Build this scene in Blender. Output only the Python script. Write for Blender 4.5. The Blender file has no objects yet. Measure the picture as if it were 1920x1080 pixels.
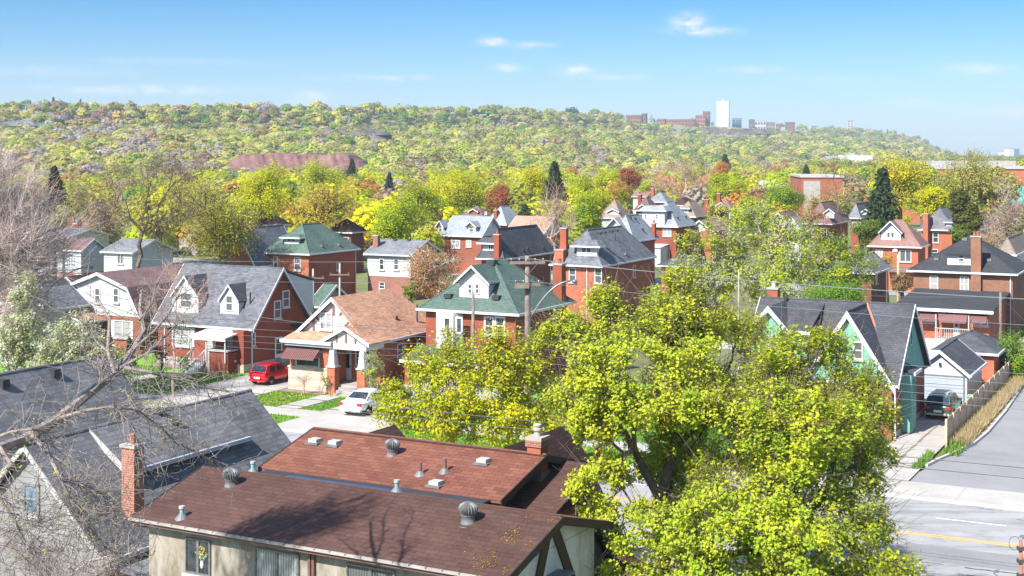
import bpy, math, random
import numpy as np
from mathutils import Vector
R = math.radians
C = bpy.context.scene.collection
# ------------------------------------------------------------------ survey frame
# camera 17.5 m up, level, 50 mm lens with vertical shift; F = focal length in pixels of a 1920 px wide frame
F, CX, HY, H = 2667.0, 960.0, 285.0, 17.5
A = R(27); CA, SA = math.cos(A), math.sin(A)          # street grid turned 27 degrees
def W(s, t, z=0.0):                                   # street coordinates -> world
    return Vector((CA*s + SA*t, -SA*s + CA*t, z))
def ST(p): return (CA*p.x - SA*p.y, SA*p.x + CA*p.y)
def PZ(px, py, z=0.0):                                # surveyed point at known height
    Y = F*(H-z)/(py-HY); return Vector(((px-CX)/F*Y, Y, z))
def PY(px, py, Y):                                    # surveyed point at known distance
    return Vector(((px-CX)/F*Y, Y, H-(py-HY)*Y/F))

# ------------------------------------------------------------------ materials
MATS = {}
def nt(name):
    m = bpy.data.materials.new(name); m.use_nodes = True
    n = m.node_tree.nodes; n.clear()
    o = n.new('ShaderNodeOutputMaterial'); b = n.new('ShaderNodeBsdfPrincipled')
    m.node_tree.links.new(b.outputs[0], o.inputs[0]); MATS[name] = m
    return m, n, m.node_tree.links, b
def coord(n, l, scale=1.0, kind='Object'):
    t = n.new('ShaderNodeTexCoord'); mp = n.new('ShaderNodeMapping')
    mp.inputs['Scale'].default_value = (scale,)*3 if not isinstance(scale, tuple) else scale
    l.new(t.outputs[kind], mp.inputs[0]); return mp.outputs[0]
def noise(n, l, vec, scale, detail=4, rough=.6):
    t = n.new('ShaderNodeTexNoise'); t.inputs['Scale'].default_value = scale
    t.inputs['Detail'].default_value = detail; t.inputs['Roughness'].default_value = rough
    l.new(vec, t.inputs['Vector']); return t.outputs['Fac']
def ramp(n, l, fac, stops):
    r = n.new('ShaderNodeValToRGB'); e = r.color_ramp.elements
    while len(e) < len(stops): e.new(.5)
    for i, (p, c) in enumerate(stops): e[i].position = p; e[i].color = (*c, 1)
    l.new(fac, r.inputs[0]); return r.outputs[0]
def mix(n, l, fac, a, b, mode='MIX'):
    m = n.new('ShaderNodeMix'); m.data_type = 'RGBA'; m.blend_type = mode
    for v, k in ((fac, 0), (a, 6), (b, 7)):
        if isinstance(v, (int, float)): m.inputs[k].default_value = v
        elif isinstance(v, tuple): m.inputs[k].default_value = (*v, 1)
        else: l.new(v, m.inputs[k])
    return m.outputs[2]
def bump(n, l, b, hgt, strength=.3, dist=.02):
    u = n.new('ShaderNodeBump'); u.inputs['Strength'].default_value = strength; u.inputs['Distance'].default_value = dist
    l.new(hgt, u.inputs['Height']); l.new(u.outputs[0], b.inputs['Normal'])
def sc(c, k): return tuple(min(1, x*k) for x in c)

def plain(name, c, rough=.6, var=.12, scale=3.0, metal=0, spec=.4):
    m, n, l, b = nt(name)
    v = coord(n, l)
    l.new(ramp(n, l, noise(n, l, v, scale, 5), [(.3, sc(c, 1-var)), (.7, sc(c, 1+var))]), b.inputs['Base Color'])
    b.inputs['Roughness'].default_value = rough; b.inputs['Metallic'].default_value = metal
    b.inputs['Specular IOR Level'].default_value = spec
    return m
def bricky(name, c1, c2, cm, bw, rh, ms, rough=.85, wear=.25, bstr=.4, stain=None, tone=1.0):
    m, n, l, b = nt(name)
    uv = coord(n, l, 1.0, 'UV')
    t = n.new('ShaderNodeTexBrick'); l.new(uv, t.inputs['Vector'])
    t.inputs['Color1'].default_value = (*c1, 1); t.inputs['Color2'].default_value = (*c2, 1); t.inputs['Mortar'].default_value = (*cm, 1)
    t.inputs['Scale'].default_value = 1; t.inputs['Mortar Size'].default_value = ms; t.inputs['Mortar Smooth'].default_value = .2
    t.inputs['Brick Width'].default_value = bw; t.inputs['Row Height'].default_value = rh; t.inputs['Bias'].default_value = 0
    o = coord(n, l)
    big = noise(n, l, o, .45, 6, .65); fine = noise(n, l, uv, 14, 3)
    col = mix(n, l, wear, t.outputs['Color'], ramp(n, l, big, [(.3, sc(c1, .55)), (.55, sc(c2, 1.0)), (.75, sc(c2, 1.5))]))
    col = mix(n, l, .5, col, ramp(n, l, fine, [(.25, (.55,)*3), (.75, (1.3,)*3)]), 'MULTIPLY')
    if stain:
        s = noise(n, l, o, .9, 7, .7)
        col = mix(n, l, ramp(n, l, s, [(.56, (0,)*3), (.72, (.7,)*3)]), col, stain)
    oi = n.new('ShaderNodeObjectInfo'); wn = n.new('ShaderNodeTexWhiteNoise'); l.new(oi.outputs['Location'], wn.inputs[0])
    k = .28 if name[:3] == 'br_' else .12
    col = mix(n, l, 1.0, col, ramp(n, l, wn.outputs[0], [(0, (1-k, 1-k*.9, 1-k*.7)), (.5, (1, 1, 1)), (1, (1+k*.6, 1+k*.9, 1+k))]), 'MULTIPLY')
    l.new(col, b.inputs['Base Color']); b.inputs['Roughness'].default_value = rough; b.inputs['Specular IOR Level'].default_value = .25
    bump(n, l, b, t.outputs['Fac'], -bstr, .012)
    return m
def shingle(name, c1, c2, wear=.3, stain=None, bw=.34, rh=.17):
    return bricky(name, c1, c2, sc(c1, .35), bw, rh, .012, .9, wear, .8, stain)  # darkened joint colour paints in the shadow lines between shingle courses
def siding(name, c, pitch=.18, var=.06, dark=.55):
    m, n, l, b = nt(name)
    uv = coord(n, l, 1.0, 'UV')
    s = n.new('ShaderNodeSeparateXYZ'); l.new(uv, s.inputs[0])
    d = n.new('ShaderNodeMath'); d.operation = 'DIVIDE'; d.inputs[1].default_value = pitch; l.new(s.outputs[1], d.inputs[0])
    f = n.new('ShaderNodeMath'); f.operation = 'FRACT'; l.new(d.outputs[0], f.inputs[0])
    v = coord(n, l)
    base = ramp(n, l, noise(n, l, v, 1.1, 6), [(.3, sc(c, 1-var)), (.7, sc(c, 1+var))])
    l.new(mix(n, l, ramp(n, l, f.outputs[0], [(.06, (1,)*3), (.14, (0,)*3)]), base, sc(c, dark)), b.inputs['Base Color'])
    bump(n, l, b, f.outputs[0], .5, .03); b.inputs['Roughness'].default_value = .55
    return m
def stucco(name, c, dirt):
    m, n, l, b = nt(name); v = coord(n, l)
    f = noise(n, l, v, 60, 4); g = noise(n, l, coord(n, l, (1, 1, .35)), 1.3, 7, .7)
    col = ramp(n, l, g, [(.38, dirt), (.55, c), (.75, sc(c, 1.12))])
    l.new(mix(n, l, .35, col, ramp(n, l, f, [(.3, (.7,)*3), (.7, (1.2,)*3)]), 'MULTIPLY'), b.inputs['Base Color'])
    b.inputs['Roughness'].default_value = .95; bump(n, l, b, f, .35, .01)
    return m
def ground(name, stops, s1, s2, rough=.95, bs=.3):
    m, n, l, b = nt(name); v = coord(n, l)
    a = noise(n, l, v, s1, 8, .65); c = noise(n, l, v, s2, 4)
    l.new(mix(n, l, .6, ramp(n, l, a, stops), ramp(n, l, c, [(.25, (.6,)*3), (.75, (1.35,)*3)]), 'MULTIPLY'), b.inputs['Base Color'])
    b.inputs['Roughness'].default_value = rough; b.inputs['Specular IOR Level'].default_value = .2; bump(n, l, b, c, bs, .03)
    return m
def glassy(name, c, rough=.06, spec=.6, curtain=False):
    m, n, l, b = nt(name)
    if curtain:
        w = n.new('ShaderNodeTexWave'); w.inputs['Scale'].default_value = 3.2; w.inputs['Distortion'].default_value = 2.5
        l.new(coord(n, l, 1.0, 'UV'), w.inputs['Vector'])
        l.new(ramp(n, l, w.outputs['Fac'], [(.1, sc(c, .55)), (.7, c)]), b.inputs['Base Color'])
    else:
        v = coord(n, l); l.new(ramp(n, l, noise(n, l, v, 1.7, 3), [(.4, sc(c, .6)), (.62, sc(c, 1.6))]), b.inputs['Base Color'])
    b.inputs['Roughness'].default_value = rough; b.inputs['Specular IOR Level'].default_value = spec
    return m

shingle('sh_charcoal', (.048, .049, .057), (.09, .092, .104))
shingle('sh_black', (.03, .031, .036), (.055, .056, .064), .25)
shingle('sh_slate', (.07, .073, .084), (.165, .17, .188))
shingle('sh_grey', (.115, .12, .132), (.22, .228, .245))
shingle('sh_pale', (.21, .232, .25), (.31, .335, .355), .3)
shingle('sh_green', (.055, .088, .068), (.10, .145, .118))
shingle('sh_greenb', (.055, .09, .074), (.10, .145, .122))
shingle('sh_copper', (.33, .155, .09), (.52, .29, .185), .25)
shingle('sh_brown', (.058, .029, .023), (.098, .05, .04), .35, (.038, .026, .022), .46, .21)
shingle('sh_red', (.12, .042, .027), (.195, .078, .051), .25, (.065, .028, .022), .46, .21)
shingle('sh_plum', (.048, .024, .021), (.075, .038, .034), .25)
shingle('sh_rosy', (.18, .10, .084), (.25, .145, .122), .25)
shingle('sh_tan', (.21, .16, .128), (.29, .225, .185), .3)
shingle('sh_peach', (.32, .21, .145), (.41, .285, .21), .3)
shingle('sh_mauve', (.13, .076, .07), (.20, .12, .112), .3)
shingle('sh_foot', (.082, .081, .087), (.175, .172, .18), .35, (.05, .05, .052), .5, .22)
bricky('br_red', (.24, .046, .023), (.31, .072, .036), (.20, .11, .08), .23, .078, .009, .85, .4, .4, (.12, .034, .022))
bricky('br_orange', (.29, .066, .03), (.37, .105, .052), (.27, .16, .12), .23, .078, .009, .85, .35, .4, (.15, .045, .028))
bricky('br_dark', (.16, .036, .022), (.22, .06, .036), (.30, .2, .17), .23, .078, .008, .85, .3)
bricky('br_brown', (.165, .058, .032), (.235, .10, .056), (.24, .18, .14), .23, .078, .009, .85, .35)
bricky('br_chim', (.24, .062, .034), (.34, .13, .075), (.32, .27, .24), .24, .085, .012, .9, .35, .6, (.16, .12, .10))
bricky('stone', (.36, .29, .225), (.50, .43, .35), (.30, .255, .21), .62, .28, .02, .9, .45)
bricky('stone_grey', (.30, .28, .26), (.42, .39, .35), (.3, .28, .25), .55, .25, .02, .9, .4)
siding('sd_white', (.44, .445, .455), .2, .05, .65)
siding('sd_grey', (.215, .215, .212), .24, .10, .45)
siding('sd_blue', (.34, .38, .43), .22, .05, .6)
siding('sd_peach', (.55, .40, .29), .2)
stucco('st_white', (.46, .455, .45), (.37, .36, .35))
stucco('st_beige', (.30, .27, .225), (.16, .125, .085))
stucco('st_ivory', (.52, .50, .46), (.38, .35, .31))
stucco('st_green', (.16, .335, .235), (.14, .295, .205))
stucco('st_teal', (.14, .31, .255), (.115, .26, .21))
plain('white', (.52, .53, .54), .45, .05); plain('offwhite', (.36, .355, .34), .5, .12)
plain('timber', (.035, .020, .015), .7, .25); plain('brownmetal', (.16, .085, .075), .45, .1)
plain('dark', (.03, .03, .033), .6, .2); plain('lead', (.13, .13, .135), .5, .25); plain('teal_pipe', (.16, .34, .34), .5, .2)
plain('copper', (.38, .17, .10), .6, .2)
plain('galv', (.20, .20, .20), .4, .35, 9, .5); plain('darkmetal', (.10, .10, .105), .35, .25, 9, .5)
plain('concrete', (.30, .28, .255), .9, .2, 1.3); plain('concrete_light', (.38, .37, .355), .9, .12, .8)
plain('wood', (.50, .36, .245), .85, .25, 2); plain('pole_wood', (.17, .135, .11), .9, .3, 4)
plain('rust', (.32, .10, .05), .7, .3, 8); plain('wirem', (.05, .06, .065), .5, .05); plain('wirepale', (.10, .125, .13), .5, .05)
plain('awning', (.16, .075, .07), .5, .08); plain('blue_tarp', (.015, .055, .12), .4, .2)
plain('bark', (.13, .095, .075), .95, .4, 5); plain('bark_grey', (.31, .255, .235), .95, .35, 6)
plain('bark_mauve', (.43, .345, .315), .95, .25, 3); plain('bark_near', (.20, .165, .148), .95, .4, 7); plain('bark_pink', (.40, .27, .22), .95, .25, 3); plain('bark_white', (.66, .62, .57), .9, .15, 6)
plain('bark_dark', (.075, .06, .05), .95, .3, 4)
ground('lawnm', [(.3, (.10, .21, .025)), (.55, (.16, .30, .04)), (.75, (.27, .33, .08))], .6, 30)
ground('earth', [(.3, (.10, .085, .055)), (.5, (.13, .15, .05)), (.7, (.20, .18, .11))], .12, 4)
ground('mulch', [(.3, (.16, .11, .075)), (.7, (.28, .21, .15))], 1.5, 25)
ground('straw', [(.3, (.36, .28, .15)), (.7, (.52, .42, .26))], 1.5, 25)
def asphalt():
    m, n, l, b = nt('asphalt'); uv = coord(n, l, (.9, .9, 1)); o = coord(n, l)
    rot = n.new('ShaderNodeMapping'); rot.inputs['Rotation'].default_value = (0, 0, A); rot.inputs['Scale'].default_value = (.05, 1.1, 1); l.new(o, rot.inputs[0])
    lanes = noise(n, l, rot.outputs[0], 1.0, 6, .6); blot = noise(n, l, o, .5, 8, .7); grit = noise(n, l, o, 30, 3)
    col = ramp(n, l, lanes, [(.3, (.20, .196, .197)), (.5, (.285, .28, .28)), (.7, (.335, .33, .33))])
    col = mix(n, l, .55, col, ramp(n, l, blot, [(.35, (.6,)*3), (.5, (1,)*3), (.7, (1.12,)*3)]), 'MULTIPLY')
    col = mix(n, l, .6, col, ramp(n, l, grit, [(.3, (.7,)*3), (.7, (1.2,)*3)]), 'MULTIPLY')
    l.new(col, b.inputs['Base Color']); b.inputs['Roughness'].default_value = .9; b.inputs['Specular IOR Level'].default_value = .2
asphalt()
ground('asphalt_lot', [(.35, (.205, .20, .205)), (.65, (.25, .245, .25))], .2, 45, .9, .2)
ground('asphalt_patch', [(.35, (.19, .185, .19)), (.65, (.225, .22, .225))], .5, 45, .9, .2)
ground('pave', [(.3, (.31, .29, .265)), (.7, (.40, .38, .352))], .5, 20, .92, .15)
ground('pave_light', [(.3, (.39, .38, .362)), (.7, (.45, .44, .425))], .5, 20, .92, .15)
ground('crack', [(.3, (.07, .065, .06)), (.7, (.12, .11, .10))], 2, 25)
plain('line_white', (.72, .72, .71), .7, .12, 2.5); plain('line_yellow', (.70, .40, .045), .7, .12, 2.5)
ground('clay', [(.3, (.13, .062, .055)), (.5, (.17, .085, .075)), (.7, (.22, .13, .115))], .08, .6)
ground('rock', [(.3, (.06, .05, .046)), (.5, (.105, .085, .075)), (.7, (.16, .135, .12))], .09, .5)
ground('rockgrey', [(.3, (.10, .098, .105)), (.6, (.155, .15, .158)), (.75, (.21, .205, .21))], .09, .5)
glassy('glass', (.035, .042, .05)); glassy('glass_blue', (.10, .17, .23), .08, .8)
glassy('curtain', (.36, .36, .35), .25, .5, True); glassy('blind', (.11, .115, .12), .15, .5, True)
glassy('carglass', (.02, .028, .036), .04, .9); glassy('glass_teal', (.10, .34, .34), .1, .6)
def paint(name, c, metal=0):
    m, n, l, b = nt(name); b.inputs['Base Color'].default_value = (*c, 1); b.inputs['Roughness'].default_value = .28
    b.inputs['Metallic'].default_value = metal; b.inputs['Coat Weight'].default_value = .8; b.inputs['Coat Roughness'].default_value = .05
paint('car_red', (.62, .006, .014)); paint('car_white', (.80, .80, .80)); paint('car_green', (.022, .075, .068), .2); paint('car_silver', (.48, .50, .52), .4)
paint('taillight', (.50, .012, .01)); paint('cladding', (.42, .36, .26)); paint('plate', (.75, .76, .78)); paint('hyd_red', (.62, .03, .02)); paint('hyd_blue', (.03, .22, .42))
plain('tyre', (.018, .018, .018), .9, .2); plain('alloy', (.55, .56, .57), .3, .1, 5, .6)
def leafmat():
    m, n, l, b = nt('leaf'); n.remove(b)
    o = [x for x in n if x.type == 'OUTPUT_MATERIAL'][0]
    a = n.new('ShaderNodeAttribute'); a.attribute_name = 'col'
    d = n.new('ShaderNodeBsdfDiffuse'); t = n.new('ShaderNodeBsdfTranslucent'); x = n.new('ShaderNodeMixShader'); x.inputs[0].default_value = .5
    l.new(a.outputs['Color'], d.inputs[0]); l.new(a.outputs['Color'], t.inputs[0])
    l.new(d.outputs[0], x.inputs[1]); l.new(t.outputs[0], x.inputs[2]); l.new(x.outputs[0], o.inputs[0])
    return m
leafmat()

# ------------------------------------------------------------------ objects
def tag(o, label=None, cat=None, group=None, kind=None):
    for k, v in (('label', label), ('category', cat), ('group', group), ('kind', kind)):
        if v: o[k] = v
    return o
def thing(name, label, cat, loc=(0, 0, 0), rz=0, group=None):
    o = bpy.data.objects.new(name, None); C.objects.link(o); o.empty_display_size = .3
    o.location = loc; o.rotation_euler = (0, 0, rz); return tag(o, label, cat, group)
def link(name, me, mat, parent=None):
    if mat: me.materials.append(MATS[mat] if isinstance(mat, str) else mat)
    o = bpy.data.objects.new(name, me); C.objects.link(o); o.parent = parent; return o
class MB:
    def __init__(s): s.v = []; s.f = []
    def poly(s, pts):
        i = len(s.v); s.v += [tuple(p) for p in pts]; s.f.append(tuple(range(i, i+len(pts))))
    def box(s, x0, x1, y0, y1, z0, z1):
        i = len(s.v)
        s.v += [(x, y, z) for z in (z0, z1) for y in (y0, y1) for x in (x0, x1)]
        s.f += [tuple(i+k for k in q) for q in ((0, 2, 3, 1), (4, 5, 7, 6), (0, 1, 5, 4), (1, 3, 7, 5), (3, 2, 6, 7), (2, 0, 4, 6))]
        return s
    def slab(s, pts, th):                              # polygon (seen from its top, counter-clockwise) with thickness straight down
        n = len(pts); i = len(s.v)
        s.v += [tuple(p) for p in pts] + [(p[0], p[1], p[2]-th) for p in pts]
        s.f.append(tuple(range(i, i+n))); s.f.append(tuple(range(i+2*n-1, i+n-1, -1)))
        for k in range(n): j = (k+1) % n; s.f.append((i+k, i+n+k, i+n+j, i+j))
        return s
    def ext(s, pts, vec):                              # extrude polygon by vec
        n = len(pts); i = len(s.v); v = Vector(vec)
        s.v += [tuple(p) for p in pts] + [tuple(Vector(p)+v) for p in pts]
        s.f.append(tuple(range(i+n-1, i-1, -1))); s.f.append(tuple(range(i+n, i+2*n)))
        for k in range(n): j = (k+1) % n; s.f.append((i+k, i+j, i+n+j, i+n+k))
        return s
    def tube(s, path, rad, n=8, cap=True):
        path = [Vector(p) for p in path]; i0 = len(s.v)
        for k, p in enumerate(path):
            d = (path[min(k+1, len(path)-1)]-path[max(k-1, 0)]).normalized()
            a = d.cross(Vector((0, 0, 1)) if abs(d.z) < .9 else Vector((1, 0, 0))).normalized(); b = d.cross(a)
            r = rad[k] if isinstance(rad, (list, tuple)) else rad
            for q in range(n):
                t = 2*math.pi*q/n; s.v.append(tuple(p + a*(r*math.cos(t)) + b*(r*math.sin(t))))
        for k in range(len(path)-1):
            for q in range(n):
                a, b = i0+k*n+q, i0+k*n+(q+1) % n; s.f.append((a, a+n, b+n, b))
        if cap:
            s.f.append(tuple(i0+q for q in range(n))); e = i0+(len(path)-1)*n; s.f.append(tuple(e+n-1-q for q in range(n)))
        return s
    def lathe(s, c, prof, n=16, flute=0):
        i0 = len(s.v)
        for (r, z) in prof:
            for q in range(n):
                t = 2*math.pi*q/n; k = r*(1-flute*(q % 2)); s.v.append((c[0]+k*math.cos(t), c[1]+k*math.sin(t), c[2]+z))
        for k in range(len(prof)-1):
            for q in range(n):
                a, b = i0+k*n+q, i0+k*n+(q+1) % n; s.f.append((a, b, b+n, a+n))
        s.f.append(tuple(i0+n-1-q for q in range(n))); e = i0+(len(prof)-1)*n; s.f.append(tuple(e+q for q in range(n)))
        return s
    def build(s, name, mat, parent=None, smooth=False):
        me = bpy.data.meshes.new(name); me.from_pydata(s.v, [], s.f); me.update()
        uv = me.uv_layers.new(name='UVMap').data
        for p in me.polygons:
            n = p.normal
            if abs(n.z) > .96 or n.length < .5: u, w = Vector((1, 0, 0)), Vector((0, 1, 0))
            else: u = Vector((-n.y, n.x, 0)).normalized(); w = n.cross(u)
            for li in p.loop_indices:
                co = me.vertices[me.loops[li].vertex_index].co; uv[li].uv = (co.dot(u), co.dot(w))
            p.use_smooth = smooth
        return link(name, me, mat, parent)
def np_mesh(name, verts, k, mat, parent=None, col=None, smooth=False):
    """verts (n*k,3): n separate k-gons"""
    n = len(verts)//k; me = bpy.data.meshes.new(name)
    me.vertices.add(len(verts)); me.vertices.foreach_set('co', np.ascontiguousarray(verts, dtype=np.float32).ravel())
    me.loops.add(len(verts)); me.loops.foreach_set('vertex_index', np.arange(len(verts), dtype=np.int32))
    me.polygons.add(n); me.polygons.foreach_set('loop_start', np.arange(0, len(verts), k, dtype=np.int32))
    if col is not None:
        a = me.attributes.new('col', 'FLOAT_COLOR', 'FACE'); c4 = np.ones((n, 4), np.float32); c4[:, :3] = col
        a.data.foreach_set('color', c4.ravel())
    me.update(calc_edges=True); me.validate()
    return link(name, me, mat, parent)

# ------------------------------------------------------------------ vegetation
def leaf_quads(pos, size, rng, up=.35, asp=.7, out=None):
    n = len(pos); nr = rng.normal(size=(n, 3)); nr[:, 2] += up*2
    if out is not None: nr += out
    nr /= np.linalg.norm(nr, axis=1)[:, None]
    t = rng.normal(size=(n, 3)); t -= (t*nr).sum(1)[:, None]*nr; t /= np.linalg.norm(t, axis=1)[:, None]
    b = np.cross(nr, t); s = (size*(.65+.7*rng.random(n)))[:, None]
    v = np.empty((n, 4, 3)); fold = nr*s*.25
    v[:, 0] = pos - t*s; v[:, 1] = pos + b*s*asp + fold; v[:, 2] = pos + t*s; v[:, 3] = pos - b*s*asp + fold
    return v.reshape(-1, 3)
def segs_mesh(name, segs, mat, parent, thin=.035):
    """tapered limbs as one welded-looking mesh; thin twigs get three sides"""
    s = np.array([[*a, *b, r0, r1] for a, b, r0, r1 in segs])
    V, Fc = [], []; base = 0; allq = []
    for sel, k in ((s[:, 6] >= thin, 7), (s[:, 6] < thin, 3)):
        q = s[sel]
        if not len(q): continue
        d = q[:, 3:6]-q[:, :3]; L = np.linalg.norm(d, axis=1)[:, None]; d = d/np.maximum(L, 1e-6)
        ref = np.where(np.abs(d[:, 2:3]) < .9, [[0, 0, 1.]], [[1., 0, 0]])
        a = np.cross(d, ref); a /= np.linalg.norm(a, axis=1)[:, None]; b = np.cross(d, a)
        ov = d*q[:, 6:7]*.5
        ring0, ring1 = [], []
        for j in range(k):
            t = 2*math.pi*j/k; w = a*math.cos(t)+b*math.sin(t)
            ring0.append(q[:, :3]-ov+w*q[:, 6:7]); ring1.append(q[:, 3:6]+ov*.5+w*q[:, 7:8])
        for j in range(k):
            e = (j+1) % k
            allq.append(np.stack([ring0[j], ring1[j], ring1[e], ring0[e]], 1).reshape(-1, 3))
    return np_mesh(name, np.concatenate(allq), 4, mat, parent)
def grow(base, tips, rtip, rng, fork, kink=.12, split=2, power=.46, limb_r=None):
    segs = []; rad = lambda n: rtip*n**power
    def wig(p, q, r0, r1):
        L = np.linalg.norm(q-p); k = max(1, min(4, int(L/1.1))); prev = p; pr = r0
        for i in range(1, k+1):
            u = i/k; x = p+(q-p)*u; 
            if i < k: x = x + rng.normal(size=3)*kink*L/k*.6
            r = r0+(r1-r0)*u; segs.append((prev, x, pr, r)); prev = x; pr = r
    def rec(p, idx, depth):
        n = len(idx); P = tips[idx]
        if n <= 2 or depth > 14:
            for i in idx: wig(p, tips[i], rad(1)*1.2, rad(1)*.5)
            return
        c = P.mean(0); fr = .28+.2*rng.random(); q = p+(c-p)*fr + rng.normal(size=3)*kink*np.linalg.norm(c-p)*.3
        wig(p, q, rad(n), rad(n)*.9)
        k = 3 if (depth == 0 and n > 40) or rng.random() < .2 else split
        D = P-q; D = D/np.maximum(np.linalg.norm(D, axis=1)[:, None], 1e-6)*.7+ (P-q)/max(1e-6, np.abs(P-q).max())
        cen = D[rng.choice(n, min(k, n), replace=False)]
        for _ in range(4):
            lab = ((D[:, None]-cen[None])**2).sum(2).argmin(1)
            for j in range(len(cen)):
                if (lab == j).any(): cen[j] = D[lab == j].mean(0)
        for j in range(len(cen)):
            sub = idx[lab == j]
            if len(sub): 
                if len(sub) == n: 
                    h = n//2; rec(q, sub[:h], depth+1); rec(q, sub[h:], depth+1)
                else: rec(q, sub, depth+1)
    base = np.array(base, float); fork = np.array(fork, float)
    r = rad(len(tips)); wig(base, fork, r*1.25, r)
    rec(fork, np.arange(len(tips)), 0)
    return segs
def lobe_tips(lobes, dens, rng, shell=2.6, sq=.85):
    out = []
    for c, r in lobes:
        n = max(6, int(dens*r*r)); d = rng.normal(size=(n, 3)); d /= np.linalg.norm(d, axis=1)[:, None]
        k = r*rng.random(n)**(1/shell); p = d*k[:, None]; p[:, 2] *= sq; out.append(np.array(c)+p)
    return np.concatenate(out)
PAL = dict(  # real leaf colours, two tones each
    lime=((.48, .53, .02), (.33, .42, .025)), yellow=((.62, .57, .02), (.48, .48, .03)), maple=((.56, .57, .05), (.42, .50, .04)), limegreen=((.46, .54, .05), (.34, .46, .04)),
    green=((.22, .36, .05), (.13, .25, .03)), olive=((.34, .32, .08), (.24, .25, .06)), orange=((.55, .26, .07), (.44, .19, .05)),
    gold=((.58, .39, .06), (.46, .30, .05)), rust=((.42, .16, .075), (.32, .115, .06)), tan=((.42, .28, .14), (.32, .21, .10)), bud=((.52, .49, .10), (.42, .39, .13)),
    mauve=((.46, .38, .345), (.36, .29, .26)), grey=((.40, .37, .35), (.31, .285, .27)), spruce=((.05, .085, .04), (.085, .11, .05)), bluespruce=((.045, .09, .085), (.07, .12, .11)),
    cedar=((.21, .22, .06), (.15, .17, .045)), blossom=((.66, .67, .50), (.48, .52, .27)), palelilac=((.40, .40, .24), (.30, .36, .10)), plum=((.22, .05, .07), (.15, .035, .05)),
    brownfir=((.10, .075, .045), (.075, .06, .04)))
def leaf_col(kind, n, rng, clump=None):
    a, b = np.array(PAL[kind][0]), np.array(PAL[kind][1])
    u = rng.random(n) if clump is None else np.clip(clump+rng.normal(size=n)*.22, 0, 1)
    c = a*u[:, None]+b*(1-u[:, None]); return c*(.88+.24*rng.random(n))[:, None]
def crown(parent, tips, m, sig, size, kind, rng, up=.35, kind2=None, frac2=0, name='crown'):
    n = len(tips); cl = rng.random(n); m_i = np.maximum(1, rng.poisson(m, n))
    idx = np.repeat(np.arange(n), m_i); pos = tips[idx]+rng.normal(size=(len(idx), 3))*sig
    col = leaf_col(kind, len(idx), rng, cl[idx])
    if kind2:
        s2 = (rng.random(n) < frac2)[idx]; col[s2] = leaf_col(kind2, int(s2.sum()), rng, cl[idx][s2])
    cen = tips.mean(0)-(0, 0, (tips[:, 2].max()-tips[:, 2].min())*.25); o = pos-cen; o /= np.maximum(np.linalg.norm(o, axis=1)[:, None], .01)
    return np_mesh(name, leaf_quads(pos, size, rng, up, .7, o*1.5), 4, 'leaf', parent, col)
def auto_lobes(c, rx, rz, n, rng):
    L = []
    for i in range(n):
        d = rng.normal(size=3); d /= np.linalg.norm(d); k = .74*(rng.random()**.35)
        q = (.30+.18*rng.random())
        L.append(((c[0]+d[0]*rx*k, c[1]+d[1]*rx*k, c[2]+d[2]*rz*k), q*(rx+rz)/2))
    return L
def broadleaf(name, label, px, ytop, ybot, half, Y, kind, seed, dens=1.0, leaf=None, bark='bark', kind2=None, frac2=0, cat='tree', group=None, twig=0, sig=None, nl=16, base_z=0, m=17, trunk_px=None):
    """px/ytop/ybot/half: surveyed silhouette of the crown at distance Y"""
    rng = np.random.default_rng(seed)
    top, bot = PY(px, ytop, Y), PY(px, ybot, Y); rz = (top.z-bot.z)/2; rx = half*Y/F
    c = np.array(((top.x), Y, (top.z+bot.z)/2)); bx = c[0] if trunk_px is None else (trunk_px-CX)/F*Y
    root = thing(name, label, cat, (bx, Y, base_z), 0, group); off = np.array((bx, Y, base_z))
    lob = auto_lobes(c-off, rx, rz, nl, rng)
    tips = lobe_tips(lob, 11*(16/nl)*dens*(4.5/max(2, (rx+rz)/2))**1.0, rng)
    tips = tips[tips[:, 2] > .15]
    hz = max(.5, min((c[2]-rz*.75)-base_z, c[2]-base_z-.3)); fork = np.array((rng.normal()*.2, rng.normal()*.2, max(.4, hz)))
    segs = grow((0, 0, -.1), tips, .012+.002*rx, rng, fork)
    if twig:
        d = tips-np.array((0, 0, hz)); d /= np.linalg.norm(d, axis=1)[:, None]
        for k in range(twig):
            e = tips+ (d+rng.normal(size=d.shape)*.55)*(.35+.5*rng.random(len(tips)))[:, None]*.14*rx
            segs += [(a, b, .016+.0015*rx, .008) for a, b in zip(tips, e)]
    segs_mesh('trunk', segs, bark, root)
    s = leaf or max(.11, .058*rx)
    crown(root, tips, m, sig or rx*.085, s, kind, rng, .35, kind2, frac2)
    return root
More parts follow.
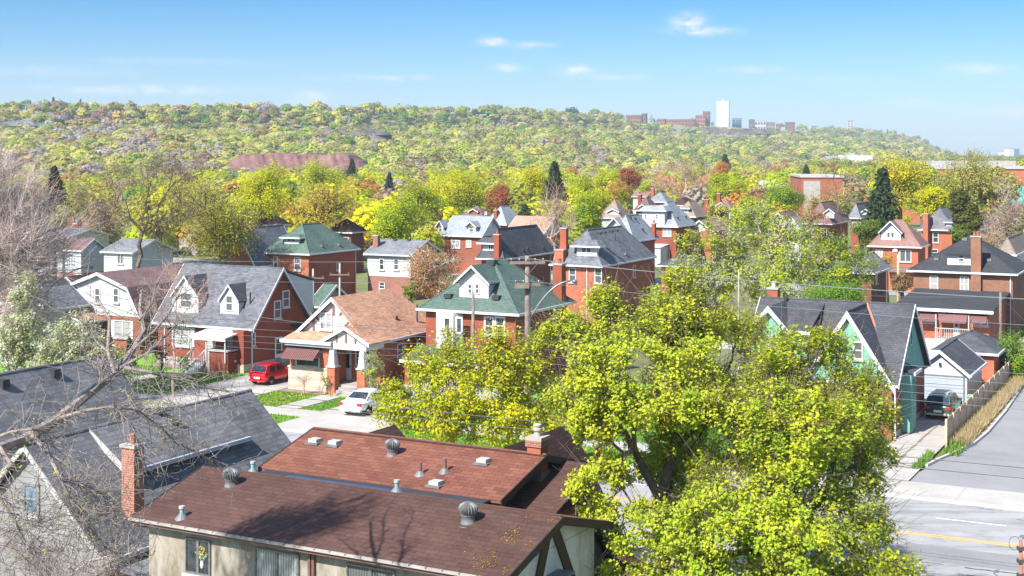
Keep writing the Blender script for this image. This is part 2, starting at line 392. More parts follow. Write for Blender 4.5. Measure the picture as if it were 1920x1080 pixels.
def baretree(name, label, base, tips, seed, bark, rtip=.012, fan=7, flen=(.35, .9), bud=None, cat='tree', fork=None, budm=1, thin=.02):
    rng = np.random.default_rng(seed)
    root = thing(name, label, cat, tuple(base)); tips = tips-np.array(base)
    fk = fork-np.array(base) if fork is not None else np.array((0, 0, max(1.0, tips[:, 2].mean()*.35)))
    segs = grow((0, 0, -.1), tips, rtip, rng, fk, .2)
    ends = []
    d = tips-fk; d /= np.linalg.norm(d, axis=1)[:, None]
    for k in range(fan):
        L = flen[0]+(flen[1]-flen[0])*rng.random(len(tips)); st = tips-d*(rng.random(len(tips))*.8)[:, None]
        e = st+(d*.8+rng.normal(size=d.shape)*.6)*L[:, None]; mid = st+(e-st)*.5+rng.normal(size=d.shape)*.06
        segs += [(a, b, rtip*.65, rtip*.5) for a, b in zip(st, mid)]; segs += [(a, b, rtip*.5, rtip*.3) for a, b in zip(mid, e)]; ends.append(e)
    segs_mesh('trunk', segs, bark, root, thin)
    if bud: crown(root, np.concatenate(ends), budm, .06, bud[1], bud[0], rng, name='crown')
    return root
def spruce(name, label, px, ytop, ybot, half, Y, kind, seed, bark='bark_dark', n=2600, cat='tree', z0=0):
    rng = np.random.default_rng(seed); top, bot = PY(px, ytop, Y), PY(px, ybot, Y); h = top.z-z0; zb = max(.3, bot.z-z0); rx = half*Y/F
    root = thing(name, label, cat, (top.x, Y, z0))
    segs = [(np.array((0, 0, -.1)), np.array((0, 0, h*.97)), .02*h+.05, .02)]; pos, out = [], []
    nb = int(16+h*6)
    for i in range(nb):
        u = (i+.5)/nb; z = zb+(h-zb)*u**.85; L = rx*(1-u)**1.0*(.7+.6*rng.random())+.12
        for j in range(7):
            a = rng.random()*6.283; d = np.array((math.cos(a), math.sin(a), -.25)); e = np.array((0, 0, z))+d*L; e[2] += .12*L
            if j < 3: segs.append((np.array((0, 0, z)), e, .03, .01))
            k = max(2, int(n/(nb*7))); f = rng.random(k)**.6
            p = np.array((0, 0, z))+d*L*f[:, None]; p += rng.normal(size=(k, 3))*.07*rx+np.array((0, 0, -.05*rx))*rng.random((k, 1)); pos.append(p); out.append(np.tile(d, (k, 1)))
    segs_mesh('trunk', segs, bark, root); pos = np.concatenate(pos)
    np_mesh('crown', leaf_quads(pos, .11*rx+.06, rng, .5, .45, np.concatenate(out)), 4, 'leaf', root, leaf_col(kind, len(pos), rng))
    return root
# ------------------------------------------------------------------ buildings
GL = ['glass', 'glass', 'blind', 'glass', 'curtain']
def roof_gable(par, x0, x1, y0, y1, zE, zR, axis, oe, orr, mat, rake='white', th=.14, name='roof', fascia='white', ends=(1, 1), rk=(1, 1)):
    """V roof over the wall rectangle; zE at the eave edge, zR at the ridge; returns slope"""
    b = MB(); rb = MB(); fb = MB()
    if axis == 'x':
        m = (y0+y1)/2; a, c = x0-orr*ends[0], x1+orr*ends[1]; e0, e1 = y0-oe, y1+oe
        T = lambda l, q, z: (l, q, z)
    else:
        m = (x0+x1)/2; a, c = y0-orr*ends[0], y1+orr*ends[1]; e0, e1 = x0-oe, x1+oe
        T = lambda l, q, z: (q, l, z)
    def sl(q0, z0, q1, z1, l0, l1, t, mb, dz=0):
        p = [T(l0, q0, z0+dz), T(l1, q0, z0+dz), T(l1, q1, z1+dz), T(l0, q1, z1+dz)]
        if (Vector(p[1])-Vector(p[0])).cross(Vector(p[2])-Vector(p[0])).z < 0: p.reverse()
        mb.slab(p, t)
    sl(e0, zE, m-.002, zR, a, c, th, b); sl(m+.002, zR, e1, zE, a, c, th, b)
    k = (zR-zE)/(m-e0)
    for l, s, on in ((a, -1, ends[0]*rk[0]), (c, 1, ends[1]*rk[1])):
        if rake and on:
            l0, l1 = (l-.05, l-.003) if s < 0 else (l+.003, l+.05)
            rb = MB(); sl(e0, zE, m, zR, l0, l1, .26, rb, .02); sl(m, zR, e1, zE, l0, l1, .26, rb, .02); rb.build('rake_board', rake, par)
    r = b.build(name, mat, par)
    cap = MB(); cap.tube([T(a, m, zR-.01), T(c, m, zR-.01)], .07, 6); cap.build('ridge_cap', mat, r)
    if fascia:
        for q, s in ((e0, -1), (e1, 1)):
            fb = MB(); q0, q1 = (q-.10, q-.002) if s < 0 else (q+.002, q+.10)
            p0, p1 = T(a+.02, q0, 0), T(c-.02, q1, 0)
            fb.box(min(p0[0], p1[0]), max(p0[0], p1[0]), min(p0[1], p1[1]), max(p0[1], p1[1]), zE-.15, zE+.01); fb.build('gutter', fascia, par)
    return k
def gable_wall(par, x0, x1, y0, y1, z0, zt, axis, mat, th=.2, which=(1, 1), name='gable', out=.01):
    if axis == 'y':
        m = (x0+x1)/2
        for y, s, on in ((y0-out, 1, which[0]), (y1+out, -1, which[1])):
            if on: MB().ext([(x0, y, z0), (x1, y, z0), (m, y, zt)], (0, s*th, 0)).build(name, mat, par)
    else:
        m = (y0+y1)/2
        for x, s, on in ((x0-out, 1, which[0]), (x1+out, -1, which[1])):
            if on: MB().ext([(x, y0, z0), (x, y1, z0), (x, m, zt)], (s*th, 0, 0)).build(name, mat, par)
HS = []
class House:
    def __init__(s, name, label, corner=None, E=6.0, xl=None, xr=None, dep=None, ov=.45, rect=None, cat='house', group=None, rot=27):
        s.E, s.ov = E, ov; s.rng = random.Random(sum(map(ord, label)))
        if rect: s.s0, s1, s.t0, t1 = rect; s.w, s.d = s1-s.s0, t1-s.t0
        else:
            c = PZ(corner[0], corner[1], E); k = (xl-CX)/F
            w = (c.x-k*c.y)/(CA+k*SA)
            if dep is None: k = (xr-CX)/F; dep = (k*c.y-c.x)/(SA-k*CA)
            cs, ct = ST(c); s.w, s.d = w-2*ov, dep-2*ov; s.s0, s.t0 = cs-w+ov, ct+ov
        s.b = W(s.s0, s.t0); a = R(rot); s.ca, s.sa = math.cos(a), math.sin(a)
        s.r = thing(name, label, cat, s.b, -a, group); q = [s.b+Vector((s.ca*x+s.sa*y, -s.sa*x+s.ca*y, 0)) for x in (0, s.w) for y in (0, s.d)]
        HS.append((min(CX+F*v.x/v.y for v in q)-8, max(CX+F*v.x/v.y for v in q)+8, min(v.y for v in q), max(v.y for v in q)))
        s.k = .6; s.kind = None
    # rays from the survey point in local coordinates
    def ray(s, px, py):
        L = lambda x, y: (s.ca*x-s.sa*y, s.sa*x+s.ca*y); x = (px-CX)/F
        return (*L(-s.b.x, -s.b.y), H), (*L(x, 1.0), -(py-HY)/F)
    def hitp(s, px, py, n, c):                         # plane n.p = c
        o, d = s.ray(px, py); t = (c-sum(a*b for a, b in zip(n, o)))/sum(a*b for a, b in zip(n, d))
        return tuple(a+t*b for a, b in zip(o, d))
    def hit_front(s, px, py): return s.hitp(px, py, (0, -s.k, 1), s.E+s.k*s.ov)
    def hit_right(s, px, py): return s.hitp(px, py, (s.k, 0, 1), s.E+s.k*(s.w+s.ov))
    def hit_face(s, px, py, f, off=0):
        return s.hitp(px, py, *{'F': ((0, 1, 0), -off), 'R': ((1, 0, 0), s.w+off), 'L': ((1, 0, 0), -off)}[f])
    def Y_at(s, x, y): return s.b.y-s.sa*x+s.ca*y
    def z_at(s, x, y, py): return H-(py-HY)*s.Y_at(x, y)/F
    def fb(s, mb, f, u0, u1, o0, o1, z0, z1):
        if f == 'F': mb.box(u0, u1, -o1, -o0, z0, z1)
        elif f == 'R': mb.box(s.w+o0, s.w+o1, u0, u1, z0, z1)
        elif f == 'L': mb.box(-o1, -o0, u0, u1, z0, z1)
    def walls(s, mat, z1=None, z0=-.3, upper=None, zs=2.7, base=None, zb=.6):
        b = MB(); z1 = z1 or s.E-.04; w, d = s.w, s.d
        q = [(0, 0), (w, 0), (w, d), (0, d)]
        def ringw(b, o, za, zc):
            qq = [(-o, -o), (w+o, -o), (w+o, d+o), (-o, d+o)]
            for i in range(4): a, c = qq[i], qq[(i+1) % 4]; b.poly([(*a, za), (*c, za), (*c, zc), (*a, zc)])
            b.poly([(*p, zc) for p in qq])
        ringw(b, 0, z0, z1 if not upper else zs+.1); b.build('wall', mat, s.r)
        if upper: u = MB(); ringw(u, .05, zs, z1); u.poly([(-.05, -.05, zs), (-.05, d+.05, zs), (w+.05, d+.05, zs), (w+.05, -.05, zs)]); u.build('upper_wall', upper, s.r)
        if base: u = MB(); ringw(u, .06, z0, zb); u.build('foundation', base, s.r)
        return s
    def solve(s, ytop):
        w, d = s.w+2*s.ov, s.d+2*s.ov
        if s.kind == 'gx' or (s.kind == 'hip' and d < w): x, y, run = s.w/2, s.d/2, d/2
        elif s.kind == 'gy': x, y, run = s.w/2, -s.ov, w/2
        else: x, y, run = s.w/2, -s.ov+w/2, w/2
        zt = s.z_at(x, y, ytop); s.zr = zt; s.k = max(.12, (zt-s.E)/run); s.zr = s.E+s.k*run
    def hip(s, ytop=None, mat='sh_grey', k=None, fas='white'):
        s.kind = 'hip'
        if ytop: s.solve(ytop)
        else: s.k = k; s.zr = s.E+k*(min(s.w, s.d)/2+s.ov)
        o, w, d, E, zr = s.ov, s.w, s.d, s.E, s.zr; b = MB()
        A0, B0, C0, D0 = (-o, -o, E), (w+o, -o, E), (w+o, d+o, E), (-o, d+o, E)
        if d >= w: run = w/2+o; p, q = (w/2, -o+run, zr), (w/2, d+o-run, zr); fs = [[A0, B0, p], [B0, C0, q, p], [C0, D0, q], [D0, A0, p, q]]
        else: run = d/2+o; p, q = (-o+run, d/2, zr), (w+o-run, d/2, zr); fs = [[A0, B0, q, p], [B0, C0, q], [C0, D0, p, q], [D0, A0, p]]
        for f in fs: b.poly(f)
        b.poly([(a[0], a[1], E-.06) for a in (A0, D0, C0, B0)])
        s.roof = b.build('roof', mat, s.r)
        cp = MB(); cp.tube([p, q], .07, 6)
        for e, t in ((A0, p), (B0, p if d >= w else q), (C0, q), (D0, q if d >= w else p)): cp.tube([e, t], .06, 6)
        cp.build('ridge_cap', mat, s.roof)
        g = MB(); x0, x1, y0, y1 = -o, w+o, -o, d+o
        g.box(x0-.1, x1+.1, y0-.1, y0-.002, E-.16, E+.012); g.box(x0-.1, x1+.1, y1+.002, y1+.1, E-.16, E+.012)
        g.box(x0-.1, x0-.002, y0-.002, y1+.002, E-.16, E+.012); g.box(x1+.002, x1+.1, y0-.002, y1+.002, E-.16, E+.012)
        g.build('gutter', fas, s.r); return s
    def gable(s, axis, ytop=None, mat='sh_grey', gmat='sd_white', orr=.35, rake='white', zr=None, which=(1, 1)):
        s.kind = 'g'+axis
        if ytop: s.solve(ytop)
        else: s.zr = zr; s.k = (zr-s.E)/(((s.d if axis == 'x' else s.w)/2)+s.ov)
        roof_gable(s.r, 0, s.w, 0, s.d, s.E, s.zr, axis, s.ov, orr, mat, rake)
        zt = s.zr-.16; half = (s.d if axis == 'x' else s.w)/2
        gable_wall(s.r, 0, s.w, 0, s.d, s.E-.04, max(s.E+.1, zt), axis, gmat, .2, which); return s
    def win_uz(s, f, u0, u1, z0, z1, style='dh', off=0, pane=None, frame='white', fw=.09, sill=True, arch=False):
        b = MB(); o = off
        s.fb(b, f, u0, u0+fw, o+.004, o+.07, z0, z1); s.fb(b, f, u1-fw, u1, o+.004, o+.07, z0, z1)
        s.fb(b, f, u0+fw, u1-fw, o+.004, o+.07, z0, z0+fw); s.fb(b, f, u0+fw, u1-fw, o+.004, o+.07, z1-fw, z1)
        zm, um = (z0+z1)/2, (u0+u1)/2
        if 'h' in style: s.fb(b, f, u0+fw, u1-fw, o+.006, o+.055, zm-.035, zm+.035)
        if 'v' in style:
            if 'h' in style:
                s.fb(b, f, um-.05, um+.05, o+.006, o+.06, z0+fw, zm-.035); s.fb(b, f, um-.05, um+.05, o+.006, o+.06, zm+.035, z1-fw)
            else: s.fb(b, f, um-.05, um+.05, o+.006, o+.06, z0+fw, z1-fw)
        if 'g' in style:
            for i in (1, 2): x = u0+(u1-u0)*i/3; s.fb(b, f, x-.02, x+.02, o+.006, o+.05, zm+.036, z1-fw)
        wf = b.build('window', frame, s.r)
        p = MB(); s.fb(p, f, u0+fw*.5, u1-fw*.5, o-.05, o+.022, z0+fw*.5, z1-fw*.5); p.build('pane', pane or s.rng.choice(GL), wf)
        if sill: q = MB(); s.fb(q, f, u0-.07, u1+.07, o+.008, o+.14, z0-.12, z0-.004); q.build('sill', 'offwhite', wf)
        return wf
    def win(s, f, box, style='dh', off=0, **kw):
        x0, y0, x1, y1 = box; xm, ym = (x0+x1)/2, (y0+y1)/2; i = 0 if f == 'F' else 1
        u0, u1 = s.hit_face(x0, ym, f, off)[i], s.hit_face(x1, ym, f, off)[i]
        z1, z0 = s.hit_face(xm, y0, f, off)[2], s.hit_face(xm, y1, f, off)[2]
        return s.win_uz(f, min(u0, u1), max(u0, u1), z0, z1, style, off, **kw)
    def dormer(s, x0, x1, yb, ye, ya, kind='gable', mat='sd_white', rmat='sh_grey', ov=.28, wins=(), style='dh', pane=None):
        xm = (x0+x1)/2; h = s.hit_front(xm, yb); y0, zb = h[1], h[2]; off = -y0
        a, c = s.hit_face(x0, yb, 'F', off)[0], s.hit_face(x1, yb, 'F', off)[0]
        ze, za = s.hit_face(xm, ye, 'F', off)[2], s.hit_face(xm, ya, 'F', off)[2]
        yw = lambda z: (z-s.E)/s.k-s.ov
        b = MB(); b.ext([(a, y0, zb-.1), (a, y0, ze), (a, yw(ze)+.15, ze)], (c-a, 0, 0)); m = (a+c)/2
        if kind == 'gable': b.ext([(a+.003, y0+.003, ze+.003), (c-.003, y0+.003, ze+.003), (m, y0+.003, za-.1)], (0, .15, 0))
        d = b.build('dormer', mat, s.r); r = MB(); t = MB(); f0 = y0-ov
        if kind == 'gable':
            kk = (za-ze)/((c-a)/2); el = ze-kk*ov*.7; xl, xr = a-ov*.7, c+ov*.7
            yR, yE = yw(za)+.1, max(yw(el), y0+.2)
            r.slab([(xl, f0, el), (m-.002, f0, za), (m-.002, yR, za), (xl, yE, el)][::-1], .09); r.slab([(m+.002, f0, za), (xr, f0, el), (xr, yE, el), (m+.002, yR, za)][::-1], .09)
            # winding is fixed by normals below
            t.ext([(xl, f0-.003, el-.16), (m, f0-.003, za-.17), (m, f0-.003, za+.015), (xl, f0-.003, el+.015)], (0, -.045, 0))
            t.ext([(m, f0-.003, za-.17), (xr, f0-.003, el-.16), (xr, f0-.003, el+.015), (m, f0-.003, za+.015)], (0, -.045, 0))
            t.build('rake_board', 'white', d)
        elif kind == 'hip':
            xl, xr = a-ov, c+ov; run = min((xr-xl)/2, (za-ze)/max(s.k*.75, .3)); yR, yE = yw(za)+.2, yw(ze)+.1
            p = (xl+run, f0+run, za); q = (xr-run, f0+run, za)
            r.poly([(xl, f0, ze), (xr, f0, ze), q, p]); r.poly([(xr, f0, ze), (xr, yE, ze), (q[0], yR, za), q]); r.poly([(xl, yE, ze), (xl, f0, ze), p, (p[0], yR, za)]); r.poly([p, q, (q[0], yR, za), (p[0], yR, za)])
            r.poly([(xl, f0, ze-.02), (xl, yE, ze-.02), (xr, yE, ze-.02), (xr, f0, ze-.02)])
            t.box(xl-.04, xr+.04, f0-.06, f0-.003, ze-.14, ze+.015); t.box(xl-.06, xl-.003, f0, yE, ze-.14, ze+.015); t.box(xr+.003, xr+.06, f0, yE, ze-.14, ze+.015); t.build('fascia', 'white', d)
        else:
            ks = (za-ze)/max(.5, yw(za)-f0); xl, xr = a-ov, c+ov
            r.slab([(xl, f0, ze), (xr, f0, ze), (xr, yw(za)+.1, za), (xl, yw(za)+.1, za)], .09)
            t.box(xl, xr, f0-.06, f0-.003, ze-.16, ze+.012); t.build('fascia', 'dark' if rmat == 'sh_black' else 'white', d)
        r.build('dormer_roof', rmat, d)
        for bx in wins: s.win('F', bx, style, off, sill=False, pane=pane or 'blind', fw=.07)
        return d
    def vent(s, pts, mat='dark', sz=.2, plane='F'):
        for px, py in pts:
            x, y, z = s.hit_front(px, py) if plane == 'F' else s.hit_right(px, py)
            MB().box(x-sz, x+sz, y-sz*.8, y+sz*.8, z-.05, z+sz*.9).build('roof_vent', mat, s.r)
    def pipe(s, px, py, ytop, r=.05, mat='dark', plane='R'):
        x, y, z = s.hit_front(px, py) if plane == 'F' else s.hit_right(px, py)
        MB().tube([(x, y, z-.1), (x, y, max(z+.3, s.z_at(x, y, ytop)))], r, 8).build('vent_pipe', mat, s.r)
    def chim(s, x, y, zb, zt, wx=.6, wy=.6, mat='br_chim', flue=1, fmat='br_orange', cap='concrete'):
        c = MB().box(x-wx/2, x+wx/2, y-wy/2, y+wy/2, zb, zt).build('chimney', mat, s.r)
        MB().box(x-wx/2-.06, x+wx/2+.06, y-wy/2-.06, y+wy/2+.06, zt+.003, zt+.13).build('chimney_cap', cap, c)
        for i in range(flue):
            xx = x+(i-(flue-1)/2)*.35
            MB().lathe((xx, y, zt+.1), [(.13, 0), (.13, .35), (.16, .36), (.16, .4), (.1, .41)], 10).build('flue', fmat, c)
    def chim_px(s, px, yb, yt, wpx, plane='F', **kw):
        x, y, z = s.hit_front(px, yb) if plane == 'F' else s.hit_right(px, yb)
        Y = s.Y_at(x, y); s.chim(x, y, z-.8, s.z_at(x, y, yt), wx=wpx*Y/F*.95, wy=.6, **kw)
    def chim_wall(s, px, yt, wpx, out=.35, f='F', **kw):
        x, y, z = s.hit_face(px, yt, f, out); Y = s.Y_at(x, y); wx = wpx*Y/F
        if f == 'F': s.chim(x, -out/2+.1, -.2, z, wx, out+.4, **kw)
        else: s.chim(s.w+out/2-.1, y, -.2, z, out+.4, wx, **kw)
    def downspout(s, px, f='F', z0=0, z1=None, mat='white', o=.06):
        ym = 0; i = 0 if f == 'F' else 1
        u = s.hit_face(px, HY+(H-3)*F/max(20, s.Y_at(s.w, 0)), f)[i]; b = MB(); s.fb(b, f, u-.045, u+.045, .02, .11, z0, (z1 or s.E)-.17); b.build('downspout', mat, s.r)
    def door(s, f, box, mat='white', off=0, z0=None):
        x0, y0, x1, y1 = box; xm, ym = (x0+x1)/2, (y0+y1)/2; i = 0 if f == 'F' else 1
        u = sorted((s.hit_face(x0, ym, f, off)[i], s.hit_face(x1, ym, f, off)[i])); z1 = s.hit_face(xm, y0, f, off)[2]; za = s.hit_face(xm, y1, f, off)[2] if z0 is None else z0
        b = MB(); s.fb(b, f, u[0], u[1], off+.004, off+.06, za, z1); d = b.build('door', mat, s.r)
        p = MB(); s.fb(p, f, u[0]+.14, u[1]-.14, off+.03, off+.075, za+.9, z1-.18); p.build('pane', 'glass', d)
        h = MB(); s.fb(h, f, u[1]-.11, u[1]-.06, off+.06, off+.12, za+.95, za+1.1); h.build('handle', 'darkmetal', d)

# --- brick house with steep slate roof, two white dormers (left of the red car)
def dormer_house():
    h = House('brick_house', 'red brick house with grey gable roof, two pointed white dormers and white stair', rect=(-79.2, -69.6, 91.2, 98.6), E=3.5, ov=.35)
    h.walls('br_red', base='stone_grey', zb=.75); h.zr = 8.05
    h.gable('x', mat='sh_slate', gmat='br_red', zr=8.05, which=(1, 1))
    for x0, x1, yb, ye, ya, ws in ((323, 372, 586, 553, 517, [(339, 549, 360, 577)]), (413, 447.5, 588.5, 561, 533, [(424, 554, 437, 583)])):
        h.dormer(x0, x1, yb, ye, ya, 'gable', 'sd_white', 'sh_charcoal', wins=ws, ov=.16)
    # rear dormer with white cheek
    b = MB(); b.ext([(h.w+.02, 3.9, 7.75), (h.w+.02, 7.3, 4.2), (h.w+.02, 8.3, 4.0), (h.w+.02, 8.3, 6.6)], (-5.5, 0, 0)); b.build('rear_dormer', 'sd_white', h.r)
    MB().slab([(h.w-5.7, 3.72, 8.0), (h.w+.15, 3.72, 8.0), (h.w+.15, 8.6, 6.75), (h.w-5.7, 8.6, 6.75)], .12).build('rear_dormer_roof', 'sh_slate', h.r)
    h.win('R', (513, 563.5, 526, 597), 'dh', pane='blind'); h.win('R', (529, 544.5, 542, 576), 'dh', pane='blind'); h.win('R', (471, 623, 478, 649), 'dh')
    h.door('R', (515, 632, 528, 684))
    MB().slab([(h.w, 5.1, 3.3), (h.w+1.0, 5.1, 2.8), (h.w+1.0, 6.9, 2.8), (h.w, 6.9, 3.3)], .06).build('door_hood', 'dark', h.r)
    h.win('F', (332, 613, 356, 649), 'dhg', pane='curtain')
    for x0, x1 in ((323, 331), (357.5, 365)):
        u0, u1 = h.hit_face(x0, 630, 'F')[0], h.hit_face(x1, 630, 'F')[0]; z = h.hit_face(345, 613, 'F')[2]; z0 = h.hit_face(345, 649, 'F')[2]
        MB().box(u0, u1, -.06, -.004, z0, z).build('shutter', 'white', h.r)
    h.downspout(310); h.downspout(471, 'R')
    # entrance porch with white flat awning, stair and railings
    x = h.w
    MB().box(x-4.0, x-.9, -2.2, -.02, -.2, 1.0).build('porch_base', 'br_red', h.r)
    MB().box(x-2.7, x-.6, -2.3, -.4, .0, 1.75).build('porch_wall', 'br_red', h.r)
    MB().box(x-2.8, x-2.35, -2.4, -2.0, 0, 1.85).build('porch_pier', 'stone', h.r)
    MB().box(x-2.8, x-.55, -2.42, -.35, 1.854, 1.95).build('porch_coping', 'offwhite', h.r)
    MB().slab([(x-4.2, -2.6, 3.0), (x-.6, -2.6, 3.0), (x-.6, -.3, 3.3), (x-4.2, -.3, 3.3)], .1).build('porch_awning', 'white', h.r)
    MB().box(x-4.2, x-.6, -2.66, -2.604, 2.72, 3.0).build('awning_valance', 'white', h.r)
    for xx in (x-4.1, x-2.6, x-.75): MB().box(xx-.04, xx+.04, -2.5, -2.42, 1.0, 2.95).build('porch_post', 'white', h.r)
    h.win_uz('F', x-2.3, x-1.0, 1.5, 2.8, 'v', .1, pane='curtain', sill=False); h.win_uz('F', x-4.6, x-3.6, 1.3, 2.6, 'dh', 0, pane='curtain')
    st = MB()
    for i in range(6): st.box(x-4.1, x-2.9, -2.2-.3*(i+1), -2.2-.3*i-.002, -.2, 1.0-.16*(i+1))
    stp = st.build('stair', 'concrete_light', h.r)
    for xx in (x-4.12, x-2.86):
        r = MB(); r.tube([(xx, -4.0, .95), (xx, -2.2, 1.95)], .04, 6); r.tube([(xx, -4.0, .25), (xx, -2.2, 1.15)], .03, 6)
        for i in range(9): yy = -4.0+1.8*i/8; r.box(xx-.02, xx+.02, yy-.02, yy+.02, .1+i*.11, .95+i*.125)
        r.build('railing', 'white', stp)
    b = MB(); b.box(x-1.1, x+.0, -1.1, -.02, -.2, 3.4); b.build('corner_bay', 'br_red', h.r)
    MB().box(x-1.15, x+.05, -1.16, -.03, -.2, .75).build('bay_foundation', 'stone', h.r)
    MB().box(h.w-1.2, h.w-1.1, 1.2, 1.3, 4.9, 6.2).build('vent_pipe', 'dark', h.r)
dormer_house()

# --- white gambrel house
def gambrel_house():
    h = House('gambrel_house', 'house with white barn-shaped gable over red brick and small brown-roofed porch', rect=(-93.0, -83.9, 94.3, 106.6), E=3.4, ov=.3)
    h.walls('br_orange', z1=3.35); w, d = h.w, h.d; m = w/2
    prof = [(-.35, 3.25), (1.15, 5.85), (m, 7.0), (w-1.15, 5.85), (w+.35, 3.25)]
    b = MB(); b.ext([(0, -.02, 3.3)]+[(x if 0 < x < w else (0 if x < 0 else w), -.02, z-(.16 if 0 < x < w else -.1)) for x, z in prof]+[(w, -.02, 3.3)], (0, .2, 0)); b.build('gable', 'sd_white', h.r)
    r = MB(); k = MB(); y0, y1 = -.35, d+.3
    for (xa, za), (xb, zb) in zip(prof, prof[1:]):
        r.slab([(xa, y0, za), (xb, y0, zb), (xb, y1, zb), (xa, y1, za)], .13); k.slab([(xa, y0-.06, za+.02), (xb, y0-.06, zb+.02), (xb, y0-.003, zb+.02), (xa, y0-.003, za+.02)], .3)
    r.build('roof', 'sh_mauve', h.r); k.build('rake_board', 'white', h.r)
    for bx in ((178, 540, 189, 568), (213, 540, 223.5, 568)): h.win('F', bx, 'dh', .02, pane='blind')
    h.win('F', (214, 601, 246, 634), 'v', pane='curtain')
    for x0, x1 in ((209, 214), (246, 250)):
        u0, u1 = h.hit_face(x0, 618, 'F')[0], h.hit_face(x1, 618, 'F')[0]; MB().box(u0, u1, -.06, -.004, h.hit_face(230, 634, 'F')[2], h.hit_face(230, 601, 'F')[2]).build('shutter', 'white', h.r)
    # porch
    roof_gable(h.r, -.2, 5.2, -2.6, -.3, 3.0, 4.0, 'y', .3, .25, 'sh_copper', name='porch_roof', ends=(1, 0))
    gable_wall(h.r, -.2, 5.2, -2.6, -.3, 2.95, 3.8, 'y', 'sd_white', .15, (1, 0), 'porch_gable')
    MB().box(-.2, 5.2, -2.6, -2.4, 2.7, 2.95).build('porch_beam', 'white', h.r)
    for x in (0, 2.4, 5.0): MB().box(x-.12, x+.12, -2.58, -2.34, .8, 2.7).build('porch_post', 'white', h.r)
    MB().box(-.3, 5.3, -2.7, -.02, -.2, .8).build('porch_base', 'br_red', h.r)
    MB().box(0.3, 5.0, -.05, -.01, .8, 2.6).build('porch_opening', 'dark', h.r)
gambrel_house()

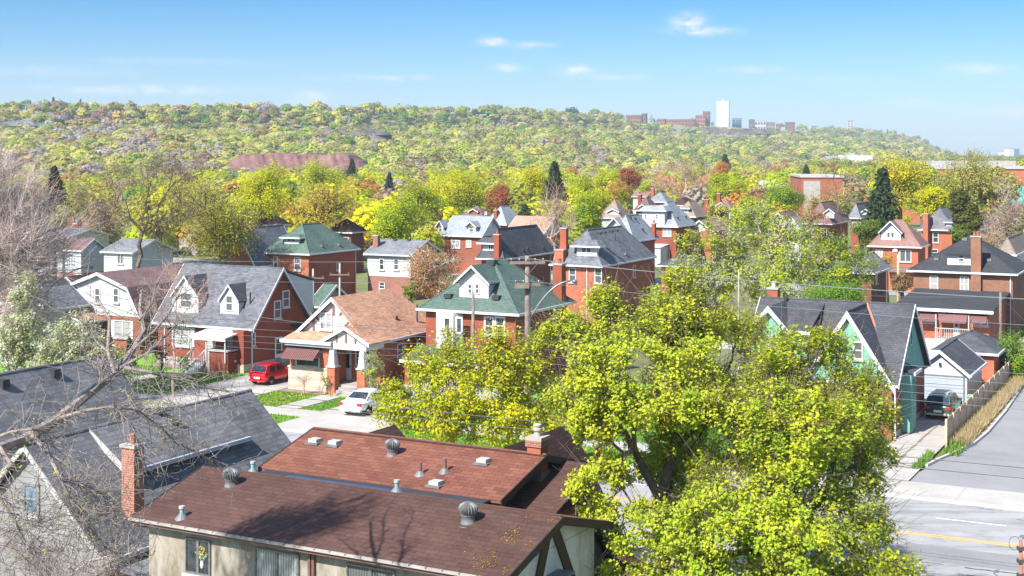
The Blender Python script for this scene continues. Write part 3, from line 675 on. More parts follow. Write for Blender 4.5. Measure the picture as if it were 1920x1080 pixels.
# --- bungalow with copper shingles and half-timbered gables
def bungalow():
    h = House('bungalow', 'brick and stone bungalow with copper-coloured roof and white half-timbered front gables', rect=(-61.9, -55.3, 85.6, 97.0), E=3.85, ov=.35)
    w, d, r = h.w, h.d, h.r; E, zr = 3.85, 6.95; o = .4; m = w*.44
    b = MB()                                            # porch is cut out of the right front corner
    for a, c in (((0, 0), (3.7, 0)), ((3.7, 0), (3.7, 1.9)), ((3.7, 1.9), (w, 1.9)), ((w, 1.9), (w, d)), ((w, d), (0, d)), ((0, d), (0, 0))): b.poly([(*a, -.3), (*c, -.3), (*c, 3.75), (*a, 3.75)])
    b.build('wall', 'br_orange', r)
    MB().box(-.08, 3.78, -.1, .3, -.3, 1.75).build('stone_base', 'stone', r); MB().box(-.12, 3.82, -.14, .3, 1.753, 1.86).build('stone_ledge', 'stone', r)
    # main roof: gable to the front (set back over a skirt), hipped at the rear
    xm = w/2; y0 = .5; run = w/2+o; zt = zr; k = (zt-E)/run
    rf = MB(); fr = lambda x: E+k*(x+o)
    ys = 1.05                                            # skirt top
    zs = E+.62
    rf.slab([(-o, y0, E), (xm, y0, zt), (xm, d+o-run, zt), (-o, d+o, E)][::-1], .14)
    rf.slab([(xm, y0, zt), (w+o, y0-1.0, E), (w+o, d+o, E), (xm, d+o-run, zt)][::-1], .14)
    rf.slab([(xm, d+o-run, zt), (w+o, d+o, E), (-o, d+o, E)][::-1], .14)
    roof = rf.build('roof', 'sh_copper', r)
    MB().slab([(-o, -.55, E-.02), (4.0, -.55, E-.02), (4.0, ys, zs), (-o+.55, ys, zs)], .12).build('skirt_roof', 'sh_copper', r)
    MB().box(-o-.05, 4.0, -.66, -.555, E-.25, E-.01).build('gutter', 'white', r); MB().box(-.1, 4.0, -.5, -.05, E-.45, E-.3).build('frieze', 'sd_blue', r)
    g = MB(); yg = y0+.3; g.ext([(.2, yg, zs-.45), (w-.2, yg, zs-.45), (xm, yg, zt-.25)], (0, .2, 0)); g.build('gable', 'st_white', r)
    k_ = MB()
    for sgn in (-1, 1):
        xe = xm+sgn*(w/2+o); p = [(xe, y0-.003, E-.02), (xm, y0-.003, zt+.02), (xm, y0-.003, zt-.30), (xe, y0-.003, E-.32)]; k_.ext(p, (0, -.06, 0))
    k_.build('rake_board', 'white', r)
    t = MB(); f = lambda x0, z0, x1, z1, yy=yg-.012: t.ext([(x0-.085, yy, z0), (x0+.085, yy, z0), (x1+.085, yy, z1), (x1-.085, yy, z1)], (0, -.04, 0))
    zb = zs-.1
    for sgn in (-1, 1):
        f(xm+sgn*1.75, zb, xm+sgn*1.75, zb+.95); f(xm+sgn*1.55, zb+1.05, xm+sgn*1.05, zb+.55); f(xm+sgn*1.05, zb+.55, xm+sgn*.9, zb); f(xm+sgn*.75, zt-1.05, xm+sgn*.55, zt-1.3)
    f(xm, zt-1.35, xm, zt-.6); t.build('timbering', 'brownmetal', r)
    h.win('F', (600.5, 586, 623.5, 618), 'vh', -yg, pane='curtain')
    # porch gable and pillars
    px0, px1 = 3.55, w+.15; pm = (px0+px1)/2; zp = 5.05; yp = -.35
    pr = MB(); kk = .88
    for sgn in (-1, 1):
        xe = pm+sgn*2.1; q = [(pm, yp-.25, zp), (xe, yp-.25, zp-2.1*kk*.62), (xe, 2.2, zp-2.1*kk*.62), (pm, 2.2, zp)]; pr.slab(q if sgn < 0 else q[::-1], .12)
    pr.build('porch_roof', 'sh_copper', r)
    q = MB()
    for sgn in (-1, 1):
        xe = pm+sgn*2.1; q.ext([(pm, yp-.253, zp+.02), (pm, yp-.253, zp-.25), (xe, yp-.253, zp-2.1*kk*.62-.25), (xe, yp-.253, zp-2.1*kk*.62+.02)], (0, -.05, 0))
    q.build('porch_rake', 'white', r)
    MB().ext([(px0-.1, yp, 3.75), (px1+.1, yp, 3.75), (pm, yp, zp-.12)], (0, .18, 0)).build('porch_gable', 'st_white', r)
    q = MB()
    for dx in (-.8, 0, .8): q.box(pm+dx-.065, pm+dx+.065, yp-.05, yp-.004, 3.85, 3.95+(.75 if dx == 0 else .35))
    q.build('porch_timbering', 'brownmetal', r)
    MB().box(px0-.1, px1+.1, yp-.02, yp+.25, 3.35, 3.745).build('porch_beam', 'white', r); MB().box(px1-.15, px1+.1, yp+.26, 2.0, 3.35, 3.745).build('porch_side_beam', 'white', r)
    for x in (px0+.35, px1-.3):
        MB().box(x-.33, x+.33, yp-.1, yp+.5, -.2, 2.0).build('porch_pier', 'br_orange', r); MB().box(x-.4, x+.4, yp-.17, yp+.57, 2.003, 2.12).build('pier_cap', 'offwhite', r)
        c = MB(); q0 = [(x-.28, yp-.08, 2.12), (x+.28, yp-.08, 2.12), (x+.28, yp+.48, 2.12), (x-.28, yp+.48, 2.12)]; q1 = [(x-.17, yp+.03, 3.35), (x+.17, yp+.03, 3.35), (x+.17, yp+.37, 3.35), (x-.17, yp+.37, 3.35)]
        for i in range(4): j = (i+1) % 4; c.poly([q0[i], q0[j], q1[j], q1[i]])
        c.build('column', 'white', r)
    MB().box(3.72, w+.1, .15, 1.89, -.2, .75).build('porch_floor', 'concrete', r)
    s = MB()
    for i in range(4): s.box(4.35, w-.75, .15-.32*(i+1), .15-.32*i-.002, -.2, .75-.17*(i+1))
    s.build('stair', 'concrete', r)
    h.door('F', (646, 657, 659, 707), 'white', -1.9, .77); h.win('F', (667, 656, 697, 687), 'vh', -1.9)
    h.win('F', (555, 664, 600, 688), '', -.02, pane='glass', sill=True); 
    a = MB(); u0, u1 = h.hit_face(535, 655, 'F', .5)[0], h.hit_face(596, 655, 'F', .5)[0]
    a.slab([(u0, -1.05, 2.62), (u1, -1.05, 2.62), (u1, -.03, 3.35), (u0, -.03, 3.35)], .03)
    for i in range(17): x = u0+(u1-u0)*i/16; a.slab([(x-.012, -1.06, 2.665), (x+.012, -1.06, 2.665), (x+.012, -.03, 3.395), (x-.012, -.03, 3.395)], .04)
    a.ext([(u0, -1.05, 2.62), (u0, -.03, 2.62), (u0, -.03, 3.33)], (.02, 0, 0)); a.ext([(u1-.02, -1.05, 2.62), (u1-.02, -.03, 2.62), (u1-.02, -.03, 3.33)], (.02, 0, 0)); a.box(u0, u1, -1.075, -1.052, 2.5, 2.64)
    a.build('awning', 'awning', r)
    h.win_uz('R', 4.2, 5.0, 2.2, 3.3, 'dh'); h.win_uz('R', 7.0, 7.8, 2.2, 3.3, 'dh')
    h.k = k; h.w += .05; x, y, z = h.hit_right(782, 603); MB().tube([(x, y, z-.1), (x, y, z+1.3)], .06, 8).build('vent_pipe', 'dark', r)
    x, y, z = h.hit_right(741, 597); MB().box(x-.15, x+.15, y-.15, y+.15, z-.05, z+.2).build('roof_vent', 'brownmetal', r)
    MB().box(w+.42, w+.52, -.4, d+o, E-.17, E+.012).build('side_gutter', 'white', r)
bungalow()

# --- green hip house
h = House('brick_house', 'brick house with green hip roof, white dormer and white bay, behind the utility pole', (972, 589), 6.0, 783, 1078)
h.walls('br_red').hip(487, 'sh_greenb')
h.dormer(861.5, 916, 558, 524, 497, 'gable', 'sd_white', 'sh_greenb', .4, [(877.5, 532, 886, 551), (891, 532, 899.5, 551)], 'dh')
h.vent([(841, 557.5), (931, 560.5)], sz=.28); h.vent([(922, 495)], sz=.35)
MB().ext([(.9, -.02, 3.2), (1.3, -.75, 3.2), (2.7, -.75, 3.2), (3.1, -.02, 3.2)], (0, 0, 2.65)).build('bay', 'white', h.r)
h.win('F', (832, 594, 846, 625), '', .75, pane='glass', sill=False, fw=.12); h.win('F', (855, 594, 868, 625), '', .75, pane='glass', sill=False, fw=.12)
h.win('F', (908, 593, 927, 629), 'dh', pane='glass', fw=.14); h.win('F', (928, 593, 948, 629), 'dh', pane='glass', fw=.14)
h.win('R', (1036, 584, 1043, 613), 'dh'); h.chim_px(1049, 560, 462, 17, 'R', wy=.8) if False else None
h.k = h.k; x, y, z = h.hit_right(1049, 556); h.chim(h.w-.15, y, 3, h.z_at(h.w, y, 497), .75, .75, 'br_red', 1)
h.vent([(1034, 535)], plane='R'); h.pipe(1019.5, 534, 518); h.pipe(1003, 527, 517)
MB().slab([(-.6, -2.6, 2.5), (h.w+.3, -2.6, 2.5), (h.w+.3, -.02, 3.25), (-.6, -.02, 3.25)], .15).build('porch_roof', 'sh_greenb', h.r)
MB().box(-.65, h.w+.35, -2.72, -2.605, 2.3, 2.51).build('porch_gutter', 'white', h.r)
for x in (-.2, 2.2, 4.6, h.w): MB().box(x-.18, x+.18, -2.4, -2.04, 0, 2.35).build('porch_post', 'br_red', h.r)
MB().box(-.4, h.w+.2, -2.5, -.02, -.2, .7).build('porch_base', 'stone_grey', h.r)
h.door('F', (905, 690, 918, 735), 'white', 0, .7); h.win_uz('F', 1.0, 3.0, 1.2, 2.3, 'v')
for x0, x1 in ((.1, 2.0), (2.4, 4.4)):
    q = MB(); q.box(x0, x1, -2.3, -2.2, 1.45, 1.52)
    for i in range(12): xx = x0+(x1-x0)*i/11; q.box(xx-.02, xx+.02, -2.27, -2.23, .7, 1.45)
    q.build('railing', 'white', h.r)

# --- brick house with grey hip roof and tall chimneys
h = House('brick_house', 'orange brick house with grey hip roof, low white dormer and two tall chimneys', (1129, 499), 6.0, 1031, 1230)
h.walls('br_orange').hip(431, 'sh_slate')
h.dormer(1081.5, 1119.5, 480, 461, 451, 'hip', 'sd_white', 'sh_slate', .5, [(1090.5, 464, 1109, 474.5)], 'v')
h.win('F', (1067, 502, 1080.5, 529.5), 'dh', pane='blind'); h.win('F', (1115, 503, 1129, 531), 'dh', pane='blind'); h.win('R', (1186, 497, 1191, 520), 'dh')
h.chim_wall(1048.5, 470, 18, mat='br_orange', flue=0); h.chim_px(1058, 470, 429, 13, mat='br_red', flue=1, fmat='galv')
h.vent([(1123, 439), (1132, 437.5), (1145, 435.5), (1155, 434)], sz=.22); h.pipe(1154, 450, 440); h.vent([(1172, 477)], mat='lead', plane='R'); h.downspout(1101, z1=6)

# --- dark hip roof behind
h = House('brick_house', 'dark brick house with charcoal hip roof and slim chimney, behind the green-roofed house', (945, 486), 6.0, 893, 1042)
h.walls('br_dark').hip(429, 'sh_charcoal')
h.dormer(905, 928, 470, 455, 446, 'shed', 'sd_white', 'sh_charcoal', .5, [(916, 458, 925, 470)], 'v')
h.chim_px(933, 480, 441, 11, mat='br_red'); h.vent([(980, 469), (988, 467), (1017, 465)], plane='R'); h.downspout(1031, 'R')

# --- green hip red brick at left
h = House('brick_house', 'dark red brick house with green hip roof and small white dormer, behind the slate-roofed house', (580, 476.5), 6.0, 489, 675)
h.walls('br_orange'); MB().box(h.w+.003, h.w+.06, 0, h.d, -.2, 5.9).build('side_wall', 'br_red', h.r); h.hip(421, 'sh_green')
h.dormer(533, 560, 457, 445, 440, 'hip', 'sd_white', 'sh_green', .4, [(539, 445.5, 554, 453)], 'v')
h.win('F', (513, 480, 521.5, 505), 'dhg', pane='blind'); h.win('F', (552, 482, 564, 507), 'dhg', pane='blind'); h.win('R', (630, 492, 637, 507), 'dh')
h.vent([(603, 462), (635, 460)], 'galv', plane='R'); h.pipe(606, 459, 451); h.downspout(666, 'R'); h.chim_px(528, 494, 476, 17, mat='br_red') if False else None

# --- chimney house in front of it (small garage with green roof)
h = House('garage', 'low garage with green gable roof beside two thin poles', (600, 575), 2.6, 572, 655, dep=6, cat='garage')
h.walls('sd_grey').gable('x', 533, 'sh_green', 'sd_grey')

# --- white sided house
h = House('white_house', 'white sided house with grey gable roof on a pale brick ground floor', (772, 479), 5.4, 680, dep=7.5)
h.walls('br_chim', upper='sd_white', zs=2.75).gable('x', 449.5, 'sh_grey')
h.win('F', (711.5, 485, 720.5, 506), 'dh', .05); h.win('F', (738.5, 485, 748, 506.5), 'dh', .05); h.win('F', (711, 529, 722, 542), 'dh'); h.chim_px(706, 462, 443, 11); h.vent([(741, 451), (767, 451)], sz=.2)

# --- pale gable with two dormers
h = House('brick_house', 'brick house with pale grey gable roof and two peaked white dormers', (905, 443.5), 5.5, 826, dep=7)
h.walls('br_orange').gable('x', 405, 'sh_pale')
h.dormer(821, 831, 434, 421, 413, 'gable', 'sd_white', 'sh_pale', .4, [(823, 422, 829, 433)]); h.dormer(875, 892, 436, 422.5, 415, 'gable', 'sd_white', 'sh_pale', .4, [(880, 423, 888, 435)])
h.win('F', (846, 450, 863, 465), 'vh', pane='curtain'); h.win('F', (874, 450, 884, 463), 'vh', pane='curtain')
h.win('R', (923, 415, 926, 429), 'dh', sill=False)

# --- light grey roof with white gable
h = House('brick_house', 'red brick house with pale roof and pointed white front gable, beside the white-fronted house', (1190, 452.5), 6.0, 1133, 1236)
h.walls('br_red').hip(404, 'sh_pale'); h.dormer(1139, 1168, 440, 424, 408, 'gable', 'sd_white', 'sh_pale', .5, [(1149, 426, 1160, 437)], 'v'); h.vent([(1181, 409), (1190, 411), (1204, 431)], sz=.22, plane='R')
h.chim_px(1226, 440, 420, 7, 'R', mat='br_red')

h = House('brick_house', 'brick house with steep pale blue-grey hip roof over a big white boxed dormer', (1271, 425), 6.0, 1203, 1306)
h.walls('br_red').hip(378.5, 'sh_pale'); h.dormer(1204, 1246, 424, 394.5, 386, 'hip', 'sd_white', 'sh_pale', .4, [(1208, 402, 1213, 410), (1229, 402, 1234, 410)])
h.win('F', (1243, 429, 1259, 443), 'v', pane='curtain'); h.vent([(1270, 409), (1285, 407)], sz=.22, plane='R')
MB().box(.2, h.w*.75, -3.4, -.02, 0, 2.9).build('rear_extension', 'sd_white', h.r)
MB().slab([(0, -3.6, 2.95), (h.w*.78, -3.6, 2.95), (h.w*.78, -.02, 3.25), (0, -.02, 3.25)], .1).build('extension_roof', 'white', h.r)

h = House('brick_house', 'brick house with tan hip roof, triple-window dormer and slim red chimney', (1304.5, 406.5), 6.0, 1262, 1331)
h.walls('br_red').hip(377, 'sh_tan'); h.dormer(1275, 1291, 399, 390.5, 386, 'hip', 'sd_white', 'sh_tan', .4, [(1277, 391.5, 1281, 398), (1284, 391.5, 1288, 398)]); h.chim_wall(1328, 375, 6, f='R', mat='br_red')

h = House('white_house', 'small house with rosy roof and peaked white front gable, left of the budding trees', (1336, 433), 5.0, 1285, dep=9)
h.walls('br_orange').gable('y', 413, 'sh_rosy'); h.win('F', (1303, 423, 1314, 434), 'v', pane='curtain')
MB().slab([(-4.5, -1.5, 3.2), (1.0, -1.5, 3.2), (1.0, 1.5, 4.8), (-4.5, 1.5, 4.8)], .15).build('porch_roof', 'sh_rosy', h.r)
MB().box(-4.2, -.02, -1.2, 4, 0, 3.2).build('side_wing', 'sd_white', h.r)

h = House('garage', 'low flat-looking dark grey hip roof over brick, left of the budding trees', (1298, 500), 3.6, 1231, dep=6, cat='garage')
h.walls('br_orange').hip(477, 'sh_charcoal'); h.win_uz('F', 1.5, 2.3, 1.4, 2.6, 'dh')

h = House('bungalow', 'house with peach roof and small peaked gable, behind the bare reddish tree', (1018, 443), 5.2, 941, dep=9)
h.walls('br_orange').gable('x', 405.5, 'sh_peach'); h.dormer(983, 1001, 446, 440, 431, 'gable', 'sd_peach', 'sh_peach', .4)

h = House('brick_house', 'brown-roofed house under the rusty red tree', (905, 404.5), 6.0, 863, 926); h.walls('br_dark').hip(386.5, 'sh_mauve', fas='brownmetal'); h.win('F', (909, 397, 913, 402), 'dh'); 
h.dormer(880, 896, 402, 396, 391, 'gable', 'br_dark', 'sh_mauve', .3)
h = House('brick_house', 'house with plain pale blue hip roof and a square brick chimney, behind the peach roof', (950, 421), 6.0, 905, 985); h.walls('br_red').hip(387, 'sh_pale'); h.chim_px(930, 406, 395, 7, mat='br_red')

# --- far row right of centre
for (lab, co, xl, xr, yt, rm, wm, dm) in (
    ('distant house with greyish tan roof left of the steep pale blue roof', (1165, 409), 1122, 1184, 374, 'sh_tan', 'sd_white', (1140, 1160, 402, 396, 391)),
    ('distant house with mauve-brown hip roof and a red chimney on its left', (1222, 395), 1187, 1240, 370, 'sh_mauve', 'br_red', (1199, 1211, 392, 387, 383)),
    ('distant house with short plum roof left of the tan hip roof', (1288, 385), 1262, 1306, 371, 'sh_plum', 'br_red', None),
    ('distant white and tan house right of the slim red chimney', (1372, 392), 1337, 1385, 373, 'sh_rosy', 'sd_white', (1344, 1360, 390, 385, 379)),
    ('distant grey roof with brick chimneys above the pale blue roof', (1250, 379), 1212, 1266, 360, 'sh_grey', 'br_red', None),
    ('brick house with grey hip roof half hidden by the dark spruce', (1614, 409), 1590, 1647, 381, 'sh_grey', 'br_red', (1617, 1630, 402, 396, 392)),
    ('brown-roofed house with pale side dormer, behind the budding trees', (1560, 420), 1503, 1596, 379, 'sh_mauve', 'br_red', (1546, 1564, 408, 398, 391)),
    ('small rooftop with mauve shingles among the trees at far left', (520, 422), 478, 545, 402, 'sh_mauve', 'sd_white', None),
    ('house with long brown roof under the orange tree', (660, 436), 610, 690, 411, 'sh_plum', 'br_dark', None),
    ('house with brown roof in front of the bare trees at far left', (180, 400), 120, 215, 378, 'sh_mauve', 'br_red', None),
    ('pale grey rooftop among the trees right of the yellow maple', (1835, 432), 1795, 1870, 404, 'sh_rosy', 'br_orange', None),
    ('white-walled house behind the tan budding trees at the right edge', (1905, 478), 1868, 1935, 446, 'sh_tan', 'sd_white', None)):
    h = House('distant_house', lab, co, 6.0, xl, xr, group='distant houses among the trees'); h.walls(wm).hip(yt, rm)
    if dm: h.dormer(*dm, 'gable', 'sd_white', rm, .3)
    h.win_uz('F', h.w*.2, h.w*.2+.9, 3.9, 5.3); h.win_uz('F', h.w*.65, h.w*.65+.9, 3.9, 5.3)
    if 'chimney' in lab: h.chim(h.w*.1, h.d*.3, 4, 9, .7, .7, 'br_red')
h = House('distant_house', 'peach-fronted house with brown gable roof behind the budding trees', (1480, 422), 4.6, 1437, dep=10); h.walls('sd_peach').gable('y', 398, 'sh_rosy', 'sd_peach'); h.win('F', (1446, 411, 1456, 421), 'v')
h = House('white_house', 'small white gable end with pale roof among the budding trees', (1506, 436), 4.6, 1462, dep=8); h.walls('sd_white').gable('y', 407, 'sh_pale'); h.win('F', (1478, 420, 1490, 430), 'v')
h = House('distant_house', 'far white rooftop left of the boxy brick school', (1450, 356), 5, 1418, dep=8); h.walls('sd_white').gable('x', 338, 'sh_pale')
h = House('distant_house', 'far pink-roofed white house above the steep pale roof', (1213, 369), 6, 1183, dep=9); h.walls('sd_white').gable('x', 355, 'sh_rosy')

# --- right: rosy hip with white dormer, red brick neighbour
h = House('brick_house', 'red brick house with rosy brown hip roof and peaked white twin-window dormer', (1727, 463.5), 5.6, 1627, 1743)
h.walls('br_orange').hip(412, 'sh_rosy'); h.dormer(1652, 1689, 450, 432, 414, 'gable', 'sd_white', 'sh_rosy', .4, [(1663, 435, 1669.5, 446), (1670.5, 435, 1677, 446)], '')
h.win('F', (1687, 469, 1709, 491), 'v', pane='blind'); h.win('F', (1642, 468, 1655, 482), 'v'); MB().slab([(2, -2, 2.6), (h.w+.2, -2, 2.6), (h.w+.2, -.02, 3.1), (2, -.02, 3.1)], .12).build('porch_roof', 'sh_rosy', h.r)
h = House('brick_house', 'orange brick house with grey hip roof and very tall brick chimney', (1790, 431.5), 6.0, 1722, dep=10)
h.walls('br_orange').hip(390, 'sh_foot'); h.chim_wall(1735.5, 402, 9, out=1.4, mat='br_orange', flue=1); h.win('F', (1749, 435, 1760, 455), 'dh'); h.win('F', (1746, 467, 1759, 480), 'dh'); h.dormer(1774, 1784, 424, 416, 411, 'shed', 'sd_white', 'sh_foot', .3)
h = House('brick_house', 'dark red brick back wing with grey hip roof beside the tan vines', (1640, 512), 4.8, 1585, 1671)
h.walls('br_dark').hip(478, 'sh_grey'); h.downspout(1663, 'R', mat='white'); h.win('R', (1641, 512, 1645, 532), 'dh')

# --- black hip, brown brick, with awning extension
h = House('brick_house', 'brown brick house with black hip roof and front extension with three maroon awnings', (1907, 514), 6.0, 1702, dep=10.5)
h.walls('br_brown').hip(441, 'sh_black')
h.dormer(1776, 1820, 497, 474, 466, 'shed', 'sd_white', 'sh_black', .35, [(1797, 478, 1808, 491)], 'h')
h.vent([(1756, 487), (1855, 489)], 'galv', .22); h.vent([(1809, 450)], 'galv', .25)
h.chim_wall(1830, 445, 18, mat='br_brown', flue=2); h.win('F', (1743.5, 517, 1759.5, 548), 'dh', pane='curtain'); h.win('F', (1800, 518, 1817, 548.5), 'dhv', pane='curtain'); h.downspout(1895)
w = h.w; y0 = -10.3; e0, e1 = .6, w-.6; ez = 3.45
MB().box(e0, e1, y0, -.02, -.3, ez).build('extension', 'br_orange', h.r); MB().box(e0-.05, e1+.05, y0-.05, y0+.3, -.3, .75).build('extension_base', 'concrete_light', h.r)
MB().slab([(e0-.4, y0-.5, ez+.05), (e1+.4, y0-.5, ez+.05), (e1+.4, -.02, 4.25), (e0-.4, -.02, 4.25)], .16).build('extension_roof', 'sh_black', h.r)
MB().box(e0-.45, e1+.45, y0-.62, y0-.505, ez-.22, ez+.06).build('extension_gutter', 'white', h.r)
for bx, wb in (((1726, 583, 1757, 594), (1731, 594, 1757, 605)), ((1762, 580, 1815, 597), None), ((1821, 587, 1852, 598), (1825, 598, 1853, 611))):
    u0, u1 = h.hit_face(bx[0], bx[3], 'F', -y0)[0], h.hit_face(bx[2], bx[3], 'F', -y0)[0]; z1, z0 = h.hit_face(bx[0], bx[1], 'F', -y0)[2], h.hit_face(bx[0], bx[3], 'F', -y0)[2]
    a = MB(); a.slab([(u0, y0-1.0, z0-.1), (u1, y0-1.0, z0-.1), (u1, y0-.02, z1), (u0, y0-.02, z1)], .03)
    for i in range(9): x = u0+(u1-u0)*i/8; a.slab([(x-.015, y0-1.0, z0-.06), (x+.015, y0-1.0, z0-.06), (x+.015, y0-.02, z1+.04), (x-.015, y0-.02, z1+.04)], .03)
    a.box(u0, u1, y0-1.03, y0-1.003, z0-.25, z0-.1); a.build('awning', 'awning', h.r)
    if wb: h.win('F', wb, 'v', -y0, fw=.12)
h.door('F', (1788, 596, 1799, 622), 'white', -y0, 1.0)
q = MB(); q.box(e0+3.6, e0+6.6, y0-1.5, y0-.02, 0, 1.0)
q.build('landing', 'concrete', h.r); q = MB(); q.box(e0+3.6, e0+6.6, y0-1.5, y0-1.44, 1.85, 1.92)
for i in range(16): x = e0+3.65+2.9*i/15; q.box(x-.02, x+.02, y0-1.49, y0-1.45, 1.0, 1.85)
q.build('railing', 'offwhite', h.r)
for x in (e0+3.7, e0+6.5): MB().box(x-.05, x+.05, y0-1.45, y0-1.35, 1.0, 3.1).build('awning_post', 'offwhite', h.r)

# --- left side houses behind
h = House('white_house', 'white house with brown roof above a brick ground floor, far left', (152, 470), 5.4, 106, 200, ov=.25)
h.walls('br_orange', upper='sd_white', zs=2.6).gable('x', 446, 'sh_mauve'); h.win('F', (123, 474, 130, 494), 'dh', .05); h.win('F', (133, 474, 139, 494), 'dh', .05); h.chim_px(121, 463, 450, 10); h.win('F', (140, 514, 156, 530), 'v')
h = House('white_house', 'white house with grey roof behind the tall budding tree, left of centre', (248, 474), 5.4, 188, dep=8, ov=.3)
h.walls('sd_white').gable('x', 448, 'sh_grey'); h.win('F', (220, 477, 232, 495), 'v')
h = House('brick_house', 'brick house with steep grey gable and small attic window, half hidden by yellow-green trees', (478, 500), 4.6, 408, dep=9)
h.walls('br_orange').gable('y', 428, 'sh_slate', 'br_dark'); h.win('F', (432, 450, 449, 463), 'v', pane='curtain'); h.win('F', (413, 479, 423, 497), 'dh', pane='curtain')
h = House('dark_house', 'dark brown house with peaked white-trimmed gable beside the left street lamp', (148, 545), 4.6, 98, dep=9)
h.walls('br_dark').gable('y', 519, 'sh_plum', 'br_dark'); h.win('F', (112, 528, 129, 562), 'v', .0)
h = House('white_house', 'white gable with grey roof at the left edge', (22, 590), 4.2, -70, dep=9); h.walls('sd_white').gable('y', 540, 'sh_slate')
h = House('distant_house', 'white house with grey roof at the far left, half hidden by the bare tree', (128, 446), 5.5, 60, dep=9, group='distant houses among the trees'); h.walls('sd_white').gable('x', 428, 'sh_grey'); h.win_uz('F', 1, 2, 3, 4.3)
# ------------------------------------------------------------------ green stucco house, garage, fence
def green_house():
    h = House('green_house', 'mint green stucco and brick house with charcoal roof and tall white-edged front gable', rect=(-28.0, -18.5, 87.5, 96.7), E=3.4, ov=.4)
    w, d, r = h.w, h.d, h.r; RM = 'sh_charcoal'
    h.walls('br_orange', z1=3.3, base='concrete', zb=.5)
    h.k = roof_gable(r, 0, w, 0, d, 3.4, 7.82, 'x', .4, .3, RM); gable_wall(r, 0, w, 0, d, 3.3, 7.55, 'x', 'st_teal', .25)
    k = h.k; yr = lambda z: (z-3.4)/k-.4
    # tall front gable
    xc, hw, za, ze = 6.75, 2.75, 7.75, 3.35; sl = (za-ze)/hw
    MB().box(xc-hw+.12, xc+hw-.12, -.3, .5, -.3, 3.32).build('front_wall', 'br_orange', r)
    MB().ext([(xc-hw+.05, -.33, 3.3), (xc+hw-.05, -.33, 3.3), (xc, -.33, za-.2)], (0, .4, 0)).build('front_gable', 'st_green', r)
    b = MB()
    b.slab([(xc-hw-.15, -.6, ze-.2), (xc-.002, -.6, za), (xc-.002, yr(za)+.1, za), (xc-hw-.15, .15, ze-.2)][::-1], .12)
    b.slab([(xc+.002, -.6, za), (xc+hw+.15, -.6, ze-.2), (xc+hw+.15, .15, ze-.2), (xc+.002, yr(za)+.1, za)][::-1], .12)
    rf = b.build('front_roof', RM, r); MB().tube([(xc, -.6, za), (xc, yr(za), za)], .07, 6).build('ridge_cap', RM, rf)
    q = MB()
    for g in (-1, 1): q.ext([(xc, -.603, za+.03), (xc, -.603, za-.42), (xc+g*(hw+.18), -.603, ze-.2-.38), (xc+g*(hw+.18), -.603, ze-.16)], (0, -.07, 0))
    q.build('rake_board', 'white', r)
    MB().tube([(xc+.05, yr(za)-.1, za+.0), (xc+hw+.1, .05, ze-.1)], .09, 6).build('valley_flashing', 'copper', r)
    h.win('F', (1600, 640, 1619, 674), 'dh', .33, pane='blind'); h.win('F', (1621, 742, 1647, 786), 'vh', .3, pane='curtain')
    # left wall dormer with gable and shed part
    y0 = .9; x0, x1, xs = .15, 2.7, 3.9; zt = 6.2
    b = MB(); b.ext([(x0, y0, 3.6), (x0, y0, zt), (x0, yr(zt)+.1, zt)], (xs-x0, 0, 0)); b.ext([(x0+.02, y0+.002, zt+.002), (x1, y0+.002, zt+.002), ((x0+x1)/2, y0+.002, 7.45)], (0, .2, 0)); dm = b.build('dormer', 'st_green', r)
    m = (x0+x1)/2; b = MB(); ra = 7.68; kk = (ra-zt)/(m-x0)
    b.slab([(x0-.25, y0-.35, zt-.25*kk), (m, y0-.35, ra), (m, yr(ra), ra), (x0-.25, yr(zt-.25*kk)+.1, zt-.25*kk)][::-1], .1)
    b.slab([(m, y0-.35, ra), (x1+.05, y0-.35, zt-.02), (x1+.05, yr(zt)+.1, zt-.02), (m, yr(ra), ra)][::-1], .1)
    b.slab([(x1+.055, y0-.35, zt), (xs+.2, y0-.35, zt), (xs+.2, yr(ra), ra), (m+.1, yr(ra), ra)], .1); b.build('dormer_roof', RM, dm)
    q = MB()
    for g, xe, zz in ((-1, x0-.28, zt-.25*kk), (1, x1+.05, zt)): q.ext([(m, y0-.353, ra+.03), (m, y0-.353, ra-.36), (xe, y0-.353, zz-.32), (xe, y0-.353, zz+.04)], (0, -.06, 0))
    q.box(x1+.06, xs+.22, y0-.42, y0-.353, zt-.2, zt+.03); q.build('dormer_trim', 'white', dm)
    h.win('F', (1439, 629, 1477, 666), 'v', -y0, pane='curtain', fw=.16)
    MB().box(w+.002, w+.65, 1.7, 3.2, .2, 3.9).build('side_bay', 'st_teal', r); MB().slab([(w, 1.5, 4.25), (w+.85, 1.5, 3.95), (w+.85, 3.4, 3.95), (w, 3.4, 4.25)], .12).build('bay_roof', RM, r); 
    MB().box(w+.86, w+.96, 1.4, 3.5, 3.78, 3.97).build('bay_gutter', 'white', r)
    h.win_uz('R', 4.2, 4.9, 5.2, 6.7, '', .02, frame='glass_teal', sill=False); h.win_uz('R', 2.2, 2.8, 2.4, 3.4, '', .65, frame='st_teal', sill=False); h.win_uz('R', 5.2, 5.9, 1.0, 2.0, 'dh')
    MB().tube([(w+.1, -.35, 3.2), (w+.1, -.35, .2)], .05, 8).build('downspout', 'white', r); MB().box(w-.3, w+.15, -.45, -.33, 3.2, 3.4).build('gutter_end', 'white', r)
    h.chim(.5, 4.9, 6.5, 8.35, .7, .6, 'br_orange', 1, 'white'); MB().tube([(1.5, 4.3, 7.4), (1.5, 4.3, 7.95)], .12, 8).build('vent_pipe', 'dark', r)
green_house()
h = House('garage', 'white garage with charcoal gable roof behind the parked green wagon', rect=(-19.9, -16.35, 100.3, 106.6), E=2.35, ov=.25, cat='garage')
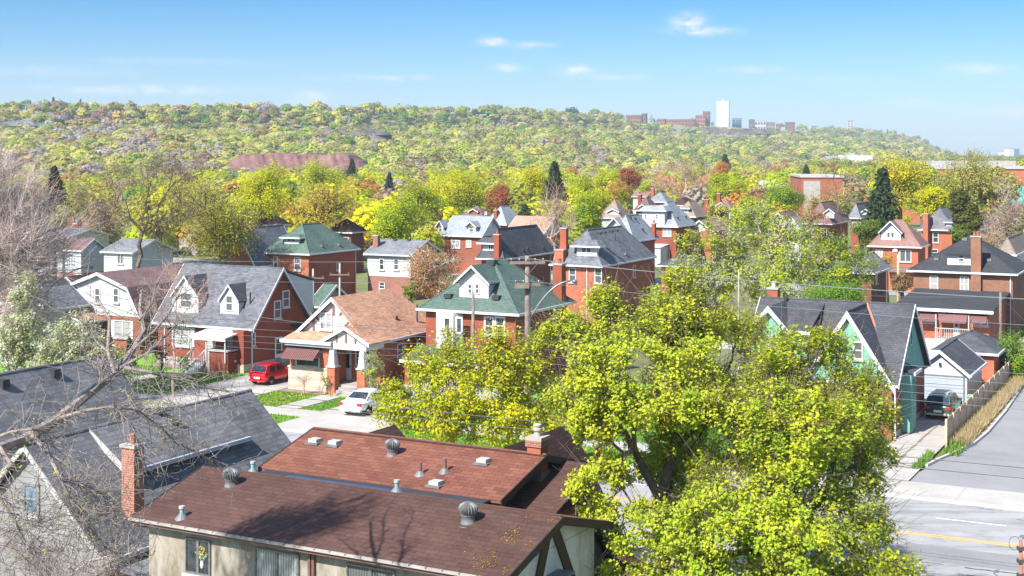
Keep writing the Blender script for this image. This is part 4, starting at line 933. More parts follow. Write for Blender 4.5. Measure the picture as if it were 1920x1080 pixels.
h.walls('sd_white', z1=2.3); roof_gable(h.r, 0, h.w, 0, h.d, 2.35, 3.95, 'y', .25, .3, 'sh_charcoal'); gable_wall(h.r, 0, h.w, 0, h.d, 2.3, 3.7, 'y', 'sd_white')
MB().box(.62, 3.42, -.02, -.003, 0, 2.2).build('door_backing', 'lead', h.r); b = MB()  # grey board serves as frame; its dark colour paints the shaded panel grooves
for i in range(4): b.box(.72, 3.32, -.06, -.022, .0+i*.53, .50+i*.53)
b.build('garage_door', 'sd_blue', h.r); MB().box(.12, .6, -.05, -.004, 0, 1.95).build('side_door', 'sd_blue', h.r); MB().box(1.7, 1.85, -.15, -.02, 2.85, 3.05).build('lamp', 'dark', h.r)
h = House('shed', 'low shed with charcoal hip roof tucked behind the white garage', rect=(-20.2, -16.0, 110, 115.5), E=2.6, ov=.3, cat='shed'); h.walls('br_orange').hip(None, 'sh_charcoal', .5)
def fence():
    r = thing('wood_fence', 'tall brown board fence along the driveway of the green wagon', 'fence', W(-15.25, 86.3), -A); rng = random.Random(4)
    L = 30.0; n = 13
    for i in range(n+1): y = L*i/n; MB().box(-.06, .06, y-.06, y+.06, -.1, 1.76).build('post', 'wood', r)
    for i in range(n):
        b = MB(); y0, y1 = L*i/n+.065, L*(i+1)/n-.065; k = 14
        for j in range(k):
            a = y0+(y1-y0)*j/k; b.box(-.035, -.012, a+.006, a+(y1-y0)/k-.006, .08, 1.72+rng.uniform(-.03, .03))
        b.box(-.01, .04, y0, y1, .3, .4); b.box(-.01, .04, y0, y1, 1.4, 1.5); b.build('panel', 'wood', r)
fence()
bn = thing('wheeled_bin', 'green wheeled bin beside the parked wagon', 'bin', W(-15.9, 99.6), -A)
MB().ext([(-.25, -.3, .08), (.25, -.3, .08), (.29, -.33, 1.0), (-.29, -.33, 1.0)], (0, .6, 0)).build('body', 'st_teal', bn); MB().slab([(-.31, -.36, 1.02), (.31, -.36, 1.02), (.31, .32, 1.1), (-.31, .32, 1.1)], .05).build('lid', 'st_green', bn)

# ------------------------------------------------------------------ grey shingle houses at lower left
def left_house():
    h = House('grey_house', 'near grey-sided house with steep charcoal shingle roof and tall brick chimney under bare branches', rect=(-43.9, -36.6, 39.3, 52.3), E=2.75, ov=.3)
    w, d, r = h.w, h.d, h.r; RM = 'sh_foot'
    h.walls('sd_grey', z1=2.7); m = w/2; zr = 6.6
    h.k = roof_gable(r, 0, w, 0, d, 2.75, zr, 'y', .3, .35, RM, rake='offwhite', rk=(1, 0)); gable_wall(r, 0, w, 0, d, 2.68, zr-.3, 'y', 'sd_grey')
    h.zr = zr
    y0, y1, xe, ze = 3.1, 10.4, w-1.75, 5.15              # long shed dormer towards the viewer's right
    b = MB(); b.box(m+.2, xe-.25, y0+.1, y1-.1, 2.9, ze-.06); b.ext([(m+.1, y0+.098, ze-.061), (xe-.25, y0+.098, ze-.061), (m+.1, y0+.098, zr-.2)], (0, .2, 0)); dm = b.build('dormer', 'sd_grey', r)
    MB().box(xe-.248, xe-.2, y0+.15, y1-.15, 3.2, ze-.1).build('dormer_side', 'sd_blue', dm)
    MB().slab([(m-.05, y0-.1, zr+.05), (xe+.15, y0-.1, ze), (xe+.15, y1+.1, ze), (m-.05, y1+.1, zr+.05)], .14).build('dormer_roof', RM, dm)
    MB().box(xe+.152, xe+.27, y0-.1, y1+.15, ze-.16, ze+.01).build('dormer_gutter', 'sd_blue', dm); MB().slab([(m, y0-.15, zr+.07), (xe+.2, y0-.15, ze+.02), (xe+.2, y0-.103, ze+.02), (m, y0-.103, zr+.07)], .3).build('dormer_rake', 'offwhite', dm)
    for a, c in ((4.4, 5.2), (6.2, 6.9)):
        q = MB(); x = xe-.2; z0, z1 = 3.7, 4.8; q.box(x+.003, x+.06, a, a+.09, z0, z1); q.box(x+.003, x+.06, c-.09, c, z0, z1); q.box(x+.003, x+.06, a+.09, c-.09, z0, z0+.09); q.box(x+.003, x+.06, a+.09, c-.09, z1-.09, z1)
        q.build('window', 'sd_blue', r); MB().box(x, x+.03, a+.05, c-.05, z0+.05, z1-.05).build('pane', 'glass', r.children[-1])
    h.win('F', (44, 905, 75, 966), 'dh', .01, frame='sd_grey', pane='glass_blue', fw=.12)
    # chimney
    p = PZ(252, 838, 5.8); 
    x, y, z = h.hitp(249, 838, (0, 1, 0), 2.2); Y = h.Y_at(x, y); h.chim(x, y, -.2, z, .62, .55, 'br_chim', 1, 'br_chim', 'concrete')
    for px, py in ((330, 796), (297, 775)): 
        k2 = (zr+.05-ze)/(xe+.15-m); X, Yy, Z = h.hitp(px, py, (k2, 0, 1), ze+k2*(xe+.15)); MB().box(X-.15, X+.15, Yy-.15, Yy+.15, Z-.05, Z+.22).build('roof_vent', 'dark', r)
    MB().box(w-.3, w+1.6, .4, 2.6, -.2, 2.2).build('side_porch', 'br_red', r); MB().slab([(w-.4, .2, 2.5), (w+1.9, .2, 2.2), (w+1.9, 2.8, 2.2), (w-.4, 2.8, 2.5)], .12).build('porch_roof', RM, r)
    h = House('grey_house', 'grey house with big charcoal roof at the left edge, beyond the chimney house', rect=(-52.9, -46.3, 41, 53.4), E=3.3, ov=.35)
    h.walls('sd_grey'); h.k = roof_gable(h.r, 0, h.w, 0, h.d, 3.3, 7.5, 'y', .35, .3, RM, rake='offwhite', rk=(1, 0)); gable_wall(h.r, 0, h.w, 0, h.d, 3.2, 7.2, 'y', 'sd_grey')
    h.zr = 7.5
    for px, py in ((102, 702), (6, 722)):
        x, y, z = h.hit_right(px, py); MB().box(x-.2, x+.2, y-.2, y+.2, z-.1, z+.25).build('roof_vent', 'dark', h.r)
    MB().slab([(-4, 11, 5.0), (h.w/2, 11, 5.0), (h.w/2, 13.5, 5.0), (-4, 13.5, 5.0)], .1) if False else None
left_house()
# ------------------------------------------------------------------ brown roofed building in the foreground
def turbine(par, x, y, z, s=1.0):
    b = MB().lathe((x, y, z-.15), [(.34*s, 0), (.32*s, .18*s), (.29*s, .22*s), (.29*s, .46*s), (.32*s, .48*s)], 20).build('turbine_vent', 'lead', par, True)
    pr = [(.28*s, .0)]+[(s*(.26+.15*math.sin(math.pi*(i+.2)/7.4)), .52*s*i/7) for i in range(1, 7)]+[(.18*s, .52*s), (.05*s, .56*s)]
    MB().lathe((x, y, z-.15+.48*s), pr, 40, .22).build('turbine_fins', 'galv', b); MB().lathe((x, y, z-.15), [(.55*s, -.02), (.5*s, .06)], 20).build('flashing', 'lead', b)
def brown_building():
    h = House('tudor_building', 'near stucco building with two brown and rust-red low gable roofs and black timbered gable', rect=(-32.0, -18.7, 36.4, 42.6), E=5.5, ov=.4, rot=29)
    w, d, r = h.w, h.d, h.r
    b = MB(); b.box(0, w, 0, d, -.2, 5.46); b.build('wall', 'st_beige', r)
    h.zr = 6.45; h.k = roof_gable(r, 0, w, 0, d, 5.5, 6.45, 'x', .4, .42, 'sh_brown', rake='timber', fascia=None, th=.12)
    gable_wall(r, 0, w, 0, d, 5.46, 6.25, 'x', 'st_ivory', .2); MB().box(w-.05, w+.012, .02, d-.02, -.2, 5.44).build('end_wall', 'st_ivory', r)
    # far slope in redder shingles: its different lighting put into the colour
    MB().slab([(-.4, d/2+.12, 6.445), (w+.4, d/2+.12, 6.445), (w+.4, d+.42, 5.53), (-.4, d+.42, 5.53)], .02).build('far_slope', 'sh_red', r)
    g = MB(); g.box(-.45, w+.4, -.50, -.405, 5.40, 5.475); g.build('gutter', 'concrete', r); g = MB()
    g.box(-.45, w+.4, -.404, -.3, 5.28, 5.38)
    for i in range(24): x = -.3+i*.57; g.box(x, x+.035, -.515, -.4, 5.45, 5.482)
    g.build('gutter_hanger', 'brownmetal', r)
    t = MB(); X = w+.014
    def bd(y0, z0, y1, z1, wd=.24): t.ext([(X, y0-wd, z0), (X, y0+wd, z0), (X, y1+wd, z1), (X, y1-wd, z1)], (.06, 0, 0))
    m = d/2; bd(m-.15, 6.1, m-1.35, 3.6); bd(m+.25, 6.0, m+1.75, 3.6); t.build('timbering', 'timber', r)
    b = MB().box(w+.05, w+.5, 2.9, 3.55, 4.0, 4.65).build('air_conditioner', 'galv', r); MB().box(w+.02, w+.6, 2.8, 3.65, 4.66, 4.7).build('hood', 'lead', b)
    MB().box(w+.501, w+.51, 2.98, 3.47, 4.08, 4.57).build('grille', 'darkmetal', b)
    for bx, st, pn in (((349, 1010, 396, 1077), 'v', 'glass'), ((479, 1032, 562, 1092), 'v', 'curtain'), ((651, 1062, 742, 1120), 'v', 'blind')): h.win('F', bx, st, 0, frame='galv', pane=pn, fw=.06)
    # vase of flowers in the first window
    x0, _, z0 = h.hit_face(379, 1062, 'F', .03); v = thing('flower_vase', 'vase of yellow and white flowers standing in the stucco building window', 'vase', h.r.matrix_basis @ Vector((x0, -.03, z0-.05)), -A)
    MB().lathe((0, 0, 0), [(.05, 0), (.07, .1), (.05, .2), (.06, .23)], 12).build('vase', 'white', v); rng = np.random.default_rng(3)
    np_mesh('flowers', leaf_quads(rng.normal(size=(60, 3))*(.10, .01, .10)+(0, 0, .42), .05, rng), 4, 'leaf', v, leaf_col('blossom', 60, rng)); np_mesh('blooms', leaf_quads(rng.normal(size=(30, 3))*(.07, .01, .06)+(0, 0, .56), .05, rng), 4, 'leaf', v, np.tile((.6, .42, .05), (30, 1)))
    h.downspout(583, mat='brownmetal', z1=5.5, o=.1); h.downspout(590, mat='brownmetal', z1=5.5)
    # back block with rust-red slope
    X0, X1, y0, y1 = -1.0, 8.75, 7.75, 13.9
    MB().box(X0+.3, X1-.3, y0+.2, y1, -.2, 5.44).build('back_wall', 'st_beige', r)
    k2 = roof_gable(r, X0, X1, y0, y1, 5.5, 6.42, 'x', .35, .4, 'sh_red', rake='timber', fascia=None, th=.12, name='back_roof'); gable_wall(r, X0, X1-.3, y0, y1, 5.44, 6.25, 'x', 'st_ivory', .2)
    MB().box(X0, X1, d+.43, y0-.36, 5.40, 5.47).build('valley', 'dark', r); MB().box(.4, 5.4, d+.47, d+.72, 5.475, 5.50).build('valley_lining', 'blue_tarp', r)
    yr = (y0+y1)/2; MB().box(X0-.4, X1+.4, yr-.16, yr+.16, 6.40, 6.44).build('ridge_shingles', 'sh_plum', r)
    # small cross gable
    for xc, ya, yb, hw, sl, nm in ((1.15, yr, 12.9, 1.7, .95, 'cross_roof'), ):
        q = MB()
        for sg in (-1, 1):
            p = [(xc, ya, 6.45), (xc+sg*hw, ya+1.2, 6.45-sl*hw), (xc+sg*hw, yb, 6.45-sl*hw), (xc, yb, 6.45)]; q.slab(p if sg > 0 else p[::-1], .12)
        q.build(nm, 'sh_plum', r); MB().box(xc-hw+.2, xc+hw-.2, ya+1.3, yb-.3, 0, 6.4-sl*hw).build('cross_wall', 'st_ivory', r)
    # tall tudor gable towards the street with swept right slope
    xc, ye = 7.25, 16.6; q = MB(); sl = 1.84
    q.slab([(xc, yr, 6.46), (xc+.75, yr+.2, 6.46-sl*.75), (xc+.75, 15.2, 6.46-sl*.75), (xc+3.2, 15.2, 6.46-sl*3.2), (xc+3.2, ye, 6.46-sl*3.2), (xc, ye, 6.46)], .14)
    q.slab([(xc, ye, 6.46), (xc-2.6, ye, 6.46-sl*2.6), (xc-2.6, 14.6, 6.46-sl*2.6), (xc-.5, 13.9, 6.46-sl*.5), (xc-.5, yr, 6.46-sl*.5), (xc, yr, 6.46)], .14); q.build('street_gable_roof', 'sh_plum', r)
    q = MB(); q.ext([(xc+.8, 15.197, 6.46-sl*.8-.02), (xc+3.2, 15.197, 6.46-sl*3.2-.02), (xc+3.2, 15.197, 6.1-sl*3.2), (xc+.8, 15.197, 6.1-sl*.8)], (0, -.12, 0)); q.ext([(xc+.5, 15.6, 5.3), (xc+2.6, 15.6, 1.6), (xc+2.2, 15.6, 1.2), (xc+.3, 15.6, 4.8)], (0, -.1, 0)); q.build('street_timbering', 'timber', r)
    MB().ext([(xc-2.2, 15.7, 0), (xc+2.6, 15.7, 0), (xc+2.6, 15.7, 1.4), (xc, 15.7, 6.1), (xc-2.2, 15.7, 2.2)], (0, .5, 0)).build('street_wall', 'st_white', r)
    # side roof with the chimney
    b = MB(); b.slab([(8.5, 8.3, 4.75), (10.55, 8.3, 4.75), (10.55, 12.3, 5.95), (8.5, 12.3, 5.95)], .16); b.build('side_roof', 'sh_brown', r); MB().box(8.5, 10.3, 8.6, 12.1, -.2, 4.7).build('side_wall', 'br_dark', r)
    X, Yy, Z = h.hitp(1008, 893, (0, -.3, 1), 4.75-.3*8.3); Yc = h.Y_at(X, Yy); h.chim(X, Yy, Z-.4, h.z_at(X, Yy, 824), .56, .6, 'br_orange', 0)
    ch = [c for c in r.children if c.name.startswith('chimney')][-1]; z = h.z_at(X, Yy, 824); MB().box(X-.33, X+.33, Yy-.36, Yy+.36, z-.22, z-.003).build('corbel', 'br_chim', ch); MB().lathe((X, Yy, z+.1), [(.13, 0), (.11, .2), (.17, .24), (.17, .32), (.1, .36), (.16, .4), (.16, .46), (.05, .5)], 14).build('flue', 'concrete', ch)
    MB().box(X-.34, X+.34, Yy-.36, Yy+.36, Z-.4, Z+.22).build('flashing', 'lead', ch)
    # entrance wing at lower right
    MB().box(w+.02, w+1.5, 6.4, 9.0, -.2, 3.0).build('wing_wall', 'st_white', r); MB().slab([(w-.3, 6.1, 3.8), (w+1.8, 6.1, 3.05), (w+1.8, 9.2, 3.05), (w-.3, 9.2, 3.8)], .2).build('wing_roof', 'sh_plum', r); MB().box(w+1.4, w+1.75, 6.3, 6.7, -.2, 2.85).build('wing_pier', 'br_dark', r); MB().box(w+.5, w+1.3, 6.36, 6.397, .9, 2.7).build('wing_opening', 'glass', r)
    # things on the roofs
    def on_front(px, py): return h.hit_front(px, py)
    def on_back(px, py): return h.hitp(px, py, (0, -k2, 1), 5.5-k2*(y0-.35))
    for f, px, py, s in ((on_front, 878, 978, .74), (on_front, 433, 909, .70), (on_back, 736, 852, .72)): turbine(r, *f(px, py), s)
    def box_vent(f, px, py, mat='offwhite'):
        x, y, z = f(px, py); b = MB().box(x-.2, x+.2, y-.2, y+.2, z+.02, z+.15).build('roof_vent', mat, r); MB().box(x-.3, x+.3, y-.3, y+.3, z-.06, z+.018).build('flashing', 'lead', b)
    for px, py in ((591, 829), (628, 833), (907, 867), (818, 909)): box_vent(on_back, px, py)
    for px, py in ((525, 891), (902, 941)): box_vent(lambda a, b: h.hitp(a, b, (0, h.k, 1), 6.45+h.k*d/2), px, py, 'lead')
    for f, px, py, yt, m in ((on_front, 341, 970, 951, 'teal_pipe'), (on_front, 744, 921, 902, 'teal_pipe'), (on_back, 474, 884, 867, 'teal_pipe'), (on_back, 788, 889, 867, 'brownmetal'), (on_back, 834, 884, 860, 'brownmetal')):
        x, y, z = f(px, py); zt = max(z+.25, h.z_at(x, y, yt)); b = MB().tube([(x, y, z-.1), (x, y, zt)], .07, 10).build('vent_pipe', m, r); MB().lathe((x, y, z-.08), [(.26, 0), (.1, .2)], 12).build('flashing', 'lead', b)
        if m == 'teal_pipe': MB().lathe((x, y, zt-.04), [(.1, 0), (.1, .08)], 12).build('pipe_cap', 'offwhite', b)
    # moss by the right gable
    rng = np.random.default_rng(9); n = 900; x = w+.3-abs(rng.normal(size=n))*.9; y = rng.random(n)**1.2*3.2; y = np.where(rng.random(n) < .35, 3.35+rng.random(n)*.5, y-.3)
    x = np.where(y > 3.2, w+.4-rng.random(n)*5, x); z = 6.45-np.abs(y-d/2)*h.k+.025
    keep = (np.sin(x*5.1)+np.sin(y*4.3+x*2))>.2; P = np.stack([x, y, z], 1)[keep]
    m = np_mesh('moss', leaf_quads(P, .032, rng, 2.0), 4, 'leaf', r, leaf_col('gold', len(P), rng)*.8); m['kind'] = 'stuff'
brown_building()
# ------------------------------------------------------------------ ground, street, lawns
def sheet(name, pts, z, mat, th=None, kind='structure', frame='st'):
    P = [W(s, t, z) for s, t in pts] if frame == 'st' else [Vector((*p, z)) for p in pts]
    b = MB()
    if th: b.slab(P, th)
    else: b.poly(P)
    o = b.build(name, mat); o['kind'] = kind; return o
def rect(s0, s1, t0, t1): return [(s0, t0), (s1, t0), (s1, t1), (s0, t1)]
sheet('ground', [(-3500, -300), (4500, -300), (4500, 5200), (-3500, 5200)], 0, 'earth', frame='xy')
sheet('road', rect(-200, 120, 59.8, 73.0), .006, 'asphalt')
for s0, s1, t0, t1 in ((-13.2, -5.8, 62.4, 64.8), (-2.5, 8, 69.6, 72.0), (-45, -38, 63, 65.5)): sheet('road_patch', rect(s0, s1, t0, t1), .010, 'asphalt_patch')
sheet('road_marking', rect(-150, 90, 66.25, 66.37), .014, 'line_yellow'); sheet('road_marking', rect(-150, 90, 66.52, 66.64), .014, 'line_yellow')
for k in range(-14, 10):
    for t in (63.1, 69.7): sheet('lane_marking', rect(k*9+1.2+(4 if t > 65 else 0), k*9+4.4+(4 if t > 65 else 0), t, t+.12), .014, 'line_white')
def cracks():
    rng = random.Random(2); b = MB()
    for i in range(80):
        s, t = rng.uniform(-28, 14), rng.choice((68.3, 68.6, 71.2, 65.2, 62.0, 61.0, 72.6)); dirn = rng.choice((0, 0, 0, 1)); L = rng.uniform(1.2, 6 if not dirn else 1.6); n = 10; ps = []
        for j in range(n+1): u = j/n*L; ps.append((s+(u if not dirn else rng.uniform(-.12, .12)), t+(u if dirn else rng.uniform(-.08, .08))))
        for (a, c), (e, f) in zip(ps, ps[1:]):
            w_ = rng.uniform(.012, .035); q = (0, w_) if not dirn else (w_, 0); b.poly([W(a-q[0], c-q[1], .017), W(e-q[0], f-q[1], .017), W(e+q[0], f+q[1], .017), W(a+q[0], c+q[1], .017)])
    o = b.build('road_cracks', 'crack'); o['kind'] = 'structure'
cracks()
for s_, t_ in ((-8.5, 68.2), (-15, 64.6), (-24, 70.3)):
    c_ = W(s_, t_, .018); b = MB(); b.poly([(c_.x+.33*math.cos(a*.314), c_.y+.33*math.sin(a*.314), c_.z) for a in range(20)]); b.build('manhole_cover', 'lead')['kind'] = 'structure'
for t0, t1 in ((73.0, 73.22), (59.58, 59.8)): sheet('kerb', rect(-200, 120, t0, t1), .13, 'pave_light', .16)
sheet('pavement', rect(-200, -30, 76.9, 79.1), .12, 'pave', .14); sheet('pavement', rect(-30, 120, 73.225, 76.4), .12, 'pave', .14); sheet('pavement', rect(-200, 120, 56.4, 58.6), .12, 'pave', .14)
sheet('pavement_slab', rect(-8.2, 4, 73.5, 76.2), .126, 'pave_light')
for i in range(30):
    s = -29+i*3.3; 
    if s < 20: sheet('pavement_joint', rect(s, s+.016, 73.25, 76.38), .1262 if s < -8.3 or s > 4 else .13, 'mulch')
sheet('pavement_joint', rect(-30, 20, 76.4, 76.44), .11, 'mulch')
sheet('boulevard_lawn', rect(-200, -30, 73.225, 76.9), .11, 'lawnm', .12); sheet('boulevard_lawn', rect(-200, 120, 58.6, 59.58), .11, 'lawnm', .12)
sheet('front_lawn', rect(-200, -30, 79.1, 100), .10, 'lawnm', .11); sheet('side_lawn', rect(-30, -18.9, 76.44, 90), .10, 'lawnm', .11)
def drive(s0, s1, t0, t1, z=.135, mat='pave'): return sheet('driveway', rect(s0, s1, t0, t1), z, mat)
drive(-68.6, -62.3, 73.22, 98, .137); drive(-54.6, -47.4, 73.22, 98, .137)
sheet('garden_path', rect(-58.3, -56.6, 79.1, 84.4), .14, 'pave'); sheet('garden_path', rect(-75.6, -74.3, 76.9, 87.5), .14, 'pave'); sheet('garden_path', rect(-45.3, -43.9, 79.1, 86), .14, 'pave'); sheet('flower_bed', rect(-62.2, -58.2, 84.3, 85.55), .14, 'mulch'); sheet('flower_bed', rect(-79, -73.4, 89.6, 91.1), .14, 'mulch')
sheet('driveway_right', rect(-18.4, -15.45, 76.45, 101.4), .13, 'pave')
b = MB(); rng = random.Random(8); prev = (-16.95, 76.5)
for i in range(26):
    nx = (-16.95+rng.uniform(-.06, .06), 77.4+i*.95); wd = .03+.07*rng.random(); b.poly([W(prev[0]-wd, prev[1], .136), W(prev[0]+wd, prev[1], .136), W(nx[0]+wd, nx[1], .136), W(nx[0]-wd, nx[1], .136)]); prev = nx
for t in (79.4, 82.6, 85.9, 89.5, 93): b.poly([W(-18.4, t, .134), W(-15.45, t+.1, .134), W(-15.45, t+.16, .134), W(-18.4, t+.05, .134)])
b.build('driveway_cracks', 'mulch')['kind'] = 'structure'
kerbpts = [(-15.25, 80.7), (-15.0, 82.4), (-14.45, 85), (-13.9, 88), (-13.7, 92), (-13.75, 100), (-14.0, 108), (-14.3, 114.5)]
sheet('parking_lot', [(-16.5, 76.42), (60, 76.42), (60, 135), (-13.0, 135)]+[p for p in kerbpts[::-1]]+[(-15.35, 79.5)], .05, 'asphalt_lot')
for (x0, x1, t0, t1) in ((-9, -8.9, 77, 92), (-2, -1.9, 78, 98)): sheet('lot_crack', [(x0, t0), (x0+.05, t0), (x1+2.0, t1), (x1+1.95, t1)], .056, 'crack')
b = MB()
for (a, c), (e, f) in zip(kerbpts, kerbpts[1:]):
    q = Vector((e-a, f-c)).normalized(); n_ = Vector((-q.y, q.x))*.16; b.ext([W(a, c, -.05), W(e, f, -.05), W(e+n_.x, f+n_.y, -.05), W(a+n_.x, c+n_.y, -.05)], (0, 0, .24))
b.build('lot_kerb', 'pave_light')['kind'] = 'structure'
sheet('verge', [(-15.2, 86)]+[(s-.17, t) for s, t in kerbpts[2:]]+[(-15.2, 114.5)], .12, 'straw')
sheet('back_lane', rect(-30, -16.5, 119, 140), .03, 'pave'); sheet('back_lane', rect(-120, 40, 121, 125), .02, 'pave'); sheet('side_street', rect(-200, 100, 176, 184), .02, 'asphalt')
def tufts(name, areas, n, kind, size, z, seed, hgt=.12):
    rng = np.random.default_rng(seed); P = []
    ar = np.array([(a[1]-a[0])*(a[3]-a[2]) for a in areas]); ns = (n*ar/ar.sum()).astype(int)
    for a, k in zip(areas, ns):
        s = a[0]+(a[1]-a[0])*rng.random(k); t = a[2]+(a[3]-a[2])*rng.random(k); P.append(np.stack([CA*s+SA*t, -SA*s+CA*t, np.full(k, z)], 1))
    P = np.concatenate(P); n = len(P); a = rng.random(n)*6.283; d = np.stack([np.cos(a), np.sin(a), np.zeros(n)], 1)*size; u = np.stack([rng.normal(size=n)*.3, rng.normal(size=n)*.3, np.ones(n)], 1)*(hgt*(.5+rng.random(n)))[:, None]
    v = np.empty((n, 3, 3)); v[:, 0] = P-d; v[:, 1] = P+d; v[:, 2] = P+u
    o = np_mesh(name, v.reshape(-1, 3), 3, 'leaf', None, leaf_col(kind, n, rng)); o['kind'] = 'stuff'; return o
PAL['grass'] = ((.20, .36, .05), (.12, .24, .03)); PAL['dry'] = ((.58, .46, .26), (.42, .32, .17)); PAL['dandelion'] = ((.75, .60, .02), (.65, .55, .05))
tufts('grass', [(-62.2, -58.4, 79.2, 84.2), (-56.5, -54.7, 79.2, 84), (-86, -75.8, 79.3, 89.5), (-74.2, -68.8, 79.3, 89.4), (-75, -54.7, 74.9, 76.8), (-68.7, -54.7, 73.3, 74.9), (-47.2, -31, 79.3, 86), (-47, -31, 73.4, 76.8)], 42000, 'grass', .035, .10, 1, .11)
tufts('grass', [(-30, -18.7, 76.6, 87), (-15.9, -15.4, 79.5, 84)], 16000, 'grass', .04, .10, 2, .28); tufts('dandelions', [(-62.2, -58.4, 79.2, 80.6), (-62, -58.4, 80, 84)], 260, 'dandelion', .05, .16, 3, .07); tufts('dry_grass', [(-15.1, -14.1, 86.5, 114)], 9000, 'dry', .04, .12, 4, .5); tufts('verge_weeds', [(-15.1, -14.2, 84, 100)], 700, 'grass', .06, .12, 5, .4)

# ------------------------------------------------------------------ cars
def car(name, label, s, t, L, Wd, hood, kind, paintm, rz=-A+math.pi/2, lug=False):
    """built nose to +x; stations of the body shell, cabin on top"""
    p = W(s, t, .137); root = thing(name, label, 'car', p, rz)
    hw = Wd/2; z0 = .24; belt = {'hatch': .93, 'sedan': .94, 'wagon': .96}[kind]; top = {'hatch': 1.50, 'sedan': 1.45, 'wagon': 1.55}[kind]
    if kind == 'hatch':  st = [(0, .86, .62, .80), (.12, .95, .32, .92), (.6, 1, .26, .96), (1.4, 1, .22, .95), (2.4, 1, .22, .95), (2.9, 1, .24, .93), (3.4, .97, .26, .80), (L-.12, .90, .30, .66), (L, .80, .38, .58)]; cab = [(.10, .94, .88), (.42, 1.42, .76), (1.2, top, .74), (2.0, top-.02, .75), (3.0, .94, .86)]
    elif kind == 'sedan': st = [(0, .86, .50, .86), (.12, .95, .34, 1.00), (.8, 1, .28, 1.02), (1.4, 1, .22, .97), (3.0, 1, .22, .96), (3.6, 1, .24, .92), (4.4, .97, .26, .82), (L-.15, .90, .30, .70), (L, .80, .38, .60)]; cab = [(.75, 1.0, .88), (1.45, 1.40, .72), (2.0, top, .70), (2.7, top-.02, .72), (3.65, .94, .86)]
    else: st = [(0, .88, .50, .86), (.10, .96, .34, .96), (.6, 1, .28, .98), (1.4, 1, .22, .97), (2.9, 1, .22, .96), (3.5, 1, .24, .94), (4.2, .97, .26, .86), (L-.15, .90, .30, .72), (L, .80, .38, .62)]; cab = [(.08, .98, .90), (.45, 1.46, .78), (1.0, top, .76), (2.3, top-.02, .76), (3.4, .94, .86)]
    def ring(x, k, zb, zt): # half section, rounded shoulders and sills
        a = hw*k; m = zb+(zt-zb)*.55
        q = [(a*.80, zb), (a*.97, zb+.10*(zt-zb)), (a, m), (a*.965, zb+.86*(zt-zb)), (a*.80, zt), (a*.35, zt+.012)]
        return [(x, y, z) for y, z in q]+[(x, -y, z) for y, z in q[::-1]]
    b = MB(); rs = [ring(*q) for q in st]; n = 12
    for r in rs: b.v += r
    for i in range(len(rs)-1):
        for j in range(n): a, c = i*n+j, i*n+(j+1) % n; b.f.append((a, c, c+n, a+n))
    b.f.append(tuple(range(n-1, -1, -1))); e = (len(rs)-1)*n; b.f.append(tuple(range(e, e+n)))
    body = b.build('body', paintm, root, True); md = body.modifiers.new('s', 'SUBSURF'); md.levels = md.render_levels = 2
    zc = .90; b = MB()                                    # roof panel and pillars
    prof = [(x, z, k) for x, z, k in cab]; 
    rows = [[(x, -hw*k*(1.0), z), (x, -hw*k*.7, z+.018), (x, 0, z+.035), (x, hw*k*.7, z+.018), (x, hw*k, z)] for x, z, k in prof]
    for r in rows: b.v += r
    for i in range(len(rows)-1):
        for j in range(4): a = i*5+j; b.f.append((a, a+1, a+6, a+5))
    i0 = len(b.v)                                          # sides of the cabin
    for sg in (-1, 1):
        up = [(x, sg*hw*k, z) for x, z, k in prof[1:4]]; lo = [(prof[0][0]+.02, sg*hw*.955, zc), (prof[1][0]+.2, sg*hw*.965, zc), (prof[2][0]+.1, sg*hw*.97, zc), (prof[3][0]+.2, sg*hw*.97, zc), (prof[4][0], sg*hw*.955, zc)]
        b.poly([lo[0], lo[1], up[0]]); b.poly([lo[1], lo[2], up[1], up[0]]); b.poly([lo[2], lo[3], up[2], up[1]]); b.poly([lo[3], lo[4], up[2]])
    b.build('cabin', paintm, root)
    def glass(nm, pts, off):
        q = MB(); c = sum((Vector(x) for x in pts), Vector())/len(pts); P = [c+(Vector(x)-c)*.88+Vector(off) for x in pts]; q.ext(P, tuple(-Vector(off)*.9)); q.build(nm, 'carglass', root)
    a, c2 = prof[0], prof[1]; glass('rear_window', [(a[0]+.04, -hw*a[2], a[1]+.02), (a[0]+.04, hw*a[2], a[1]+.02), (c2[0], hw*c2[2], c2[1]), (c2[0], -hw*c2[2], c2[1])], (-.035, 0, .03))
    a, c2 = prof[4], prof[3]; glass('windscreen', [(a[0]-.04, -hw*a[2], a[1]+.02), (a[0]-.04, hw*a[2], a[1]+.02), (c2[0], hw*c2[2], c2[1]), (c2[0], -hw*c2[2], c2[1])], (.035, 0, .03))
    mid = (prof[1][0]+prof[3][0])/2+.1
    for sg in (-1, 1):
        T = lambda x: (sg*hw*(.965-(.965-prof[2][2])*.88), ) ; zt = top-.10; yt = sg*hw*(prof[2][2]+.03); yb = sg*hw*.965
        for xa, xb, xc_, xd in ((prof[0][0]+.42, mid-.05, mid-.05, prof[1][0]+.16), (mid+.05, prof[4][0]-.3, prof[3][0]-.02, mid+.05)): glass('side_window', [(xa, yb, zc+.04), (xb, yb, zc+.04), (xc_, yt, zt), (xd, yt, zt)], (0, sg*.025, .006))
        if kind == 'wagon': glass('side_window', [(prof[0][0]+.2, yb, zc+.04), (prof[0][0]+.42, yb, zc+.04), (prof[1][0]+.1, yt, zt), (prof[1][0]+.02, yt, zt)], (0, sg*.025, .006))
        MB().box(prof[4][0]-.55, prof[4][0]-.38, min(sg*hw*.97, sg*(hw+.16)), max(sg*hw*.97, sg*(hw+.16)), .95, 1.08).build('mirror', paintm, root)
        zt_ = .70 if kind != 'hatch' else .72; x0 = st[0][0]
